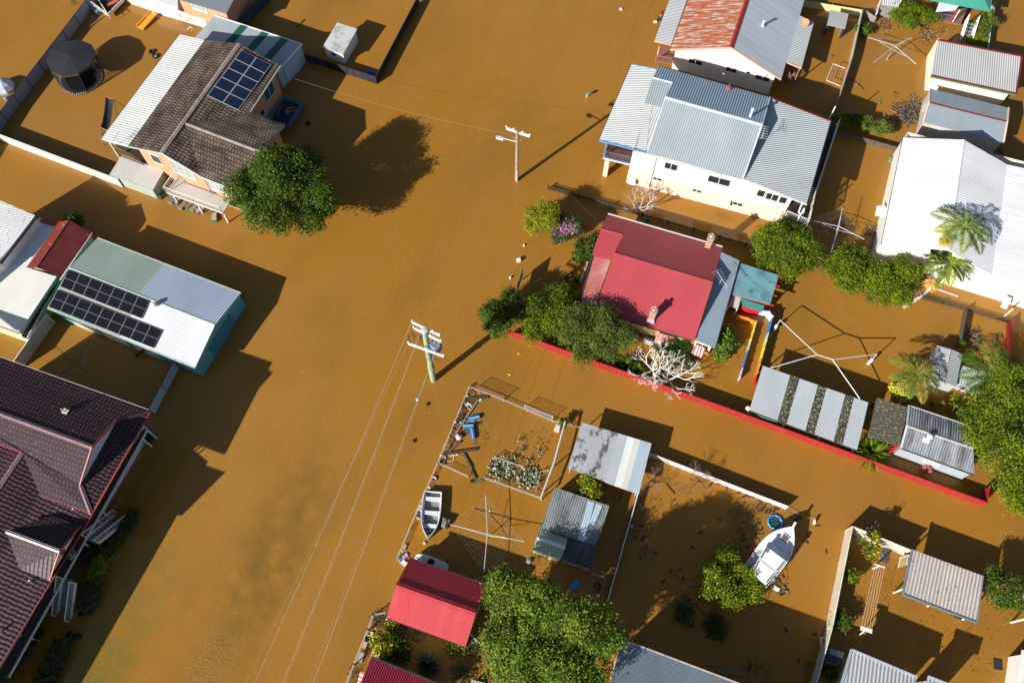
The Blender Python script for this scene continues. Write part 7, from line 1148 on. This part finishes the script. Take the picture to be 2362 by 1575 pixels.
for i, (k, x0, y0, x1, y1, w_, mt, lb) in enumerate((('u', 570, 320, 990, 275, .24, dw, 'dark wet beam at the top of the rubbish heap'), ('u', 800, 335, 400, 945, .16, tim, 'long grey beam slanting down the rubbish heap'), ('u', 390, 960, 255, 1240, .12, mo, 'short mossy end of timber below the long grey beam'), ('u', 490, 1085, 280, 1260, .2, plain('reddish wet timber', (.16, .07, .04), .8, .4), 'reddish plank slanting below the pink shade'), ('u', 175, 1310, 790, 1220, .18, dw, 'long dark beam lying across the yard by the tub rim'), ('u', 290, 1088, 430, 1085, .14, dw, 'short dark block across the beams'), ('u', 530, 1300, 680, 1568, .2, mo, 'mossy plank slanting toward the cactus bed'), ('l', 655, 690, 705, 800, .17, mo, 'lower mossy plank end beside the grey wheel'), ('v', 1245, 240, 1395, 165, .18, mo, 'short mossy plank left of the cactus bed'), ('u', 465, 710, 545, 600, .12, dw, 'thin dark stick near the brown tray'))):
    m = MB(); m.beam(W(k, x0, y0, .06), W(k, x1, y1, .09), w_, .14); solo('timber_beam', m, mt, lb, 'beam', group='timber in the rubbish yard')
m = MB(); m.lathe(W('u', 455, 1000, .12), [(.30, -.12), (.15, .25), (.0, .26)], 16, axis=V((-.6, .55, .5)).normalized()); solo('bucket', m, plain('pink plastic', (.75, .38, .48), .5), 'pink cone shaped bucket among the rubbish', 'bucket', smooth=True)
def ring(lb, k, x, y, r, mt=blk, z=.03, th=.03): c = W(k, x, y, z); m = MB(); m.tube([c+V((math.cos(i*.524), math.sin(i*.524), 0))*r for i in range(13)], th, 6); return solo('ring', m, mt, lb, 'ring', c)
ring('large black hoop in the top corner of the rubbish heap', 'u', 692, 225, .30, th=.025); ring('small black ring by the white jars', 'u', 545, 455, .13); ring('small dark ring beside the upper blue board', 'u', 838, 745, .13); ring('thick black ring at the lower mesh corner', 'u', 172, 1455, .22, th=.06); ring('loose hose loop by the fence below the brown tray', 'u', 335, 960, .22, th=.015)
wheel('trolley_wheel', 'small grey wheel floating left of the cactus bed', W('v', 1232, 190, .05), .13, rim=alu)
wheel('pipe_mouth', 'black pipe end with a round mouth below the long hedge', W('c', 618, 1043, .1), .3, V((-.5, .2, .8)).normalized()); wheel('pipe_mouth', 'black pipe with a round mouth above the square clipped hedge', W('c', 520, 1210, .1), .3, V((-.5, .2, .8)).normalized())
for x, y, x2, y2, lb in ((640, 1045, 700, 1030, 'short black pipe joining the hedge'), (545, 1215, 620, 1215, 'short black pipe lying above the clipped hedge')): m = MB(); m.tube([W('c', x, y, .0), W('c', x2, y2, .0)], .18, 10); solo('black_pipe', m, blk, lb, 'pipe')
# small rubbish
RB = {'red': (.62, .02, .015), 'white': (.75, .75, .72), 'orange': (.75, .25, .03), 'green': (.05, .35, .18), 'pink': (.75, .3, .42), 'black': (.02, .02, .022), 'blue': (.03, .22, .6), 'cream': (.6, .5, .36), 'violet': (.5, .35, .6), 'sky blue': (.2, .45, .7)}
def junk(kind, col, k, x, y, sz, ang, lb):
    c = W(k, x, y, .05); m = MB(); a = math.radians(ang); d = V((math.cos(a), math.sin(a), 0))
    if kind == 'bottle': m.lathe(c-d*sz, [(sz*.36, 0), (sz*.4, sz*.2), (sz*.4, sz*1.2), (sz*.15, sz*1.6), (sz*.15, sz*2)], 8, axis=d)
    elif kind == 'tub': m.lathe(c-UP*.1, [(sz*.8, 0), (sz, .22), (sz*.9, .2), (sz*.7, .05), (.01, .05)], 12)
    elif kind == 'ball': m.lathe(c-UP*sz*.6, [(.0, -sz), (sz*.7, -sz*.7), (sz, 0), (sz*.7, sz*.7), (0, sz)], 12)
    else: m.box(c-UP*.08, sz*2, sz*1.2, .16, ang)
    return solo({'bottle': 'bottle', 'tub': 'tub', 'ball': 'ball', 'box': 'small_box'}[kind], m, plain('plastic '+col, RB[col], .45, .12), lb, {'bottle': 'bottle', 'tub': 'tub', 'ball': 'ball', 'box': 'box'}[kind], smooth=kind in ('ball',))
J = [('bottle', 'red', 'u', 713, 152, .11, -20, 'red bottle at the very top of the rubbish heap'), ('bottle', 'green', 'u', 640, 185, .10, 10, 'green bottle beside the large black hoop'), ('bottle', 'sky blue', 'u', 838, 202, .09, 60, 'light blue bottle by the rusty stake'), ('ball', 'pink', 'u', 656, 280, .1, 0, 'dull pink ball below the large black hoop'), ('ball', 'white', 'u', 615, 258, .1, 0, 'white ball below the large black hoop'), ('bottle', 'red', 'u', 612, 292, .08, 60, 'tiny red bottle beside the dull pink ball'), ('box', 'white', 'u', 845, 335, .1, 30, 'white jar at the tip of the long grey beam'),
 ('bottle', 'green', 'u', 590, 362, .13, 30, 'coiled green bottle above the white jars'), ('box', 'white', 'u', 612, 412, .16, 40, 'largest white jar in the rubbish heap'), ('ball', 'white', 'u', 668, 405, .12, 0, 'round white float right of the largest jar'), ('ball', 'white', 'u', 682, 435, .09, 0, 'smaller white float near the long grey beam'), ('bottle', 'orange', 'u', 628, 462, .15, 85, 'bright orange bottle among the white jars'), ('ball', 'cream', 'u', 578, 400, .1, 0, 'cream ball left of the largest jar'), ('bottle', 'red', 'u', 565, 492, .08, -30, 'tiny red bottle below the small black ring'), ('ball', 'white', 'u', 655, 500, .08, 0, 'small white ball right of the orange bottle'), ('bottle', 'red', 'u', 622, 547, .12, 60, 'red bottle lowest in the white jar cluster'), ('bottle', 'black', 'u', 585, 565, .1, -40, 'black bottle below the white jar cluster'),
 ('bottle', 'red', 'u', 447, 686, .09, -30, 'red bottle above the brown tray'), ('ball', 'white', 'u', 397, 733, .16, 0, 'silvery white ball touching the fence above the brown tray'), ('ball', 'white', 'u', 488, 738, .12, 0, 'white ball between the brown tray and the grey beam'), ('bottle', 'red', 'u', 342, 880, .12, -30, 'red bottle below the brown tray'), ('bottle', 'red', 'u', 492, 893, .09, 0, 'red bottle left of the thin dark frame'), ('bottle', 'red', 'u', 303, 1005, .08, -40, 'small red bottle near the hose loop'), ('bottle', 'red', 'u', 322, 1024, .08, -40, 'lower small red bottle near the hose loop'),
 ('bottle', 'pink', 'u', 375, 1325, .17, 5, 'crimson and white tube beside the tub rim'), ('bottle', 'white', 'u', 430, 1315, .13, 5, 'white end of the tube beside the tub rim'), ('tub', 'white', 'u', 192, 1395, .13, 0, 'pinkish white tub left of the tub rim'), ('ball', 'violet', 'u', 172, 1330, .07, 0, 'tiny violet ball at the fence'), ('ball', 'white', 'u', 135, 1328, .1, 0, 'white scrap at the fence above the thick black ring'), ('tub', 'white', 'v', 657, 165, .19, 0, 'white bucket above the dinghy stern'), ('ball', 'white', 'v', 590, 280, .12, 0, 'grey and white ball just above the dinghy stern'), ('bottle', 'red', 'v', 662, 90, .16, 50, 'red canister above the white bucket'), ('bottle', 'red', 'v', 738, 8, .1, -30, 'red bottle under the short mesh run'),
 ('box', 'cream', 'v', 455, 580, .14, 60, 'orange and white carton beside the dinghy'), ('tub', 'white', 'v', 435, 652, .17, 0, 'white bowl with orange middle beside the dinghy'), ('tub', 'blue', 'v', 432, 712, .17, 0, 'bright blue lid beside the dinghy'), ('box', 'cream', 'v', 418, 748, .14, -40, 'cream carton below the blue lid'), ('bottle', 'red', 'v', 893, 1052, .1, 80, 'single red bottle in the garage shadow'), ('ball', 'white', 'v', 1500, 638, .07, 0, 'tiny white ball under the wide clothesline'), ('box', 'cream', 'v', 515, 1128, .12, -30, 'small brown block below the dinghy bow'),
 ('box', 'cream', 'v', 222, 1182, .17, 60, 'brown basket against the lower mesh fence'), ('ball', 'pink', 'v', 232, 1230, .08, 0, 'small bright pink ball in the fence corner heap'), ('box', 'violet', 'v', 222, 1325, .22, 35, 'lilac bag in the fence corner heap'), ('bottle', 'red', 'v', 250, 1340, .16, 30, 'red toy in the fence corner heap'), ('bottle', 'red', 'v', 215, 1365, .13, 50, 'lower red toy in the fence corner heap'), ('box', 'blue', 'v', 155, 1375, .16, -40, 'blue crate in the fence corner heap'), ('box', 'white', 'v', 205, 1420, .26, -40, 'white sack beside the corner of the red roofed garage'), ('ball', 'white', 'v', 245, 1285, .12, 0, 'white ball in the fence corner heap'), ('ball', 'cream', 'v', 185, 1240, .11, 0, 'cream ball against the lower mesh fence'),
 ('ball', 'white', 'l', 270, 198, .14, 0, 'white drum drifting below the green power pole'), ('box', 'black', 'l', 345, 237, .13, -70, 'dark drifting block right of the white drum'), ('box', 'black', 'l', 244, 513, .13, -60, 'dark drifting block alone in the street'), ('ball', 'orange', 'l', 368, 293, .05, 0, 'tiny orange ball below the dark block'), ('box', 'white', 'f', 370, 87, .16, -10, 'white box adrift near the rusty roofed house'), ('ball', 'orange', 'e', 845, 60, .08, 0, 'orange ball inside the dark fenced yard'), ('tub', 'blue', 'e', 570, 562, .42, 0, 'bright blue tarp in the corner of the dark navy fence'),
 ('box', 'white', 'z', 535, 500, .17, 80, 'pale blue-white box inside the street fence by the garage'), ('box', 'black', 'z', 460, 565, .2, 80, 'black toolbox against the street fence'), ('box', 'white', 'z', 455, 545, .1, 80, 'white cup on the black toolbox'), ('box', 'white', 'z', 912, 650, .18, 80, 'white sack among the potted plants'), ('tub', 'black', 'z', 1050, 700, .22, 0, 'black pot right of the potted plants'), ('box', 'cream', 'z', 430, 670, .22, 75, 'brown crate against the street fence'), ('box', 'black', 'z', 800, 480, .18, 30, 'dark bundle floating in front of the garage'), ('box', 'cream', 'l', 1268, 1395, .12, 0, 'cream block at the foot of the pale green shed'), ('tub', 'black', 'm', 2130, 400, .28, 0, 'black tub in the shade right of the mango tree'), ('box', 'blue', 'm', 1945, 385, .38, 40, 'deep blue tarp behind the mango tree'), ('box', 'white', 'm', 2135, 475, .14, 0, 'white box right of the mango tree'), ('tub', 'pink', 'm', 2090, 515, .22, 0, 'pinkish lump below the white box by the mango tree'), ('ball', 'white', 'n', 158, 583, .15, 0, 'white ball by the low rail fence'),
 ('tub', 'green', 'i', 605, 700, .28, 0, 'green tub at the picket fence under the small bare tree'), ('box', 'green', 'h', 590, 235, .25, 70, 'green hose reel on the white house wall'), ('box', 'green', 'h', 505, 700, .2, 70, 'green cover below the door hood of the white house'), ('box', 'white', 'r', 790, 1192, .22, -30, 'white bottle adrift behind the cruiser'), ('box', 'white', 'r', 740, 1080, .2, 40, 'white outboard parts beside the cruiser stern'), ('ball', 'white', 'r', 935, 1215, .1, 0, 'small white float behind the cruiser')]
for a in J: junk(*a)
# white, dark and red bits at the rusty roofed house
for i, (x, y, col) in enumerate(((688, 205, 'white'), (735, 150, 'orange'), (720, 185, 'black'), (745, 120, 'red'))): junk('box', col, 'f', x, y, .16, 20*i, ('white scrap left of the silver veranda roof', 'orange scrap left of the silver veranda roof', 'dark scrap left of the silver veranda roof', 'red scrap left of the silver veranda roof')[i])
# floating firewood in the cruiser yard
wl1 = [plain('wet red log', (.16, .035, .02), .7, .3), plain('wet dark log', (.03, .018, .014), .7, .3)]
logs = [(415, 420, 30), (705, 542, -20), (585, 622, 5), (828, 607, 80), (857, 638, -25), (858, 668, 20), (972, 598, 80), (955, 565, -70), (933, 640, 75), (840, 720, -10), (883, 710, 10), (535, 713, -30), (308, 757, -70), (402, 862, -50), (458, 853, -20), (440, 898, -45), (480, 912, 75), (355, 930, 25), (492, 1018, 10), (513, 1050, 45), (650, 322, 50), (752, 345, -70), (830, 372, 0), (862, 392, 30), (885, 395, -20), (912, 395, -30), (948, 455, 60), (965, 487, 5), (985, 465, 40), (1002, 488, 60), (1020, 480, 35), (1040, 487, 10), (1068, 472, -15), (1322, 580, 15), (1265, 643, -60), (1258, 685, -40), (1376, 743, -85), (1210, 525, -35), (1190, 540, 40), (1207, 1425, 85), (1126, 1232, -75), (1308, 1260, 0), (248, 712, 60), (225, 660, 65), (215, 578, 0), (185, 655, 50), (210, 790, -60), (970, 435, -40), (1000, 445, 20), (630, 1275, 0), (538, 1205, 60), (700, 318, -15), (895, 1480, 70), (905, 1455, -10), (1105, 900, -70), (1118, 960, -40), (1100, 1010, 20), (1085, 990, 70), (1130, 985, -30)]
for i, (x, y, a) in enumerate(logs):
    c = W('n', x, y, .03); d = V((math.cos(math.radians(a)), math.sin(math.radians(a)), 0)); m = MB(); l_ = random.uniform(.13, .2); m.tube([c-d*l_, c, c+d*l_], random.uniform(.05, .075), 6)
    solo('firewood_log', m, wl1[(i*7) % 3 != 0], 'short wet firewood log floating in the flooded yard of the cruiser', 'log', V(c), 'floating firewood logs')
for (k, x0, y0, x1, y1, lb, r_) in (('n', 372, 318, 425, 380, 'thin dark branch in the yard below the twiggy shrubs', .03), ('n', 558, 1070, 625, 1155, 'thin dark branch below the lemon tree', .03), ('e', 12, 210, 75, 147, 'dark stick floating left of the white hut', .05), ('n', 500, 948, 565, 940, 'grey plank beside the lemon tree', .1), ('n', 620, 1430, 680, 1455, 'grey plank in the pile by the blue-grey roof, left', .07), ('n', 680, 1440, 790, 1530, 'long pole in the pile by the blue-grey roof', .04), ('n', 690, 1475, 765, 1530, 'broad pale plank in the pile by the blue-grey roof', .12), ('n', 740, 1480, 862, 1525, 'grey plank in the pile by the blue-grey roof, right', .05), ('n', 975, 1540, 1055, 1527, 'pale pole floating near the bottom edge', .03), ('g', 805, 425, 960, 460, 'dark floating plank behind the silver clothesline', .06), ('g', 460, 820, 610, 950, 'long thin stick beside the rippled white fence', .03), ('g', 830, 130, 780, 290, 'teal stake at the left of the climbing bush', .04), ('z', 430, 620, 580, 655, 'grey plank across the gap by the street fence', .08), ('w', 660, 1290, 970, 1400, 'pinkish beam at the foot of the white house', .1), ('x', 145, 760, 180, 775, 'dark scrap beside the mossy carport', .06), ('m', 1100, 800, 1175, 880, 'thin metal pole leaning off the garage', .03)): m = MB(); m.beam(W(k, x0, y0, .06), W(k, x1, y1, .06), r_*1.6, r_); solo('floating_stick', m, tim if 'grey' in lb or 'pale' in lb else plain('pinkish plank', (.6, .38, .3), .7) if 'pinkish' in lb else drk, lb, 'stick')
# debris rafts (nobody could count these)
def debris(name, lb, spots, mats, seed):
    R = random.Random(seed); m = MB()
    for k, x, y, rx, n, L in spots:
        c = W(k, x, y, .02)
        for i in range(n):
            a = R.uniform(0, 6.28); q = rx*math.sqrt(R.random()); p = c+V((math.cos(a)*q, math.sin(a)*q, R.uniform(0, .12))); b = R.uniform(0, 6.28); l_ = L*R.uniform(.3, 1); m.beam(p, p+V((math.cos(b), math.sin(b), R.uniform(-.1, .2)))*l_, R.uniform(.015, .05), .02, R.randrange(len(mats)))
    o = m.build(name, mats); o['kind'] = 'stuff'; o['label'] = lb
bk_ = [plain('pale bark chip', (.42, .30, .20), .8), plain('brown bark chip', (.16, .09, .05), .8), plain('dark twig')]
debris('bark_litter', 'bark and twigs drifting against the climbing bush and fences', [('g', 720, 220, 1.6, 160, .5), ('g', 900, 270, .8, 50, .3), ('g', 1290, 370, .9, 120, .35), ('g', 1250, 450, .5, 24, .3), ('g', 1420, 320, .5, 20, .2), ('g', 1540, 340, .5, 20, .2), ('g', 950, 1010, .4, 14, .2), ('g', 1130, 1010, .3, 8, .2), ('g', 790, 1085, .3, 16, .2), ('g', 520, 890, .5, 20, .3), ('g', 270, 605, .3, 24, .15), ('g', 640, 1150, .2, 3, .2), ('g', 900, 1150, .2, 5, .2)], bk_, 1)
debris('branch_pile', 'tangle of branches and old posts against the grey gabled shed', [('g', 1070, 1230, 1.1, 200, 1.0), ('g', 1150, 1130, .7, 70, 1.4), ('g', 900, 1290, .7, 40, .7), ('h', 440, 790, .5, 70, .4), ('k', 1770, 240, .8, 90, .6), ('k', 1950, 260, .4, 24, .4), ('k', 1780, 330, .5, 30, .4)], [drk, drk, plain('reddish twig', (.12, .07, .05), .9), plain('bleached twig', (.28, .23, .19), .9)], 2)
debris('yard_litter', 'dark twigs and scraps drifting in the cruiser yard', [('n', 860, 520, 1.2, 130, .25), ('n', 1000, 460, .9, 60, .25), ('n', 250, 770, .8, 40, .25), ('n', 190, 610, .8, 60, .25), ('n', 1100, 960, .6, 40, .3), ('n', 1290, 1480, .6, 70, .2), ('n', 950, 1520, 1.2, 50, .4), ('z', 640, 260, .6, 80, .3), ('z', 720, 330, .5, 50, .25), ('z', 260, 1110, .5, 50, .2), ('z', 1300, 490, .6, 60, .25), ('u', 500, 670, .5, 60, .25), ('u', 600, 450, .6, 90, .15), ('u', 700, 380, .4, 50, .15), ('l', 1180, 500, 1.0, 30, .15), ('l', 740, 500, .6, 20, .15), ('f', 745, 170, .5, 60, .4), ('a', 550, 20, .4, 14, .25), ('h', 1440, 170, .3, 24, .5)], bk_[1:]+[plain('olive scrap', (.12, .12, .06), .8)], 3)
R = random.Random(5); m = MB()
for i in range(190):
    c = W('o', R.uniform(500, 1650), R.uniform(650, 1500), .012); 
    if R.random() < .5: c = W('y', R.uniform(100, 1900), R.uniform(250, 1450), .012)
    m.box(c, R.uniform(.03, .08), R.uniform(.02, .06), .02, R.uniform(0, 180))
o = m.build('floating_specks', plain('dark specks', (.03, .02, .015), .8)); o['kind'] = 'stuff'; o['label'] = 'scattered dark specks floating in the clothesline yard'
R = random.Random(8); m = MB()
for i in range(240): c = W('t', R.uniform(0, 2350), R.uniform(0, 1560), .008); m.box(c, R.uniform(.02, .07), R.uniform(.02, .05), .012, R.uniform(0, 180), R.randrange(3))
o = m.build('floating_specks', [plain('dark specks'), plain('pale speck', (.55, .45, .3), .8), plain('brown bark chip')]); o['kind'] = 'stuff'; o['label'] = 'tiny leaves and specks drifting everywhere on the flood water'
for k, x, y, w_, l_, a, lb in (('y', 1620, 1215, .6, .75, -10, 'black square mat floating at the bottom right'), ('o', 1340, 1035, .6, .3, -25, 'black mat half under the front edge of the patio cover')): m = MB(); m.box(W(k, x, y, .0), w_, l_, .04, a); solo('floor_mat', m, blk, lb, 'mat')
m = MB(); m.slab([W('o', 745, 495, .12), W('o', 805, 505, .12), W('o', 780, 615, .1), W('o', 718, 590, .1)], .05); m.beam(W('o', 720, 580, .16), W('o', 800, 520, .16), .03, .03); solo('slate_sheet', m, plain('slate sheet', (.06, .065, .075), .6), 'slate grey board with a ridge floating under the frangipani', 'board')
t = thing('screen_frame', 'mossy glass gate leaning at the upper left corner of the patio cover', 'gate', W('o', 900, 620)); m = MB(); P = [W('o', 885, 570, 1.0), W('o', 948, 545, 1.2), W('o', 935, 625, .5), W('o', 868, 650, .4)]; m.slab(P, .03); m.build('pane', plain('mossy pane', (.28, .26, .12), .5, .3), t); m = MB(); m.tube(P+[P[0]], .03, 5); m.build('frame', plain('pale green grey frame', (.5, .55, .45), .6), t)
t = thing('umbrella_frame', 'grey folded umbrella frame against the white wall at the bottom right', 'umbrella', W('y', 1940, 1400)); m = MB()
for a, b in (((1980, 1160), (1900, 1480)), ((2030, 1160), (1850, 1560)), ((1910, 1310), (1990, 1400)), ((1980, 1160), (2040, 1170))): m.tube([W('y', *a, .9), W('y', *b, .4)], .025, 5)
m.build('frame', alu, t); m = MB(); m.slab([W('y', 1920, 1320, .5), W('y', 1990, 1370, .7), W('y', 1960, 1560, .5), W('y', 1850, 1540, .3)], .02); m.build('cloth', plain('grey cloth', (.2, .21, .25), .8), t)
m = MB(); m.slab([W('z', 350, 780, .3), W('z', 420, 800, .3), W('z', 370, 955, .1), W('z', 300, 935, .1)], .06); solo('grey_tabletop', m, plain('brown grey tabletop', (.32, .28, .24), .6), 'brown-grey rounded tabletop leaning inside the street fence', 'table top')
t = thing('planter_frame', 'cream sided raised bed at the corner of the crimson roof', 'planter', W('z', 590, 850)); P = [W('z', 540, 780, .9), W('z', 655, 820, .9), W('z', 635, 895, .9), W('z', 530, 860, .9)]; m = MB(); m.slab(P, .06); m.build('top', plain('brown grey tabletop'), t); m = MB(); m.tube(P+[P[0]], .04, 5); m.build('rim', plain('cream board'), t)
m = MB(); m.box(W('z', 760, 935, .6), 1.0, .3, .1, -18); solo('teal_bench', m, plain('teal blue paint'), 'teal bench top against the crimson roof', 'bench')
t = thing('step_ladder', 'thin white step ladder leaning from the garage toward the mango tree', 'ladder', W('z', 2200, 600)); m = MB(); a, b = W('z', 2115, 505, 1.4), W('z', 2285, 665, .3); m.tube([a, b], .03, 6); m.build('rail', wht, t); m = MB(); P = [W('z', 2165, 560, .7), W('z', 2205, 605, .7), W('z', 2165, 650, .4), W('z', 2125, 605, .4)]; m.tube(P+[P[0]], .02, 5); m.build('bracket', alu, t)
m = MB(); p = W('d', 1250, 140, .5); m.tube([W('d', 1310, 100, 1.0), W('d', 1225, 158, .1)], .14, 8, .09); solo('black_downpipe', m, blk, 'fat black pipe poking out under the green shed eave', 'pipe')
t = thing('cane_basket', 'round dark garden pot near the veranda posts of the dark tiled house', 'pot', W('d', 1355, 905)); m = MB(); m.lathe(W('d', 1355, 905, 0), [(.25, -.2), (.3, .2), (.26, .2), (.2, .1), (.01, .1)], 14); m.build('pot', plain('terracotta', (.25, .08, .05), .8), t); tree('small_shrub', 'dim green plant in the round pot by the veranda posts', 'd', 1350, 890, .4, .35, .3, dkg, 400, .1, 4, 150, cat='shrub', trunk=False, clump=.12, wts=(.1, .3, .6))
